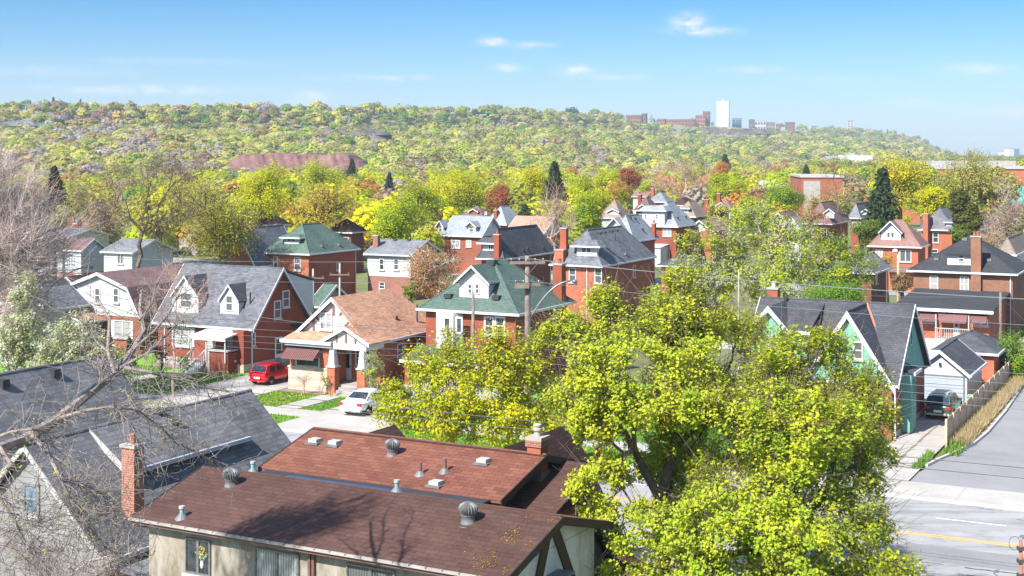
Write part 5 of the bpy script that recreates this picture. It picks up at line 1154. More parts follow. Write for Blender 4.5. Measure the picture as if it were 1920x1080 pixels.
        MB().box(x0-.015, x0+.22, sg*hw*.74-.14, sg*hw*.74+.17*1, zt_, zt_+.17).build('taillight', 'taillight', root) if kind != 'hatch' else MB().box(x0+.01, x0+.2, sg*hw*.80-.07, sg*hw*.80+.11, .68, .92).build('taillight', 'taillight', root)
        MB().box(L-.22, L-.02, sg*hw*.62-.16, sg*hw*.62+.14, .60, .72).build('headlight', 'plate', root)
        MB().box(mid-.3, mid-.15, sg*hw-.01 if sg > 0 else -hw-.02, sg*hw+.02 if sg > 0 else -hw+.01, .80, .83).build('handle', paintm, root)
    MB().box(-.03, .03, -.26, .26, .56 if kind == 'sedan' else .50, .70 if kind == 'sedan' else .64).build('licence_plate', 'plate', root)
    MB().box(-.05, .25, -hw*.84, hw*.84, .30, .44).build('bumper', 'cladding' if kind == 'wagon' else paintm, root)
    if kind == 'wagon':
        MB().box(.3, L-.5, -hw-.012, hw+.012, .24, .42).build('cladding', 'cladding', root)
        q = MB()
        for y in (-.5, .5): q.tube([(.6, y, top+.09), (2.3, y, top+.08)], .025, 6)
        for x in (.75, 1.1, 1.45, 1.8, 2.15): q.box(x-.04, x+.04, -.5, .5, top+.08, top+.12)
        q.build('roof_rack', 'alloy', root)
    for x in (.72 if kind == 'hatch' else .95, L-.78 if kind == 'hatch' else L-.95):
        for sg in (-1, 1):
            wheel = MB(); y = sg*(hw-.10); rr = .31; pr = [(.19, -.1), (.28, -.105), (rr, -.08), (rr, .08), (.28, .105), (.19, .1)]; nn = 20; i0 = 0
            for rad, o in pr:
                for q in range(nn): tt = 2*math.pi*q/nn; wheel.v.append((x+rad*math.cos(tt), y+o, rr+rad*math.sin(tt)))
            for k in range(5):
                for q in range(nn): a, c = k*nn+q, k*nn+(q+1) % nn; wheel.f.append((a, c, c+nn, a+nn))
            wh = wheel.build('wheel', 'tyre', root, True); m_ = MB(); ho = []
            for q in range(nn): tt = 2*math.pi*q/nn; ho.append((x+.19*math.cos(tt), y+sg*.085, rr+.19*math.sin(tt)))
            m_.ext(ho, (0, -sg*.1, 0)); m_.build('rim', 'alloy', wh)
            k_ = MB(); 
            for q in range(5): tt = 2*math.pi*q/5+.3; k_.ext([(x+rd*math.cos(tt+da), y+sg*.088, rr+rd*math.sin(tt+da)) for rd, da in ((.06, -.5), (.17, -.25), (.17, .25), (.06, .5))], (0, sg*.004, 0))
            k_.build('rim_gap', 'tyre', wh)
            MB().ext([(x+.36*math.cos(tt), y+sg*.102, rr+.02+.36*math.sin(tt)) for tt in [math.pi*i/10 for i in range(11)]], (0, -sg*.15, 0)).build('wheel_arch', 'tyre', root)
    return root
car('parked_car', 'small red hatchback parked in the driveway beside the bungalow', -64.9, 85.6, 3.8, 1.68, 0, 'hatch', 'car_red')
car('parked_car', 'white sedan parked nose-in on the driveway right of the bungalow', -51.9, 78.4, 5.0, 1.86, 0, 'sedan', 'car_white')
car('parked_car', 'silver sedan parked close beside the white sedan', -49.2, 79.6, 4.8, 1.82, 0, 'sedan', 'car_silver')
car('parked_car', 'dark green station wagon with roof rack parked before the white garage', -17.25, 94.6, 4.7, 1.75, 0, 'wagon', 'car_green')

# ------------------------------------------------------------------ hydrant, poles, wires
hp = PZ(1122, 856, .1); hy = thing('fire_hydrant', 'red fire hydrant with blue cap at the kerb behind the tudor gable', 'hydrant', hp)
MB().lathe((0, 0, 0), [(.17, 0), (.17, .05), (.12, .06), (.12, .55), (.155, .56), (.155, .61), (.13, .62)], 14).build('barrel', 'hyd_red', hy, False)
MB().lathe((0, 0, .62), [(.14, 0), (.13, .08), (.07, .15), (.03, .17), (.03, .22)], 14).build('bonnet', 'hyd_blue', hy)
for sx in (-1, 1): MB().tube([(0, 0, .45), (sx*.2, 0, .45)], .055, 8).build('nozzle', 'hyd_red', hy)
def pole(name, label, base, h, r, mat='pole_wood', cat='pole'):
    o = thing(name, label, cat, base); MB().tube([(0, 0, -.3), (0, 0, h*.5), (0, 0, h)], [r*1.15, r, r*.82], 12).build('shaft', mat, o, True); return o
PS, PT = -37.5, 75.6
mp = pole('utility_pole', 'weathered wooden utility pole with two cross-arms before the green-roofed house', W(PS, PT), 11.35, .165)
def arm(par, z, L, ang=0, ins=4, wd=.09):
    c, s = math.cos(ang), math.sin(ang); b = MB(); b.ext([(-L*c+.05*s, -L*s-.05*c-.2, z-wd), (L*c+.05*s, L*s-.05*c-.2, z-wd), (L*c-.05*s, L*s+.05*c-.2, z-wd), (-L*c-.05*s, -L*s+.05*c-.2, z-wd)], (0, 0, wd*2)); a = b.build('cross_arm', 'pole_wood', par)
    for i in range(ins):
        u = -L*.9+1.8*L*i/(ins-1); MB().lathe((u*c, u*s-.2, z+wd), [(.025, 0), (.05, .06), (.03, .09), (.055, .12), (.03, .17)], 8).build('insulator', 'darkmetal', a)
arm(mp, 10.95, 1.05, .05, 5); arm(mp, 9.65, .75, .1, 4); MB().box(-.75, .1, -.5, -.2, 9.45, 9.62).build('bracket', 'pole_wood', mp)
q = MB(); q.tube([(0, -.25, 10.2), (.6, -.3, 10.9)], .02, 5); q.tube([(0, -.25, 10.2), (-.6, -.3, 10.9)], .02, 5); q.tube([(.15, -.22, 10.2), (.15, -.22, 0)], .05, 8); q.build('brace', 'darkmetal', mp)
def lamp_arm(par, p0, reach, rise, dirx=1, n=10):
    pts = [(p0[0]+dirx*reach*(1-math.cos(u*math.pi/2))*.15+dirx*reach*.85*u, p0[1], p0[2]+rise*math.sin(u*math.pi/2)) for u in [i/n for i in range(n+1)]]
    MB().tube(pts, .055, 8).build('lamp_arm', 'galv', par, True); e = pts[-1]
    hd = MB().lathe((e[0]+dirx*.25, e[1], e[2]-.1), [(.1, 0), (.17, .05), (.16, .14), (.06, .2)], 12).build('lamp_head', 'galv', par, True); MB().lathe((e[0]+dirx*.25, e[1], e[2]-.22), [(.03, 0), (.11, .05), (.14, .12)], 12).build('lens', 'curtain', hd)
lamp_arm(mp, (.1, -.15, 7.55), 2.45, 2.3)
def pole_px(name, label, px, ytop, Y, r, mat='pole_wood', cat='pole', z0=0):
    p = PY(px, ytop, Y); return pole(name, label, (p.x, p.y, z0), p.z-z0, r, mat, cat), p
pole_px('wooden_pole', 'plain grey wooden pole before the white dormer of the green-roofed house', 887, 548, 86, .11)
o, p = pole_px('wooden_pole', 'thin grey pole by the low green garage roof, left of the two', 587, 504, 124, .10, 'concrete'); arm(o, p.z-.8, 1.0, 0, 3, .05)
o, p = pole_px('wooden_pole', 'thin grey pole by the low green garage roof, right of the two', 637, 494, 128, .10, 'concrete'); arm(o, p.z-1.0, .9, 0, 3, .05)
o, p = pole_px('street_lamp', 'street lamp with long curved arm above the white blossom trees', 88, 545, 101, .11, 'concrete', 'lamp'); lamp_arm(o, (0, 0, p.z-.1), 2.9, 1.75)
o, p = pole_px('street_lamp', 'slim pale lamp post between the vines and the black-roofed house', 1684, 472, 150, .13, 'wood', 'lamp'); MB().lathe((-.3, 0, p.z-.1), [(.1, 0), (.3, .1), (.28, .3), (.1, .4)], 12).build('lamp_head', 'white', o); MB().tube([(0, 0, p.z-.4), (-.05, 0, p.z), (-.25, 0, p.z+.1)], .04, 6).build('lamp_arm', 'galv', o)
o, p = pole_px('wooden_pole', 'grey wooden pole before the maroon awnings at the right', 1876, 548, 126, .13)
o, p = pole_px('wooden_pole', 'thin pole standing behind the mint green house and the budding trees', 1385, 505, 128, .07, 'concrete')
rp = PY(1914, 1015, 40); o = pole('service_pole', 'rusty reddish pole with looped wires in the bottom right corner', (rp.x, rp.y, 0), rp.z, .06, 'rust')
for k, (dx, r) in enumerate(((-.18, .16), (.12, .12))): MB().tube([(dx+r*math.cos(i*.42), -.02, rp.z-.05+r*1.2*math.sin(i*.42)) for i in range(16)], .008, 5).build('loop', 'wirem', o)
for z in (.15, .5, .9): MB().box(-.09, .09, -.09, .09, rp.z-z-.1, rp.z-z).build('clamp', 'darkmetal', o)
def wire(label, a, b, sag, r=.016, mat='wirem', n=24, group='overhead wires along the street'):
    a, b = Vector(a), Vector(b); pts = [a.lerp(b, i/n)-Vector((0, 0, sag*4*(i/n)*(1-i/n))) for i in range(n+1)]
    c = sum(pts, Vector())/len(pts); o = MB().tube([p-a for p in pts], r, 5, False).build('overhead_wire', mat); o.location = a; tag(o, label, 'wire', group); return o
pt = lambda s, z, t=PT, dx=0: W(s, t+dx, z)
for i, (z, dx, nm) in enumerate(((11.2, -.3, 'topmost'), (11.15, .35, 'second topmost'), (9.9, -.3, 'third'))):
    wire('%s wire leaving the cross-armed pole to the left' % nm, pt(PS, z, dx=dx), pt(PS-62, z-.3, dx=dx), .9, .013, 'wirepale'); wire('%s wire leaving the cross-armed pole to the right' % nm, pt(PS, z, dx=dx), pt(PS+58, z-.4, dx=dx), .9, .013, 'wirepale')
for i, z in enumerate((6.9, 6.35, 5.9, 5.5, 5.1)):
    n_ = ('highest', 'second', 'middle', 'fourth', 'lowest')[i]
    wire('%s of five low wires crossing the bungalow to the left' % n_, pt(PS, z), pt(PS-62, z-.2), .5, .011, 'wirepale' if i else 'wirem'); wire('%s of five low wires crossing the green wagon driveway' % n_, pt(PS, z), pt(PS+60, z-.2), .5, .011, 'wirepale')
for i, (z, dz) in enumerate(((5.75, 0), (5.35, 0))):
    wire('%s dark cable over the near kerb' % ('upper', 'lower')[i], W(-85, 58, z), W(25, 58, z-.25), .35, .018)
wire('black cable sweeping across the copper roof to the pole', PY(470, 592, 88), PY(979, 620, 84), .4, .016); wire('cable from the pole across the dark window wall', PY(979, 600, 84), PY(640, 690, 105), .3, .012)
wire('pale cable from the wooden pole to the right edge, upper', PY(1876, 556, 126), PY(1410, 541, 124), .3, .016, 'wirepale'); wire('guy wire of the pole before the maroon awnings', PY(1876, 556, 126), PY(1925, 605, 122), 0, .014)
wire('service cable down to the white garage', PY(1876, 570, 126), PY(1770, 672, 101), .5, .012); wire('cable leaving the lamp by the blossom trees', PY(88, 556, 101), PY(330, 600, 92), .4, .012)
wire('long high wire above the black-roofed house', PY(1240, 500, 140), PY(1930, 489, 140), .5, .016, 'wirepale'); wire('lower wire above the black-roofed house', PY(1240, 504, 140), PY(1930, 496, 140), .5, .016, 'wirepale')
# ------------------------------------------------------------------ foreground maples
def px_tree(name, label, base, lobes, Y, kind, seed, dens, m, sig, size, fork, kind2=None, frac2=0, bark='bark', rtip=.011, twigs=3, cat='tree', sq=.85, thr=-.1):
    rng = np.random.default_rng(seed); root = thing(name, label, cat, base); off = np.array(base)
    L = [(np.array(PY(x, y, Y+dy))-off, r*(Y+dy)/F) for x, y, r, dy in lobes]
    tips = lobe_tips(L, dens, rng, 2.4, sq)
    g = np.sin(tips[:, 0]*1.9+1)+np.sin(tips[:, 1]*2.1)+np.sin(tips[:, 2]*2.3+.5)   # gaps between clumps
    tips = tips[g > thr*3-1.2]
    segs = grow((0, 0, -.2), tips, rtip, rng, np.array(PY(*fork))-off, .16, 2, .42)
    fk = np.array(PY(*fork))-off; d = tips-fk; d /= np.linalg.norm(d, axis=1)[:, None]
    for k in range(twigs):
        st = tips-d*.3*rng.random((len(tips), 1)); e = st+(d+rng.normal(size=d.shape)*.7)*(.25+.5*rng.random(len(tips)))[:, None]; segs += [(a, b, .011, .005) for a, b in zip(st, e)]
    segs_mesh('trunk', segs, bark, root); crown(root, tips, m, sig, size, kind, rng, .45, kind2, frac2); return root
b1 = PZ(1262, 1200, 0); b1 = Vector((b1.x*51/b1.y, 51, 0))
px_tree('maple_tree', 'big yellow-green maple in the middle foreground, its dark limbs showing over the road', b1,
    [(1275, 580, 75, 0), (1230, 640, 95, 1.5), (1140, 630, 80, 1), (1085, 680, 75, -1), (1060, 750, 45, 0), (1165, 720, 105, -2), (1320, 650, 95, 2), (1300, 720, 105, -2), (1180, 800, 85, 0), (1110, 790, 50, -2), (1085, 905, 34, -3.5), (1050, 890, 26, -3.5), (1130, 960, 40, -3), (1020, 660, 40, 0), (1050, 620, 50, 0), (1420, 700, 80, 0), (1400, 640, 55, 2), (1140, 880, 34, -2), (1170, 1000, 40, -2), (1260, 800, 95, 1), (1370, 690, 75, 0), (1330, 600, 50, 1), (1390, 620, 45, 3), (1330, 870, 80, 2), (1240, 880, 60, 2.5), (1290, 960, 60, 3), (1190, 930, 40, 2), (1380, 780, 80, 1), (1165, 880, 40, -1), (1215, 970, 45, -2), (1290, 930, 40, 1), (1275, 530, 35, 0), (1140, 570, 40, 1), (1020, 650, 28, 0)],
    51, 'maple', 11, 52, 42, .14, .066, (1250, 1075, 51), 'limegreen', .25, 'bark', thr=.25)
b2 = Vector((PY(1440, 600, 48).x, 48, 0))
px_tree('maple_tree', 'broad bright green maple in the right foreground, reaching down to the bottom edge', b2,
    [(1540, 680, 65, 1), (1548, 640, 35, 1), (1480, 660, 50, 1), (1640, 780, 45, 0), (1620, 720, 45, 1), (1400, 760, 90, 1), (1470, 720, 85, 0), (1580, 740, 80, 1), (1430, 800, 95, -1), (1530, 820, 110, -2), (1610, 850, 70, 0), (1380, 880, 90, 1), (1480, 920, 110, -2), (1590, 930, 85, -1), (1640, 990, 40, -1), (1350, 990, 100, -2), (1240, 1030, 85, -3), (1470, 1030, 120, -3), (1580, 1040, 95, -2), (1330, 1080, 120, -3), (1180, 1075, 60, -3), (1680, 1080, 60, -3), (1440, 1130, 130, -3), (1600, 1120, 90, -3)],
    48, 'maple', 12, 46, 42, .14, .066, (1430, 1110, 48), 'limegreen', .45, thr=.1, bark='bark')
px_tree('young_maple', 'airy yellow-green young maple just behind the small brown cross gable', Vector((PY(850, 700, 76).x, 76, .1)),
    [(800, 690, 55, 0), (770, 750, 60, 0), (850, 660, 45, 1), (850, 730, 75, -1), (740, 780, 42, -1), (820, 790, 60, -1), (730, 740, 32, 0), (880, 790, 50, 0), (900, 690, 45, 1)], 76, 'yellow', 13, 25, 32, .19, .082, (850, 835, 76), 'lime', .5, 'bark', .009)
px_tree('young_maple', 'airy yellow-green young maple right of the plain wooden pole', Vector((PY(950, 700, 75).x, 75, .1)),
    [(930, 640, 40, 0), (960, 690, 60, 0), (920, 740, 65, 0), (1000, 740, 65, 1), (960, 800, 60, -1), (1040, 790, 55, 0), (1050, 830, 45, -1), (1000, 660, 45, 0), (890, 760, 40, -1), (905, 655, 35, 0)], 75, 'yellow', 14, 25, 32, .19, .082, (950, 830, 75), 'lime', .5, 'bark', .009)

# ------------------------------------------------------------------ bare trees at left
def tips_px(lobes, Y, dens, seed, sq=.85):
    rng = np.random.default_rng(seed); return lobe_tips([(np.array(PY(x, y, Y+dy)), r*(Y+dy)/F) for x, y, r, dy in lobes], dens, rng, 2.2, sq)
baretree('bare_tree', 'tall pale bare tree at the left edge, dense with mauve twigs', PY(-60, 285+17.5*F/96, 96)-Vector((0, 0, .0)),
    tips_px([(-30, 310, 70, 0), (15, 370, 70, 0), (50, 440, 80, 2), (20, 450, 80, -2), (75, 500, 65, 0), (-40, 420, 100, 0), (20, 570, 75, 0), (105, 455, 42, 3), (-30, 540, 80, 2), (35, 390, 60, 3), (60, 590, 50, 1)], 96, 15, 21), 21, 'bark_mauve', .019, 10, (.5, 1.7), None, fork=np.array(PY(-50, 600, 96)), budm=1)
baretree('bare_tree', 'spreading bare tree with dark limbs and pinkish twig ends left of centre', PY(265, 285+17.5*F/150, 150),
    tips_px([(210, 330, 45, 0), (290, 310, 50, 0), (350, 330, 50, 2), (180, 390, 50, 0), (260, 380, 60, -2), (340, 390, 55, 0), (150, 350, 35, 0), (310, 440, 50, 0), (210, 430, 40, 0)], 150, 8, 22), 22, 'bark', .013, 6, (.6, 1.8), ('bud', .07), fork=np.array(PY(258, 500, 150)), budm=1)
broadleaf('budding_tree', 'tall budding olive-green tree with crooked limbs, behind the slate-roofed house', 415, 312, 505, 85, 158, 'bud', 23, 1.3, .10, 'bark', 'yellow', .5, twig=2, m=12, nl=24)
# the near tree whose limbs reach in from the left
def near_tree():
    rng = np.random.default_rng(31); root = thing('bare_tree', 'near bare tree reaching its crooked limbs over the grey roofs from the left edge', 'tree', (-15.6, 30, 0)); off = np.array((-15.6, 30, 0.))
    V = lambda x, y, Y: np.array(PY(x, y, Y))-off; segs = []
    def limb(pts, r0, r1):
        P = [V(*p) for p in pts]; n = len(P)-1
        for i in range(n):
            for j in range(3):
                a = P[i]+(P[i+1]-P[i])*(j/3); b = P[i]+(P[i+1]-P[i])*((j+1)/3); u0 = (i+j/3)/n; u1 = (i+(j+1)/3)/n
                segs.append((a, b, r0+(r1-r0)*u0, r0+(r1-r0)*u1))
        return P
    segs.append((np.array((0, 0, -.2)), np.array((0.1, 0, 6)), .50, .42)); segs.append((np.array((.1, 0, 6)), V(-160, 900, 30), .42, .34)); segs.append((V(-160, 900, 30), V(-260, 300, 29), .3, .16)); segs.append((V(-160, 900, 30), V(-20, 850, 30), .22, .15))
    tw = []
    main = limb([(-20, 850, 30), (40, 828, 31), (110, 785, 32), (170, 735, 33), (215, 700, 34), (250, 655, 35), (270, 620, 36), (262, 580, 37), (265, 545, 38)], .15, .03)
    subs = [([(215, 700, 33.5), (202, 660, 34), (205, 600, 35), (190, 570, 36), (160, 548, 37)], .055, .012), ([(250, 655, 34.5), (290, 620, 35), (315, 590, 36), (330, 560, 37), (360, 540, 38)], .04, .01), ([(225, 690, 33.5), (280, 660, 34), (300, 640, 35), (330, 610, 36), (345, 600, 37)], .04, .01), ([(262, 600, 36), (285, 570, 37), (290, 540, 38), (310, 500, 39)], .03, .008),
        ([(235, 690, 33), (285, 699, 33), (330, 712, 33.5), (370, 725, 34), (430, 735, 35)], .05, .01), ([(110, 785, 31.5), (160, 770, 31), (215, 762, 31), (260, 770, 31.5), (300, 800, 32)], .05, .012), ([(60, 815, 30.8), (90, 850, 30.5), (115, 900, 30), (135, 945, 30), (165, 985, 30), (200, 1030, 30.5)], .055, .012), ([(115, 900, 30), (150, 905, 30.4), (190, 925, 31), (225, 960, 31)], .035, .01),
        ([(300, 800, 32), (330, 830, 32.5), (370, 850, 33), (410, 870, 33.5)], .025, .008), ([(202, 660, 34), (180, 640, 34.5), (165, 620, 35), (150, 600, 35)], .025, .008), ([(170, 735, 32.5), (195, 715, 33), (190, 690, 33), (200, 670, 34)], .03, .01), ([(0, 840, 30), (20, 870, 29.5), (-10, 920, 29), (30, 980, 29), (60, 1040, 29)], .05, .012), ([(-30, 830, 30), (20, 810, 30), (60, 805, 30), (100, 812, 30.5)], .05, .015), ([(215, 762, 31), (250, 800, 31), (265, 850, 31.5), (275, 880, 32)], .02, .007), ([(285, 699, 33), (330, 700, 34), (380, 715, 35), (400, 760, 35)], .025, .007)]
    lines = [main[3:]]
    for p, a, b in subs: lines.append(limb(p, a, b))
    dense = {2: 1, 3: 1.2, 7: 1.7, 8: 1.6, 9: 1.3, 12: 1.6, 6: 1.4, 14: 1.3}
    ends = []
    for li, P in enumerate(lines):
        k = int(36*dense.get(li, .9))
        for _ in range(k):
            i = rng.integers(0, len(P)-1); u = rng.random(); p = P[i]+(P[i+1]-P[i])*u; d = P[i+1]-P[i]; d /= np.linalg.norm(d)
            e = d*.7+rng.normal(size=3)*.75; e /= np.linalg.norm(e); L = .25+.9*rng.random()**1.5; q = p
            for s_ in range(4):
                e = e+rng.normal(size=3)*.28; e[2] -= .03; q2 = q+e/np.linalg.norm(e)*L/4*1.3; segs.append((q, q2, .008*(1-s_*.15)+.002, .007*(1-s_*.17)+.001))
                if s_ > 0:
                    for __ in range(2):
                        f = e/np.linalg.norm(e)*.5+rng.normal(size=3)*.6; f /= np.linalg.norm(f); q3 = q2+f*L*.3*rng.random(); segs.append((q2, q3, .0055, .003)); ends.append(q3)
                q = q2
    # bushy fine twigs hanging low on the left
    for (cx, cy, rp, Y, n) in ((190, 930, 60, 30.5, 170), (150, 990, 60, 30, 170), (60, 1020, 70, 29.5, 200), (230, 1030, 40, 31, 110), (20, 960, 50, 29, 100), (110, 800, 45, 31.5, 70), (330, 790, 60, 32.5, 80), (430, 745, 40, 35, 50), (260, 740, 60, 33, 60)):
        c = V(cx, cy, Y); r = rp*Y/F
        for _ in range(n):
            p = c+rng.normal(size=3)*r*.55; e = rng.normal(size=3); e[2] -= .25; e /= np.linalg.norm(e); q = p
            for s_ in range(4): e = e+rng.normal(size=3)*.35; q2 = q+e/np.linalg.norm(e)*.16; segs.append((q, q2, .006, .0045)); q = q2
            ends.append(q)
    segs_mesh('trunk', segs, 'bark_near', root, .012); E = np.array(ends); E = E[rng.random(len(E)) < .12]; crown(root, E, 1, .02, .022, 'lime', rng)
    # upper boughs outside the frame that throw the twig shadows on the roofs
    return root
near_tree()
baretree('bare_tree', 'large bare tree standing left of the frame, its boughs shading the brown roof', Vector((-22.5, 33.5, 0)),
    lobe_tips([(np.array((-15.0, 34.6, 18.7)), 1.5), (np.array((-15.2, 36.6, 16.4)), 1.2), (np.array((-15.8, 33.5, 20.2)), 1.7), (np.array((-15.3, 35.5, 17.4)), 1.3), (np.array((-17, 34, 17)), 2)], 18, np.random.default_rng(5)), 33, 'bark_near', .02, 9, (.3, .8))
baretree('bare_tree', 'pinkish bare young tree between the barn-shaped house and the pointed dormers', PY(325, 285+17.5*F/101, 101),
    tips_px([(320, 540, 40, 0), (360, 570, 40, 0), (285, 560, 36, 0), (330, 510, 35, 0), (380, 540, 30, 1), (300, 600, 36, 0)], 101, 9, 34), 34, 'bark_pink', .010, 7, (.3, .9), fork=np.array(PY(325, 640, 101)))
baretree('bare_shrub', 'twiggy bare shrub in the bottom left corner by the grey gable', Vector(PY(90, 1190, 50)), tips_px([(40, 1045, 60, 0), (110, 1050, 60, 0), (180, 1060, 45, 0), (230, 1040, 40, 0), (20, 1000, 30, -1)], 50, 60, 35), 35, 'bark_grey', .008, 8, (.2, .6), cat='shrub')

# ------------------------------------------------------------------ white blossom trees
for i, (label, lobes, Y) in enumerate((
    ('white blossom tree at the left edge under the bare mauve tree', [(40, 600, 42, 0), (20, 650, 48, 0), (60, 665, 45, 0), (45, 550, 30, 0), (-20, 660, 45, 0), (50, 525, 18, 0)], 93),
    ('white blossom tree with upright sprays before the small brown porch', [(115, 640, 32, 0), (105, 690, 36, 0), (155, 650, 38, 0), (157, 605, 22, 0), (150, 690, 36, 0), (80, 660, 26, 0), (118, 610, 14, 0)], 91),
    ('smallest white blossom tree beside the lawn and the barn-shaped house', [(195, 670, 26, 0), (190, 650, 20, 0), (215, 690, 24, 0), (240, 700, 20, 0), (180, 690, 22, 0), (230, 668, 16, 0)], 91))):
    x = lobes[1][0]; px_tree('blossom_tree', label, Vector((PY(x, 700, Y).x, Y, .1)), lobes, Y, 'blossom', 40+i, 34, 26, .15, .085, (x, 735, Y), 'palelilac', .35, 'bark_grey', .008, 2, sq=1.25, thr=-.3)

# ------------------------------------------------------------------ middle distance, surveyed one by one
BL = broadleaf
BL('lime_tree', 'rounded lime-green tree left of the pale two-dormer roof', 748, 372, 470, 68, 200, 'lime', 101, 1.3, .12, kind2='green', frac2=.15)
BL('yellow_tree', 'bright yellow-green tree behind the bare dark-limbed tree, left of the orange tree', 490, 298, 420, 62, 225, 'yellow', 102, 1.3, .13, kind2='lime', frac2=.4)
BL('gold_tree', 'large golden orange tree behind the green hip roof', 600, 328, 440, 70, 205, 'gold', 103, 1.1, .12, 'bark_dark', 'bud', .25, m=9)
BL('yellow_tree', 'pale yellow-green tree just behind the top of the golden orange tree', 592, 300, 380, 55, 290, 'lime', 104, 1.2, .15, kind2='bud', frac2=.3)
BL('yellow_tree', 'wide bright yellow tree above the pale two-dormer roof', 850, 316, 410, 68, 285, 'yellow', 105, 1.3, .15, kind2='lime', frac2=.3)
BL('olive_tree', 'olive-lime tree between the lime tree and the wide yellow tree', 790, 340, 420, 50, 245, 'lime', 106, 1.2, .13, kind2='olive', frac2=.35)
BL('rust_tree', 'rusty orange tree over the brown roof near the centre', 938, 340, 402, 36, 268, 'rust', 107, 1.3, .12, 'bark_dark')
BL('yellow_tree', 'big yellow tree left of and behind the dark centre spruce', 1005, 308, 400, 46, 275, 'yellow', 108, 1.3, .14, kind2='lime', frac2=.2)
BL('lime_tree', 'big lime tree right of the dark centre spruce', 1090, 318, 420, 48, 262, 'lime', 109, 1.3, .14, kind2='yellow', frac2=.4)
BL('lime_tree', 'mid-green tree rising right beside the bare reddish tree', 1102, 350, 445, 38, 215, 'lime', 110, 1.2, .11, kind2='green', frac2=.45)
BL('orange_tree', 'small orange tree beside the little blue spruce', 712, 349, 400, 34, 295, 'rust', 111, 1.1, .13)
BL('orange_tree', 'orange-brown tree with loose crown above the pink-roofed far house', 1150, 336, 395, 34, 330, 'orange', 112, 1.1, .14, kind2='lime', frac2=.3)
BL('orange_tree', 'dense rust-orange crown above the loose orange tree', 1180, 311, 355, 26, 400, 'rust', 113, 1.2, .16)
BL('lime_tree', 'yellow-green crown left of the rust-orange crown', 1140, 313, 365, 30, 410, 'yellow', 114, 1.2, .16, kind2='lime', frac2=.5)
BL('lime_tree', 'rounded pale lime tree right of the far pink roof', 1222, 328, 378, 26, 370, 'lime', 115, 1.2, .15)
baretree('budding_tree', 'mauve-orange bare tree with wide twiggy crown over the tan hip roof', PY(1280, 285+17.5*F/345, 345), tips_px([(1250, 340, 28, 0), (1290, 325, 30, 0), (1315, 350, 28, 0), (1270, 365, 26, 0), (1235, 355, 18, 0)], 345, 2.2, 116), 116, 'bark_pink', .04, 7, (1.0, 2.6), ('orange', .14), fork=np.array(PY(1278, 385, 345)), budm=1, thin=.06)
BL('lime_tree', 'broad lime-green tree above the slim red chimney', 1368, 318, 388, 50, 310, 'lime', 117, 1.3, .15, kind2='olive', frac2=.2)
BL('green_tree', 'fresh green rounded tree left of the boxy brick school', 1468, 345, 405, 42, 300, 'green', 118, 1.3, .14, kind2='lime', frac2=.35)
BL('orange_tree', 'small orange crown beside a dark conifer, above the lime tree', 1350, 302, 338, 26, 430, 'orange', 119, 1.2, .16)
baretree('bare_tree', 'tall dark leafless tree before the boxy brick school', PY(1571, 285+17.5*F/235, 235), tips_px([(1560, 330, 22, 0), (1590, 335, 18, 0), (1570, 305, 16, 0), (1548, 355, 14, 0), (1592, 370, 14, 0)], 235, 2.0, 120), 120, 'bark', .03, 5, (.6, 1.6), fork=np.array(PY(1572, 390, 235)), thin=.05)
BL('olive_tree', 'olive budding tree right of the boxy brick school', 1570, 345, 440, 48, 255, 'bud', 121, 1.0, .12, kind2='green', frac2=.4, m=8)
BL('yellow_maple', 'very tall airy yellow tree at the right, above the rosy roof', 1688, 265, 410, 62, 245, 'yellow', 122, 1.0, .15, 'bark', 'gold', .15, nl=22, m=10)
BL('yellow_maple', 'lower yellow tree between the tall yellow tree and the columnar cedar', 1750, 345, 420, 42, 240, 'yellow', 123, 1.1, .14, kind2='lime', frac2=.25)
BL('budding_tree', 'airy olive-yellow tree with heavy dark limbs near the right edge', 1815, 268, 400, 68, 262, 'bud', 124, .9, .14, 'bark', 'lime', .35, twig=2, m=10, nl=20)
BL('budding_tree', 'tan budding tree filling the right edge above the black roof', 1890, 330, 480, 72, 190, 'tan', 125, 1.0, .09, 'bark_grey', 'bud', .35, twig=5, m=6, nl=20)
BL('budding_tree', 'tan-orange budding tree behind the black-roofed house chimney', 1850, 420, 500, 40, 168, 'gold', 126, .9, .08, 'bark_grey', 'tan', .5, twig=4, m=5)
BL('cedar', 'tall narrow bronze-green cedar above the black roof', 1801, 338, 445, 13, 205, 'cedar', 127, 5, .10, nl=26, kind2='brownfir', frac2=.2)
BL('cedar', 'shorter narrow cedar right beside the tall cedar', 1826, 372, 445, 13, 203, 'cedar', 128, 5, .10, nl=20)
BL('cedar', 'bushy low cedar below the tall narrow cedar', 1800, 418, 452, 20, 185, 'cedar', 129, 3, .10, kind2='green', frac2=.3)
spruce('spruce_tree', 'tall dark spruce before the yellow tree at the right', 1655, 318, 450, 42, 215, 'spruce', 130)
BL('green_shrub', 'olive cedar bushes at the foot of the dark right spruce', 1622, 405, 470, 32, 190, 'cedar', 131, 1.8, .09, kind2='green', frac2=.4)
spruce('spruce_tree', 'dark green spruce in the centre among yellow trees', 1040, 305, 372, 24, 245, 'spruce', 132)
spruce('spruce_tree', 'small blue spruce left of the lime tree', 730, 324, 362, 12, 310, 'bluespruce', 133, n=1600)
spruce('spruce_tree', 'brownish dark fir behind the mauve bare tree at far left', 102, 314, 380, 24, 175, 'brownfir', 134)
spruce('spruce_tree', 'dark twin-topped pine tip above the golden orange tree', 660, 298, 325, 10, 420, 'spruce', 135, n=1200)
spruce('spruce_tree', 'dark conifer above the boxy brick school', 1512, 309, 335, 11, 430, 'spruce', 136, n=1200)
spruce('spruce_tree', 'dark conifer beside the small orange crown', 1360, 290, 315, 12, 520, 'spruce', 137, n=1200)
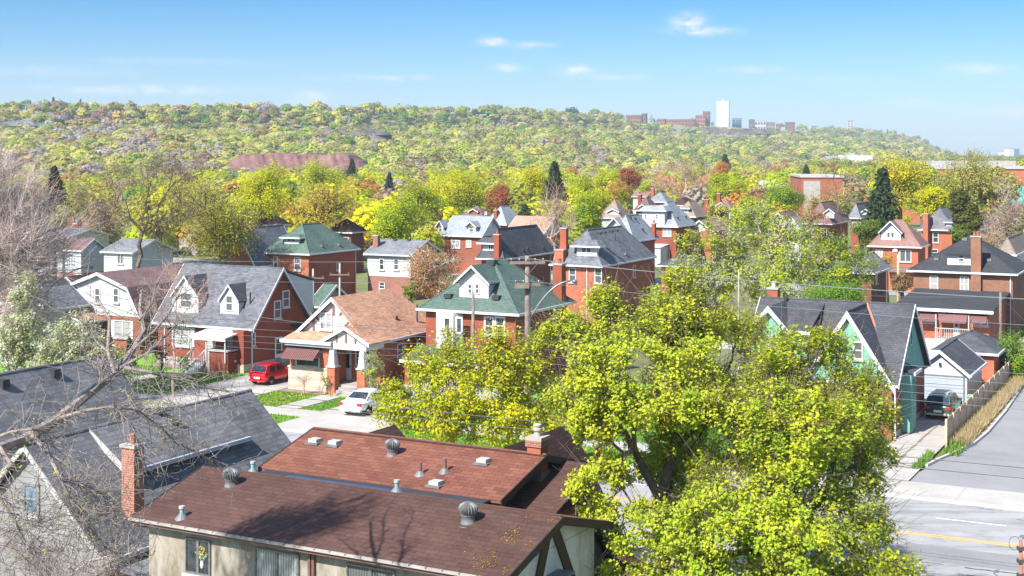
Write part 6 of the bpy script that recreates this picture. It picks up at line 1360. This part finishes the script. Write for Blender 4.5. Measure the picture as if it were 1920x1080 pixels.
spruce('spruce_tree', 'low dark spruce by the pale blue hip roof', 985, 385, 410, 18, 235, 'spruce', 138, n=1600)
baretree('bare_tree', 'upright reddish bare tree before the yellow trees near the centre', PY(1040, 285+17.5*F/190, 190), tips_px([(1040, 370, 22, 0), (1020, 400, 24, 0), (1062, 400, 24, 0), (1040, 430, 32, 0), (1005, 440, 20, 0), (1075, 440, 16, 0)], 190, 5.5, 139, 1.3), 139, 'bark_pink', .02, 9, (.5, 1.5), ('orange', .06), fork=np.array(PY(1042, 475, 190)), thin=.03)
# birch
BL('birch_tree', 'drooping orange-leaved birch with white trunk beside the white sided house', 815, 445, 575, 56, 148, 'tan', 140, 1.3, .085, 'bark_white', 'orange', .4, twig=0, m=16, nl=20, trunk_px=825)
for i, (label, lobes, Y, k1, k2, fr) in enumerate((
    ('budding grey-blossomed tree left of the bright green tree, behind the big maple', [(1300, 500, 42, 0), (1345, 455, 48, 0), (1340, 530, 52, 0), (1395, 500, 55, 0), (1390, 440, 42, 2), (1415, 545, 45, -1), (1290, 455, 24, 0), (1270, 530, 26, 0)], 138, 'lime', 'palelilac', .5),
    ('bright green budding tree behind the mint green house, centre of three', [(1420, 410, 34, 3), (1455, 450, 52, 2), (1450, 520, 55, 0), (1500, 480, 50, 0), (1490, 545, 48, -1), (1405, 400, 18, 3), (1475, 425, 30, 3)], 133, 'lime', 'palelilac', .45),
    ('bright green budding tree left of the dark brick back wing', [(1530, 460, 40, 0), (1545, 510, 52, 0), (1585, 480, 42, 0), (1595, 535, 42, 0), (1550, 550, 45, -1), (1620, 500, 26, 0), (1500, 440, 28, 2)], 141, 'lime', 'green', .5))):
    x = lobes[2][0]; px_tree('budding_tree', label, Vector((PY(x, 600, Y).x, Y, 0)), lobes, Y, k1, 141+i, 10, 26, .27, .13, (x, 565, Y), k2, fr, 'bark_grey', .014, 3, sq=.95, thr=-.35)
BL('budding_tree', 'yellow-olive budding tree directly behind the dark-limbed bare tree', 300, 335, 450, 70, 185, 'bud', 176, 1.2, kind2='yellow', frac2=.45, m=12)
BL('lime_tree', 'lime tree filling the gap right of the slim red chimney', 1405, 362, 432, 36, 262, 'lime', 170, 1.3, kind2='bud', frac2=.3)
BL('budding_tree', 'pale budding tree behind the peaked white gable by the budding trees', 1350, 374, 428, 26, 250, 'bud', 171, 1.2)
BL('green_tree', 'small fresh green tree left of the peach-fronted house', 1425, 385, 432, 24, 238, 'green', 172, 1.3, kind2='lime', frac2=.4)
BL('budding_tree', 'olive budding tree before the teal-windowed school, left', 1730, 298, 402, 42, 300, 'bud', 173, 1.2, kind2='lime', frac2=.3)
BL('budding_tree', 'olive budding tree before the teal-windowed school, right', 1862, 300, 400, 52, 296, 'bud', 174, 1.0, kind2='tan', frac2=.3)
BL('green_tree', 'green tree before the teal-windowed school, behind the columnar cedar', 1780, 328, 412, 36, 288, 'green', 175, 1.2, kind2='lime', frac2=.4)
BL('green_shrub', 'row of fresh green bushes at the rear of the mint green house', 1560, 530, 575, 70, 122, 'green', 144, 1.5, .07, nl=24, cat='shrub')
BL('ivy_bush', 'bright green ivy mound behind the end of the board fence', 1905, 622, 720, 48, 108, 'green', 145, 2.2, .06, nl=18, kind2='lime', frac2=.2, cat='shrub')
BL('vine_hedge', 'tan leafless vines on the wall behind the slim lamp post', 1690, 505, 550, 24, 140, 'tan', 146, 3, .06, twig=3, nl=14, cat='shrub')
BL('yellow_shrub', 'yellow-tan shrub below the rosy-roofed house windows', 1665, 470, 505, 18, 160, 'gold', 147, 1.5, .07, m=6, cat='shrub')
BL('young_tree', 'small pale blossoming sapling beside the bungalow porch pier', 697, 645, 740, 24, 97, 'palelilac', 148, 1.6, .06, 'bark_grey', 'lime', .4, m=9, cat='sapling')
BL('young_tree', 'tiny sapling in front of the bungalow stone wall', 607, 692, 732, 10, 102, 'lime', 149, 2, .04, 'bark_grey', m=5, nl=8, cat='sapling')
BL('red_shrub', 'dark red shrub between the white-windowed brick fronts', 305, 630, 690, 22, 105, 'plum', 150, 1.2, .05, m=5, twig=3, cat='shrub')
spruce('evergreen_shrub', 'small dark cone-shaped evergreen at the corner of the barn-shaped house', 243, 634, 690, 11, 107, 'cedar', 151, n=1500, cat='shrub')
baretree('bare_shrub', 'leafless thorny shrub against the bungalow stone wall', PY(570, 285+17.5*F/102, 102), tips_px([(560, 705, 14, 0), (580, 700, 14, 0), (570, 715, 14, 0)], 102, 90, 152), 152, 'bark_pink', .005, 5, (.1, .3), cat='shrub')
baretree('bare_shrub', 'leafless dark shrub right of the tiny sapling by the porch', PY(620, 285+17.5*F/101, 101), tips_px([(620, 715, 12, 0), (624, 725, 10, 0)], 101, 90, 153), 153, 'bark', .005, 5, (.1, .3), cat='shrub')
BL('green_shrub', 'flowering red and green border shrubs under the curtained window', 345, 662, 690, 18, 112, 'green', 154, 2, .05, nl=10, cat='shrub')
BL('green_shrub', 'leafy bush at the brick corner of the mint green house', 1640, 790, 850, 28, 83, 'green', 155, 2.0, .05, kind2='tan', frac2=.3, nl=10, cat='shrub')
BL('budding_tree', 'reddish budding tree over the mauve roof at far left', 190, 378, 445, 46, 215, 'rust', 156, .9, .12, 'bark_grey', 'mauve', .5, twig=3, m=6)
BL('budding_tree', 'yellow-green tree between the fir and the bare dark-limbed tree', 150, 345, 420, 40, 250, 'bud', 157, 1.0, .13, kind2='olive', frac2=.5)
BL('budding_tree', 'tan-green tree in the row behind the white sided house', 660, 372, 450, 32, 232, 'bud', 158, 1.2, .12, kind2='gold', frac2=.3)
BL('green_shrub', 'olive bush filling the yard left of the birch', 770, 520, 570, 22, 150, 'olive', 159, 1.6, .07, kind2='green', frac2=.5, cat='shrub')
BL('olive_tree', 'olive-tan tree right of the peach-fronted house', 1540, 360, 430, 30, 280, 'bud', 160, 1, .12, kind2='rust', frac2=.3)
BL('rust_tree', 'rust-coloured tree draping the brown roof with the pale side dormer', 1522, 385, 430, 34, 225, 'rust', 161, .8, .10, kind2='bud', frac2=.4, m=6)
# ------------------------------------------------------------------ escarpment, its woods and what stands on it
CXS = np.array([-500, 0, 120, 250, 500, 640, 830, 1000, 1150, 1300, 1450, 1600, 1680, 1720, 1760, 1800, 2500.])
CYS = np.array([208, 209, 209, 209, 211, 213, 213, 219, 229, 236, 244, 251, 259, 268, 279, 284.5, 284.5])
CDS = np.array([1050, 1080, 1100, 1120, 1200, 1280, 1500, 1700, 2050, 2500, 2800, 3150, 3300, 3350, 3400, 3400, 3400.])
CBS = np.array([480, 480, 490, 500, 540, 580, 620, 680, 760, 900, 1050, 1200, 1300, 1400, 1500, 1500, 1500.])
def hillz(px, Y):
    D = np.interp(px, CXS, CDS); zc = H-(np.interp(px, CXS, CYS)-HY)*D/F; zc = np.maximum(zc, 2); B = np.interp(px, CXS, CBS)
    u = np.clip((Y-B)/(D-B), 0, 1); g = np.where(u < .86, .60*(u/.86)**1.15, .60+.40*(np.maximum(u-.86,0)/.14)**.8)
    fade = np.clip((1790-px)/60, 0, 1)
    return zc*g*np.where(px > 1730, fade*.999+.001, 1) + np.where(Y > D, (Y-D)*0.0, 0)
def terrain():
    cols = np.linspace(-420, 2400, 240); us = np.concatenate([np.linspace(0, .84, 42), np.linspace(.85, 1, 16), [1.05, 1.2, 1.6]])
    V = np.empty((len(us), len(cols), 3))
    for j, u in enumerate(us):
        B, D = np.interp(cols, CXS, CBS), np.interp(cols, CXS, CDS); Y = B+(D-B)*u
        z = hillz(cols, np.minimum(Y, D)); n = np.sin(cols*.031+u*9)*np.sin(cols*.013-u*5)*1.2*(u > .05)
        V[j, :, 0] = (cols-CX)/F*Y; V[j, :, 1] = Y; V[j, :, 2] = z+n*(z > 3)-(.4 if u == 0 else 0)
    m = len(cols); fs = [(j*m+i, j*m+i+1, (j+1)*m+i+1, (j+1)*m+i) for j in range(len(us)-1) for i in range(m-1)]
    me = bpy.data.meshes.new('hill'); me.from_pydata(V.reshape(-1, 3).tolist(), [], fs); me.update(); o = link('hill', me, 'hillside'); o['kind'] = 'structure'
    for p in me.polygons: p.use_smooth = True
def hillmat():
    m, n, l, b = nt('hillside'); v = coord(n, l); g = n.new('ShaderNodeNewGeometry'); s = n.new('ShaderNodeSeparateXYZ'); l.new(g.outputs['Normal'], s.inputs[0])
    soil = ramp(n, l, noise(n, l, v, .02, 6), [(.3, (.17, .15, .10)), (.5, (.22, .21, .10)), (.7, (.27, .23, .17))]); rock = ramp(n, l, noise(n, l, coord(n, l, (.02, .02, .25)), 1.0, 6), [(.3, (.10, .085, .075)), (.7, (.22, .18, .15))])
    l.new(mix(n, l, ramp(n, l, s.outputs[2], [(.80, (1,)*3), (.93, (0,)*3)]), soil, rock), b.inputs['Base Color']); b.inputs['Roughness'].default_value = 1
hillmat(); terrain()
def band(name, x0, x1, yt, yb, Y, mat, back=14, n=40, wob=1.0, lean=.5, rows=9):
    """a bare, gullied face of rock or clay of real depth standing in the slope"""
    rng = np.random.default_rng(int(x0)+500); xs = np.linspace(x0, x1, n); ph = rng.random(6)*6.28
    f = lambda a, s_: sum(np.sin(a*fr+p)/q for fr, p, q in zip((.05*s_, .11*s_, .23*s_, .41*s_), ph, (1, 1.4, 2, 3)))
    g = np.empty((rows+2, n, 3)); e = np.clip(np.minimum(np.arange(n), n-1-np.arange(n))/(n*.12), 0, 1)**.7
    tl = yb-(yb-yt)*e*(1+.12*wob*f(xs, 1))
    for r in range(rows):
        u = r/(rows-1); Yr = Y+lean*8*u+f(xs+u*9, 1.7)*2.2*(.3+u)+rng.normal(size=n)*.6; yr_ = yb+(tl-yb)*u
        for i in range(n): g[r, i] = PY(xs[i], yr_[i]+rng.normal()*.12, Yr[i])
    g[rows] = g[rows-1]+(0, back, .4); g[rows+1] = g[rows]+(0, back, -25)
    b = MB(); b.v = [tuple(p) for p in g.reshape(-1, 3)]; b.f = [(r*n+i, r*n+i+1, (r+1)*n+i+1, (r+1)*n+i) for r in range(rows+1) for i in range(n-1)]
    o = b.build(name, mat, None, True); o['kind'] = 'structure'
band('clay_bank', 415, 685, 290, 318, 640, 'clay', 30, 90, .35, 3.0)
band('cliff', 120, 250, 212, 223, 1062, 'rock', 20, 60, 1.4, 1.2); band('cliff', 480, 730, 243, 253, 1090, 'rock', 20, 70, 1.3, 1.2); band('cliff_road', 500, 725, 254, 263, 1075, 'rockgrey', 6, 50, .7)
band('cliff', 1250, 1450, 241, 251, 2380, 'rock', 30, 50, .9); band('cliff', -20, 60, 226, 236, 1000, 'rockgrey', 14, 20, .8)
def sphere_dirs(n, rng):
    d = rng.normal(size=(n, 3)); return d/np.linalg.norm(d, axis=1)[:, None]
def forest(name, P, rad, hgt, cols, k, seed, leaf=.20, label=None):
    """crowns of a far wood: every crown k leaf clumps in a lumpy volume over a stem"""
    rng = np.random.default_rng(seed); n = len(P); d = sphere_dirs(n*k, rng).reshape(n, k, 3); d[:, :, 2] = np.abs(d[:, :, 2])*1.0-.25*rng.random((n, k))
    ph = rng.random((n, 1, 3))*6.28; lump = 1+.22*np.sin(d*4.3+ph).sum(2, keepdims=True)*.6; rr = (.62+.38*rng.random((n, k, 1))**.5)*lump
    X = P[:, None, :]+d*rr*np.stack([rad, rad, hgt*.5], 1)[:, None, :]; X[:, :, 2] += (hgt*.55)[:, None]
    c = cols[:, None, :]*(.92+.16*rng.random((n, k, 1))); s = np.repeat(rad*leaf, k)
    pos = X.reshape(-1, 3); nr = d.reshape(-1, 3)+rng.normal(size=(n*k, 3))*.28; nr[:, 2] += .35; nr /= np.linalg.norm(nr, axis=1)[:, None]
    t = rng.normal(size=(n*k, 3)); t -= (t*nr).sum(1)[:, None]*nr; t /= np.linalg.norm(t, axis=1)[:, None]; b = np.cross(nr, t); s = (s*(.6+.8*rng.random(n*k)))[:, None]
    v = np.empty((n*k, 4, 3)); v[:, 0] = pos-t*s; v[:, 1] = pos+b*s*.8+nr*s*.3; v[:, 2] = pos+t*s; v[:, 3] = pos-b*s*.8+nr*s*.3
    o = np_mesh(name, v.reshape(-1, 3), 4, 'leaf', None, c.reshape(-1, 3)); o['kind'] = 'stuff'
    if label: o['label'] = label
    return o
def pick(names, w, n, rng):
    i = rng.choice(len(names), n, p=np.array(w)/sum(w)); u = rng.random((n, 1)); a = np.array([PAL[k][0] for k in names])[i]; b = np.array([PAL[k][1] for k in names])[i]; return (a*u+b*(1-u))*(.85+.3*rng.random((n, 1)))
def woods():
    rng = np.random.default_rng(77)
    # slope
    N = 6200; px = rng.uniform(-60, 1790, N); D, B = np.interp(px, CXS, CDS), np.interp(px, CXS, CBS); u = rng.random(N)**.8; Y = B*.98+(D*1.01-B)*u
    z = hillz(px, np.minimum(Y, D)); ypx = HY+(H-z)*F/Y
    keep = np.ones(N, bool); hmax = np.full(N, 99.)
    for x0, x1, y0, y1, Ym in ((420, 682, 280, 316, 660), (115, 255, 205, 224, 1060), (480, 722, 240, 266, 1080), (1250, 1450, 239, 253, 2400), (-20, 62, 224, 238, 1010)):
        pad = 2+5*F/Y*.4
        inb = (px > x0-4) & (px < x1+4) & (ypx > y0-2) & (Y < Ym); hmax = np.where(inb, np.minimum(hmax, np.maximum((ypx-y1+1.5)*Y/F, 0)), hmax)
    hmax = np.where((rng.random(N) < .30) & (hmax < 50) & (Y > 700), 9., hmax); cy = np.interp(px, CXS, CYS); rb = (px > 1165) & (px < 1500) & (u > .84); hmax = np.where(rb, np.minimum(hmax, np.maximum((ypx-cy+1)*Y/F, 0)), hmax); keep = hmax > 2.2
    noisep = np.sin(px*.017+u*6)+np.sin(px*.041-u*9+2)+rng.normal(size=N)*.8
    px, Y, z, u, noisep, hmax = px[keep], Y[keep], z[keep], u[keep], noisep[keep], hmax[keep]; n = len(px)
    left = np.clip((700-px)/500, 0, 1)
    A = pick(['lime', 'bud', 'olive', 'green', 'yellow'], [2.6, 5, 3, 1.0, .8], n, rng); Bc = pick(['mauve', 'grey', 'tan', 'bud', 'gold'], [3, 1.5, 2, 2, .8], n, rng); Cc = pick(['olive', 'green', 'spruce', 'bud'], [3, 2, .8, 2], n, rng)
    isb = noisep+left*1.9-.1 > 1.75; isc = (u > .84) & (rng.random(n) < .45)
    col = np.where(isb[:, None], Bc, A); col = np.where(isc[:, None], Cc, col); gs = col.mean(1, keepdims=True); col = col*.85+gs*.15
    r = rng.uniform(3.6, 7.0, n)*np.clip(Y/1400, .8, 1.5); h = np.minimum(r*rng.uniform(1.4, 1.9, n), hmax); r = np.minimum(r, h*.9)
    forest('hillside_wood', np.stack([(px-CX)/F*Y, Y, z-.5], 1), r, h, col, 150, 1, .19)
    # crest fringe
    N = 520; px = rng.uniform(-40, 1775, N); D = np.interp(px, CXS, CDS); Y = D*(1.0+.02*rng.random(N)); z = hillz(px, D)
    r = rng.uniform(1.6, 4.2, N)*np.clip(Y/1400, .8, 1.7); col = pick(['bud', 'olive', 'yellow', 'mauve', 'lime', 'tan'], [4, 3, 1.5, 3, 2, 1], N, rng)*.9
    kp = ~((px > 1165) & (px < 1500) & (rng.random(N) < .8)); forest('crest_wood', np.stack([(px-CX)/F*Y, Y, z-1], 1)[kp], r[kp], (r*rng.uniform(1.6, 2.6, N))[kp], col[kp], 80, 2)
    # trees of the lower town between the houses and the hill
    N = 3000; px = rng.uniform(-60, 1990, N); B = np.interp(px, CXS, CBS); Y = 200+(np.maximum(B, 420)*1.05-200)*rng.random(N)**.8
    col = pick(['lime', 'yellow', 'bud', 'olive', 'rust', 'orange', 'gold', 'mauve', 'green', 'tan', 'spruce'], [6, 4.0, 4, 2.5, 1.0, .9, 1.2, 2.2, 1.5, 1.5, .3], N, rng)
    r = rng.uniform(2.4, 5.0, N); h = np.minimum(r*rng.uniform(1.7, 2.3, N), 9+Y*.01)
    kp = np.ones(N, bool)
    for x0, x1, ya, yb in HS:
        m_ = r*F/Y*.9; kp &= ~((px+m_ > x0) & (px-m_ < x1) & (Y < yb+4) & (Y > ya-150) & (Y < 330))
    kp &= (Y > 330) | (rng.random(N) < .8)
    for x0, x1, Ym in ((1495, 1605, 385), (1690, 1930, 345), (1170, 1245, 420), (1410, 1460, 400)): kp &= ~((px > x0) & (px < x1) & (Y < Ym))
    h = np.where((px > 405) & (px < 695) & (Y < 655), np.minimum(h, np.maximum(3, H-21*Y/F)), h); h = np.where((px > 1525) & (px < 1645), np.minimum(h, np.maximum(3, H-17.5*Y/F)), h)
    forest('town_wood', np.stack([(px-CX)/F*Y, Y, np.zeros(N)], 1)[kp], r[kp], h[kp], col[kp], 300, 3, .115)
    # plain beyond, right
    N = 1500; px = rng.uniform(1500, 2060, N); Y = rng.uniform(900, 3300, N); r = rng.uniform(4, 7, N); hh = np.where((px > 1525) & (px < 1645) & (Y < 1360), np.maximum(1.5, H-17*Y/F), r*1.7); r = np.minimum(r, hh*.8); col = pick(['bud', 'olive', 'tan', 'lime', 'green'], [3, 3, 1, 2, 2], N, rng)*.85
    forest('far_wood', np.stack([(px-CX)/F*Y, Y, np.zeros(N)], 1), r, hh, col, 60, 4)
woods()
sheet('lake', [(-3000, 6000), (9000, 6000), (9000, 11900), (-3000, 11900)], .6, 'lakem', frame='xy') if False else None
# named crest conifers
for i, (px, yt, hw, lab) in enumerate(((100, 183, 9, 'dark clump of conifers on the left skyline'), (151, 185, 4, 'single dark conifer tip right of the left skyline clump'), (490, 191, 5, 'twin dark conifer tips on the skyline above the clay bank'), (1664, 243, 4, 'lone dark conifer near the right end of the ridge'))):
    D = float(np.interp(px, CXS, CDS))*1.001; z0 = float(hillz(np.array([px*1.0]), np.array([D]))[0])-1; y0 = HY+(H-z0)*F/D; spruce('spruce_tree', lab, px, yt, y0-2, hw, D, 'spruce', 300+i, n=900, z0=z0)
# ------------------------------------------------------------------ distant blocks
def block(name, label, px0, px1, yt, Y, dep, wallm, z0=None, rows=0, cols=0, roofm='lead', winm='glass', extra=None, yb=None, rz=-A*.5, side=None, group=None, cat='building'):
    px = (px0+px1)/2; z0 = (0 if z0 is None else z0) if yb is None else PY(px, yb, Y).z; c = PY(px, yt, Y); w = (px1-px0)/F*Y; h = c.z-z0
    r = thing(name, label, cat, (c.x, Y, z0), rz, group); MB().box(-w/2, w/2, 0, dep, -6, h).build('wall', wallm, r)
    MB().box(-w/2-.3, w/2+.3, -.3, dep+.3, h+.01, h+.5).build('roof', roofm, r)
    if side: MB().box(w/2+.01, w/2+.15, .2, dep-.2, .5, h-.5).build('side_wall', side, r)
    for i in range(rows):
        for j in range(cols):
            x0 = -w/2+w*(j+.2)/cols; z = h*(i+.25)/rows; MB().box(x0, x0+w*.6/cols, -.12, .05, z, z+h*.5/rows).build('window', winm, r)
    return r, w, h
cz = lambda px: float(hillz(np.array([px*1.0]), np.array([9e9 if False else np.interp(px, CXS, CDS)]))[0])-2
def ridge(name, label, px0, px1, yt, wallm, dep=18, **kw): D = float(np.interp((px0+px1)/2, CXS, CDS))*1.004; return block(name, label, px0, px1, yt, D, dep, wallm, cz((px0+px1)/2), **kw)
r, w, h = ridge('office_tower', 'tall white tower with thin antenna on the ridge', 1344, 1366, 190, 'white', 22, side='glass_blue', roofm='offwhite')
for j in range(5): MB().box(-w/2+w*(j+.18)/5, -w/2+w*(j+.3)/5, -.3, .05, 4, h-3).build('fin', 'concrete_light', r)
for i in range(16): MB().box(w/2+.16, w/2+.5, .4, 21.6, 2+i*(h-4)/16, 2+(i+.35)*(h-4)/16).build('floor_band', 'white', r)
MB().box(-3, 3, 8, 14, h+.5, h+3).build('penthouse', 'offwhite', r); MB().tube([(-1, 10, h+3), (-1, 10, h+22)], [.4, .2], 6).build('antenna', 'concrete', r)
for a in ((1173, 1203, 216, 'br_brown', 2, 7, 'long brown brick block on the ridge at the left of the skyline group'), (1203, 1211, 213, 'br_brown', 3, 2, 'short brick tower joined to the long brown block'), (1232, 1246, 223, 'br_orange', 2, 3, 'small red brick block left of the low red row'), (1247, 1302, 224, 'br_orange', 2, 9, 'low long red brick row on the ridge'), (1304, 1322, 216, 'br_orange', 3, 4, 'brick block left of the white tower, its lower half'), (1318, 1330, 209, 'br_brown', 4, 3, 'taller brick block just left of the white tower'),
          (1373, 1390, 222, 'glass_blue', 2, 3, 'blue-green low block right of the white tower'), (1404, 1414, 224, 'br_brown', 2, 2, 'small dark block on the ridge right of the blue-green block'), (1415, 1436, 227, 'offwhite', 2, 4, 'pale long block on the ridge right of the tower'), (1437, 1452, 229, 'sh_tan', 2, 3, 'tan block on the ridge beside the pale block'), (1455, 1463, 232, 'br_orange', 2, 2, 'small red block on the ridge beside the tan block'), (1472, 1490, 229, 'br_dark', 3, 3, 'dark maroon block at the right of the ridge group'),
          (1589, 1600, 226, 'offwhite', 6, 2, 'pale apartment tower alone on the right ridge'), (1512, 1519, 246, 'concrete_light', 0, 0, 'pale little block on the slope below the right ridge')):
    ridge('ridge_building', a[6], a[0], a[1], a[2], a[3], rows=a[4], cols=a[5], group='buildings along the ridge skyline')
for i, (px, lab) in enumerate(((224, 'white cottage roof on the left skyline'), (333, 'white cottage between skyline trees'), (432, 'low pale cottage right of the white skyline cottages'), (75, 'small cottage at the left end of the skyline'))):
    D = float(np.interp(px, CXS, CDS))*1.003; z0 = cz(px)+1; p = PY(px, 200, D); r = thing('cottage', lab, 'house', (p.x, D, z0), .2*i, 'cottages on the left skyline'); MB().box(-4, 4, 0, 7, -3, 4).build('wall', 'sd_white', r); roof_gable(r, -4, 4, 0, 7, 3.8, 6.2, 'x', .3, .3, 'sh_mauve', None, fascia=None)
r, w, h = block('school_building', 'boxy red brick school with pale grey panel and white roof edge', 1503, 1580, 333, 372, 30, 'br_orange', roofm='offwhite', rz=-.1)
MB().box(-w/2+.6, -w/2+w*.46, -.15, -.01, .5, h-.9).build('panel', 'concrete', r)
r, w, h = block('school_building', 'long low school with white roof and teal window band near the right edge', 1694, 1960, 317, 345, 30, 'br_orange', roofm='offwhite', rz=-.1)
for i in range(14): MB().box(-w/2+w*i/14+.3, -w/2+w*(i+1)/14-.3, -.12, -.01, h*.35, h*.68).build('window', 'glass_teal', r)
MB().box(-w/2+8, w/2-6, 6, 24, h+.5, h+1.9).build('upper_storey', 'concrete', r)
block('warehouse', 'white flat-roofed industrial building far off above the school', 1590, 1636, 292, 1370, 40, 'white', roofm='white', rz=0); block('warehouse', 'low pale warehouse left of the white industrial building', 1538, 1589, 295, 1390, 40, 'offwhite', roofm='white', rz=0); block('warehouse', 'upper white block of the far industrial plant', 1594, 1602, 289, 1412, 20, 'white', roofm='white', rz=0)
block('distant_tower', 'blue and white tower on the flat right horizon', 1892, 1902, 279, 2600, 14, 'white', rz=.3, side='glass_blue'); block('distant_tower', 'dark blue slab beside the white horizon tower', 1903, 1912, 280, 2620, 14, 'glass_blue', rz=.2); block('distant_tower', 'faint pale block at the right horizon left of the blue tower', 1872, 1884, 284, 3000, 14, 'concrete_light')
# ------------------------------------------------------------------ air, sky, sun, camera
SUN_EL = R(43); hx, hy = -.656, -.755                    # direction towards the sun on the ground plane
sc_ = bpy.context.scene; w = bpy.data.worlds.new('World'); sc_.world = w; w.use_nodes = True; n = w.node_tree.nodes; l = w.node_tree.links; n.clear()
out = n.new('ShaderNodeOutputWorld'); bg = n.new('ShaderNodeBackground'); sky = n.new('ShaderNodeTexSky'); sky.sky_type = 'NISHITA'; sky.sun_disc = False
sky.sun_elevation = SUN_EL; sky.sun_rotation = math.atan2(hx, hy); sky.air_density = 1.0; sky.dust_density = .3; sky.ozone_density = 1.5
tc = n.new('ShaderNodeTexCoord'); sp = n.new('ShaderNodeSeparateXYZ'); l.new(tc.outputs['Generated'], sp.inputs[0])
def mth(op, a, b=None):
    m = n.new('ShaderNodeMath'); m.operation = op
    for i, v in enumerate((a, b)):
        if v is None: continue
        if isinstance(v, (int, float)): m.inputs[i].default_value = v
        else: l.new(v, m.inputs[i])
    return m.outputs[0]
X, Yv, Z = sp.outputs
az = mth('ARCTAN2', X, Yv)
cl = None; RX = 0
for px, py, wx, wy, a in ((923, 78, 24, 8, 1.0), (1292, 44, 26, 15, 1.0), (1080, 133, 28, 9, 1.0), (580, 184, 34, 10, .8), (1300, 60, 40, 7, .6), (950, 127, 26, 7, .6), (1830, 137, 60, 9, .6), (250, 172, 190, 9, .5), (1410, 133, 60, 6, .45), (700, 147, 120, 6, .45), (1890, 214, 50, 9, .6), (1330, 60, 60, 8, .35), (1000, 85, 40, 6, .4), (1160, 145, 60, 6, .4), (1710, 195, 50, 5, .35), (80, 140, 160, 10, .3), (1550, 150, 90, 5, .3), (330, 120, 200, 6, .2)):
    da = mth('MULTIPLY', mth('SUBTRACT', az, math.atan((px-CX)/F)), F/wx); de = mth('MULTIPLY', mth('SUBTRACT', Z, math.sin(math.atan((HY-py)/F))), F/wy)
    g = mth('MULTIPLY', mth('EXPONENT', mth('MULTIPLY', mth('ADD', mth('MULTIPLY', da, da), mth('MULTIPLY', de, de)), -1)), a); cl = g if cl is None else mth('ADD', cl, g)
mp = n.new('ShaderNodeMapping'); mp.inputs['Scale'].default_value = (70, 70, 150); l.new(tc.outputs['Generated'], mp.inputs[0])
nz = n.new('ShaderNodeTexNoise'); nz.inputs['Scale'].default_value = 1.0; nz.inputs['Detail'].default_value = 7; nz.inputs['Roughness'].default_value = .62; l.new(mp.outputs[0], nz.inputs['Vector'])
cm = mth('MULTIPLY', mth('MINIMUM', cl, .9), mth('SUBTRACT', mth('MULTIPLY', nz.outputs[0], 4.0), 1.25)); cm = mth('MINIMUM', mth('MAXIMUM', cm, 0), .85)
# clear blue that deepens quickly above the horizon, as on this dry spring day
rp_ = n.new('ShaderNodeValToRGB'); l.new(mth('MULTIPLY', Z, 5.0), rp_.inputs[0]); e = rp_.color_ramp.elements
for i, (p, c) in enumerate(((0, (.35, .44, .64)), (.12, (.32, .42, .60)), (.30, (.25, .385, .55)), (.53, (.13, .315, .51)), (.72, (.2, .45, .65)), (1, (1, 1, 1)))):
    if i > 1: e.new(p)
    e[i].position = p; e[i].color = (*c, 1)
e = rp_.color_ramp.elements
mx = n.new('ShaderNodeMix'); mx.data_type = 'RGBA'; mx.blend_type = 'MULTIPLY'; mx.inputs[0].default_value = 1; l.new(sky.outputs[0], mx.inputs[6]); l.new(rp_.outputs[0], mx.inputs[7])
m2 = n.new('ShaderNodeMix'); m2.data_type = 'RGBA'; l.new(cm, m2.inputs[0]); l.new(mx.outputs[2], m2.inputs[6]); m2.inputs[7].default_value = (3.75, 3.85, 4.1, 1)
l.new(m2.outputs[2], bg.inputs[0]); bg.inputs[1].default_value = .12; l.new(bg.outputs[0], out.inputs[0])
sd = bpy.data.lights.new('sun', 'SUN'); sd.energy = 5.0; sd.angle = R(.5); sd.color = (1, .955, .89); so = bpy.data.objects.new('sun', sd); C.objects.link(so)
d = Vector((-hx*math.cos(SUN_EL), -hy*math.cos(SUN_EL), -math.sin(SUN_EL))); so.rotation_euler = d.to_track_quat('-Z', 'Y').to_euler(); so.location = (-40, -30, 80)
HAZE = .00015
if HAZE:
    m = bpy.data.materials.new('haze'); m.use_nodes = True; hn = m.node_tree.nodes; hn.clear(); ho = hn.new('ShaderNodeOutputMaterial'); pv = hn.new('ShaderNodeVolumePrincipled')
    pv.inputs['Color'].default_value = (.80, .90, 1, 1); pv.inputs['Density'].default_value = HAZE; pv.inputs['Anisotropy'].default_value = .2; m.node_tree.links.new(pv.outputs[0], ho.inputs['Volume']); MATS['haze'] = m
    o = MB().box(-3600, 4600, -400, 5300, -1, 135).build('haze', 'haze'); o['kind'] = 'stuff'
cd = bpy.data.cameras.new('camera'); cd.lens = 50.0; cd.sensor_width = 36; cd.clip_end = 30000; cd.clip_start = .5; cd.shift_y = -(540-HY)/1920
co = bpy.data.objects.new('camera', cd); C.objects.link(co); co.location = (0, 0, H); co.rotation_euler = (R(90), 0, 0); sc_.camera = co
sc_.view_settings.view_transform = 'Standard'; sc_.view_settings.look = 'None'; sc_.view_settings.gamma = 1; sc_.view_settings.exposure = 1.15
sc_.cycles.max_bounces = 6; sc_.cycles.transmission_bounces = 4; sc_.cycles.volume_bounces = 0
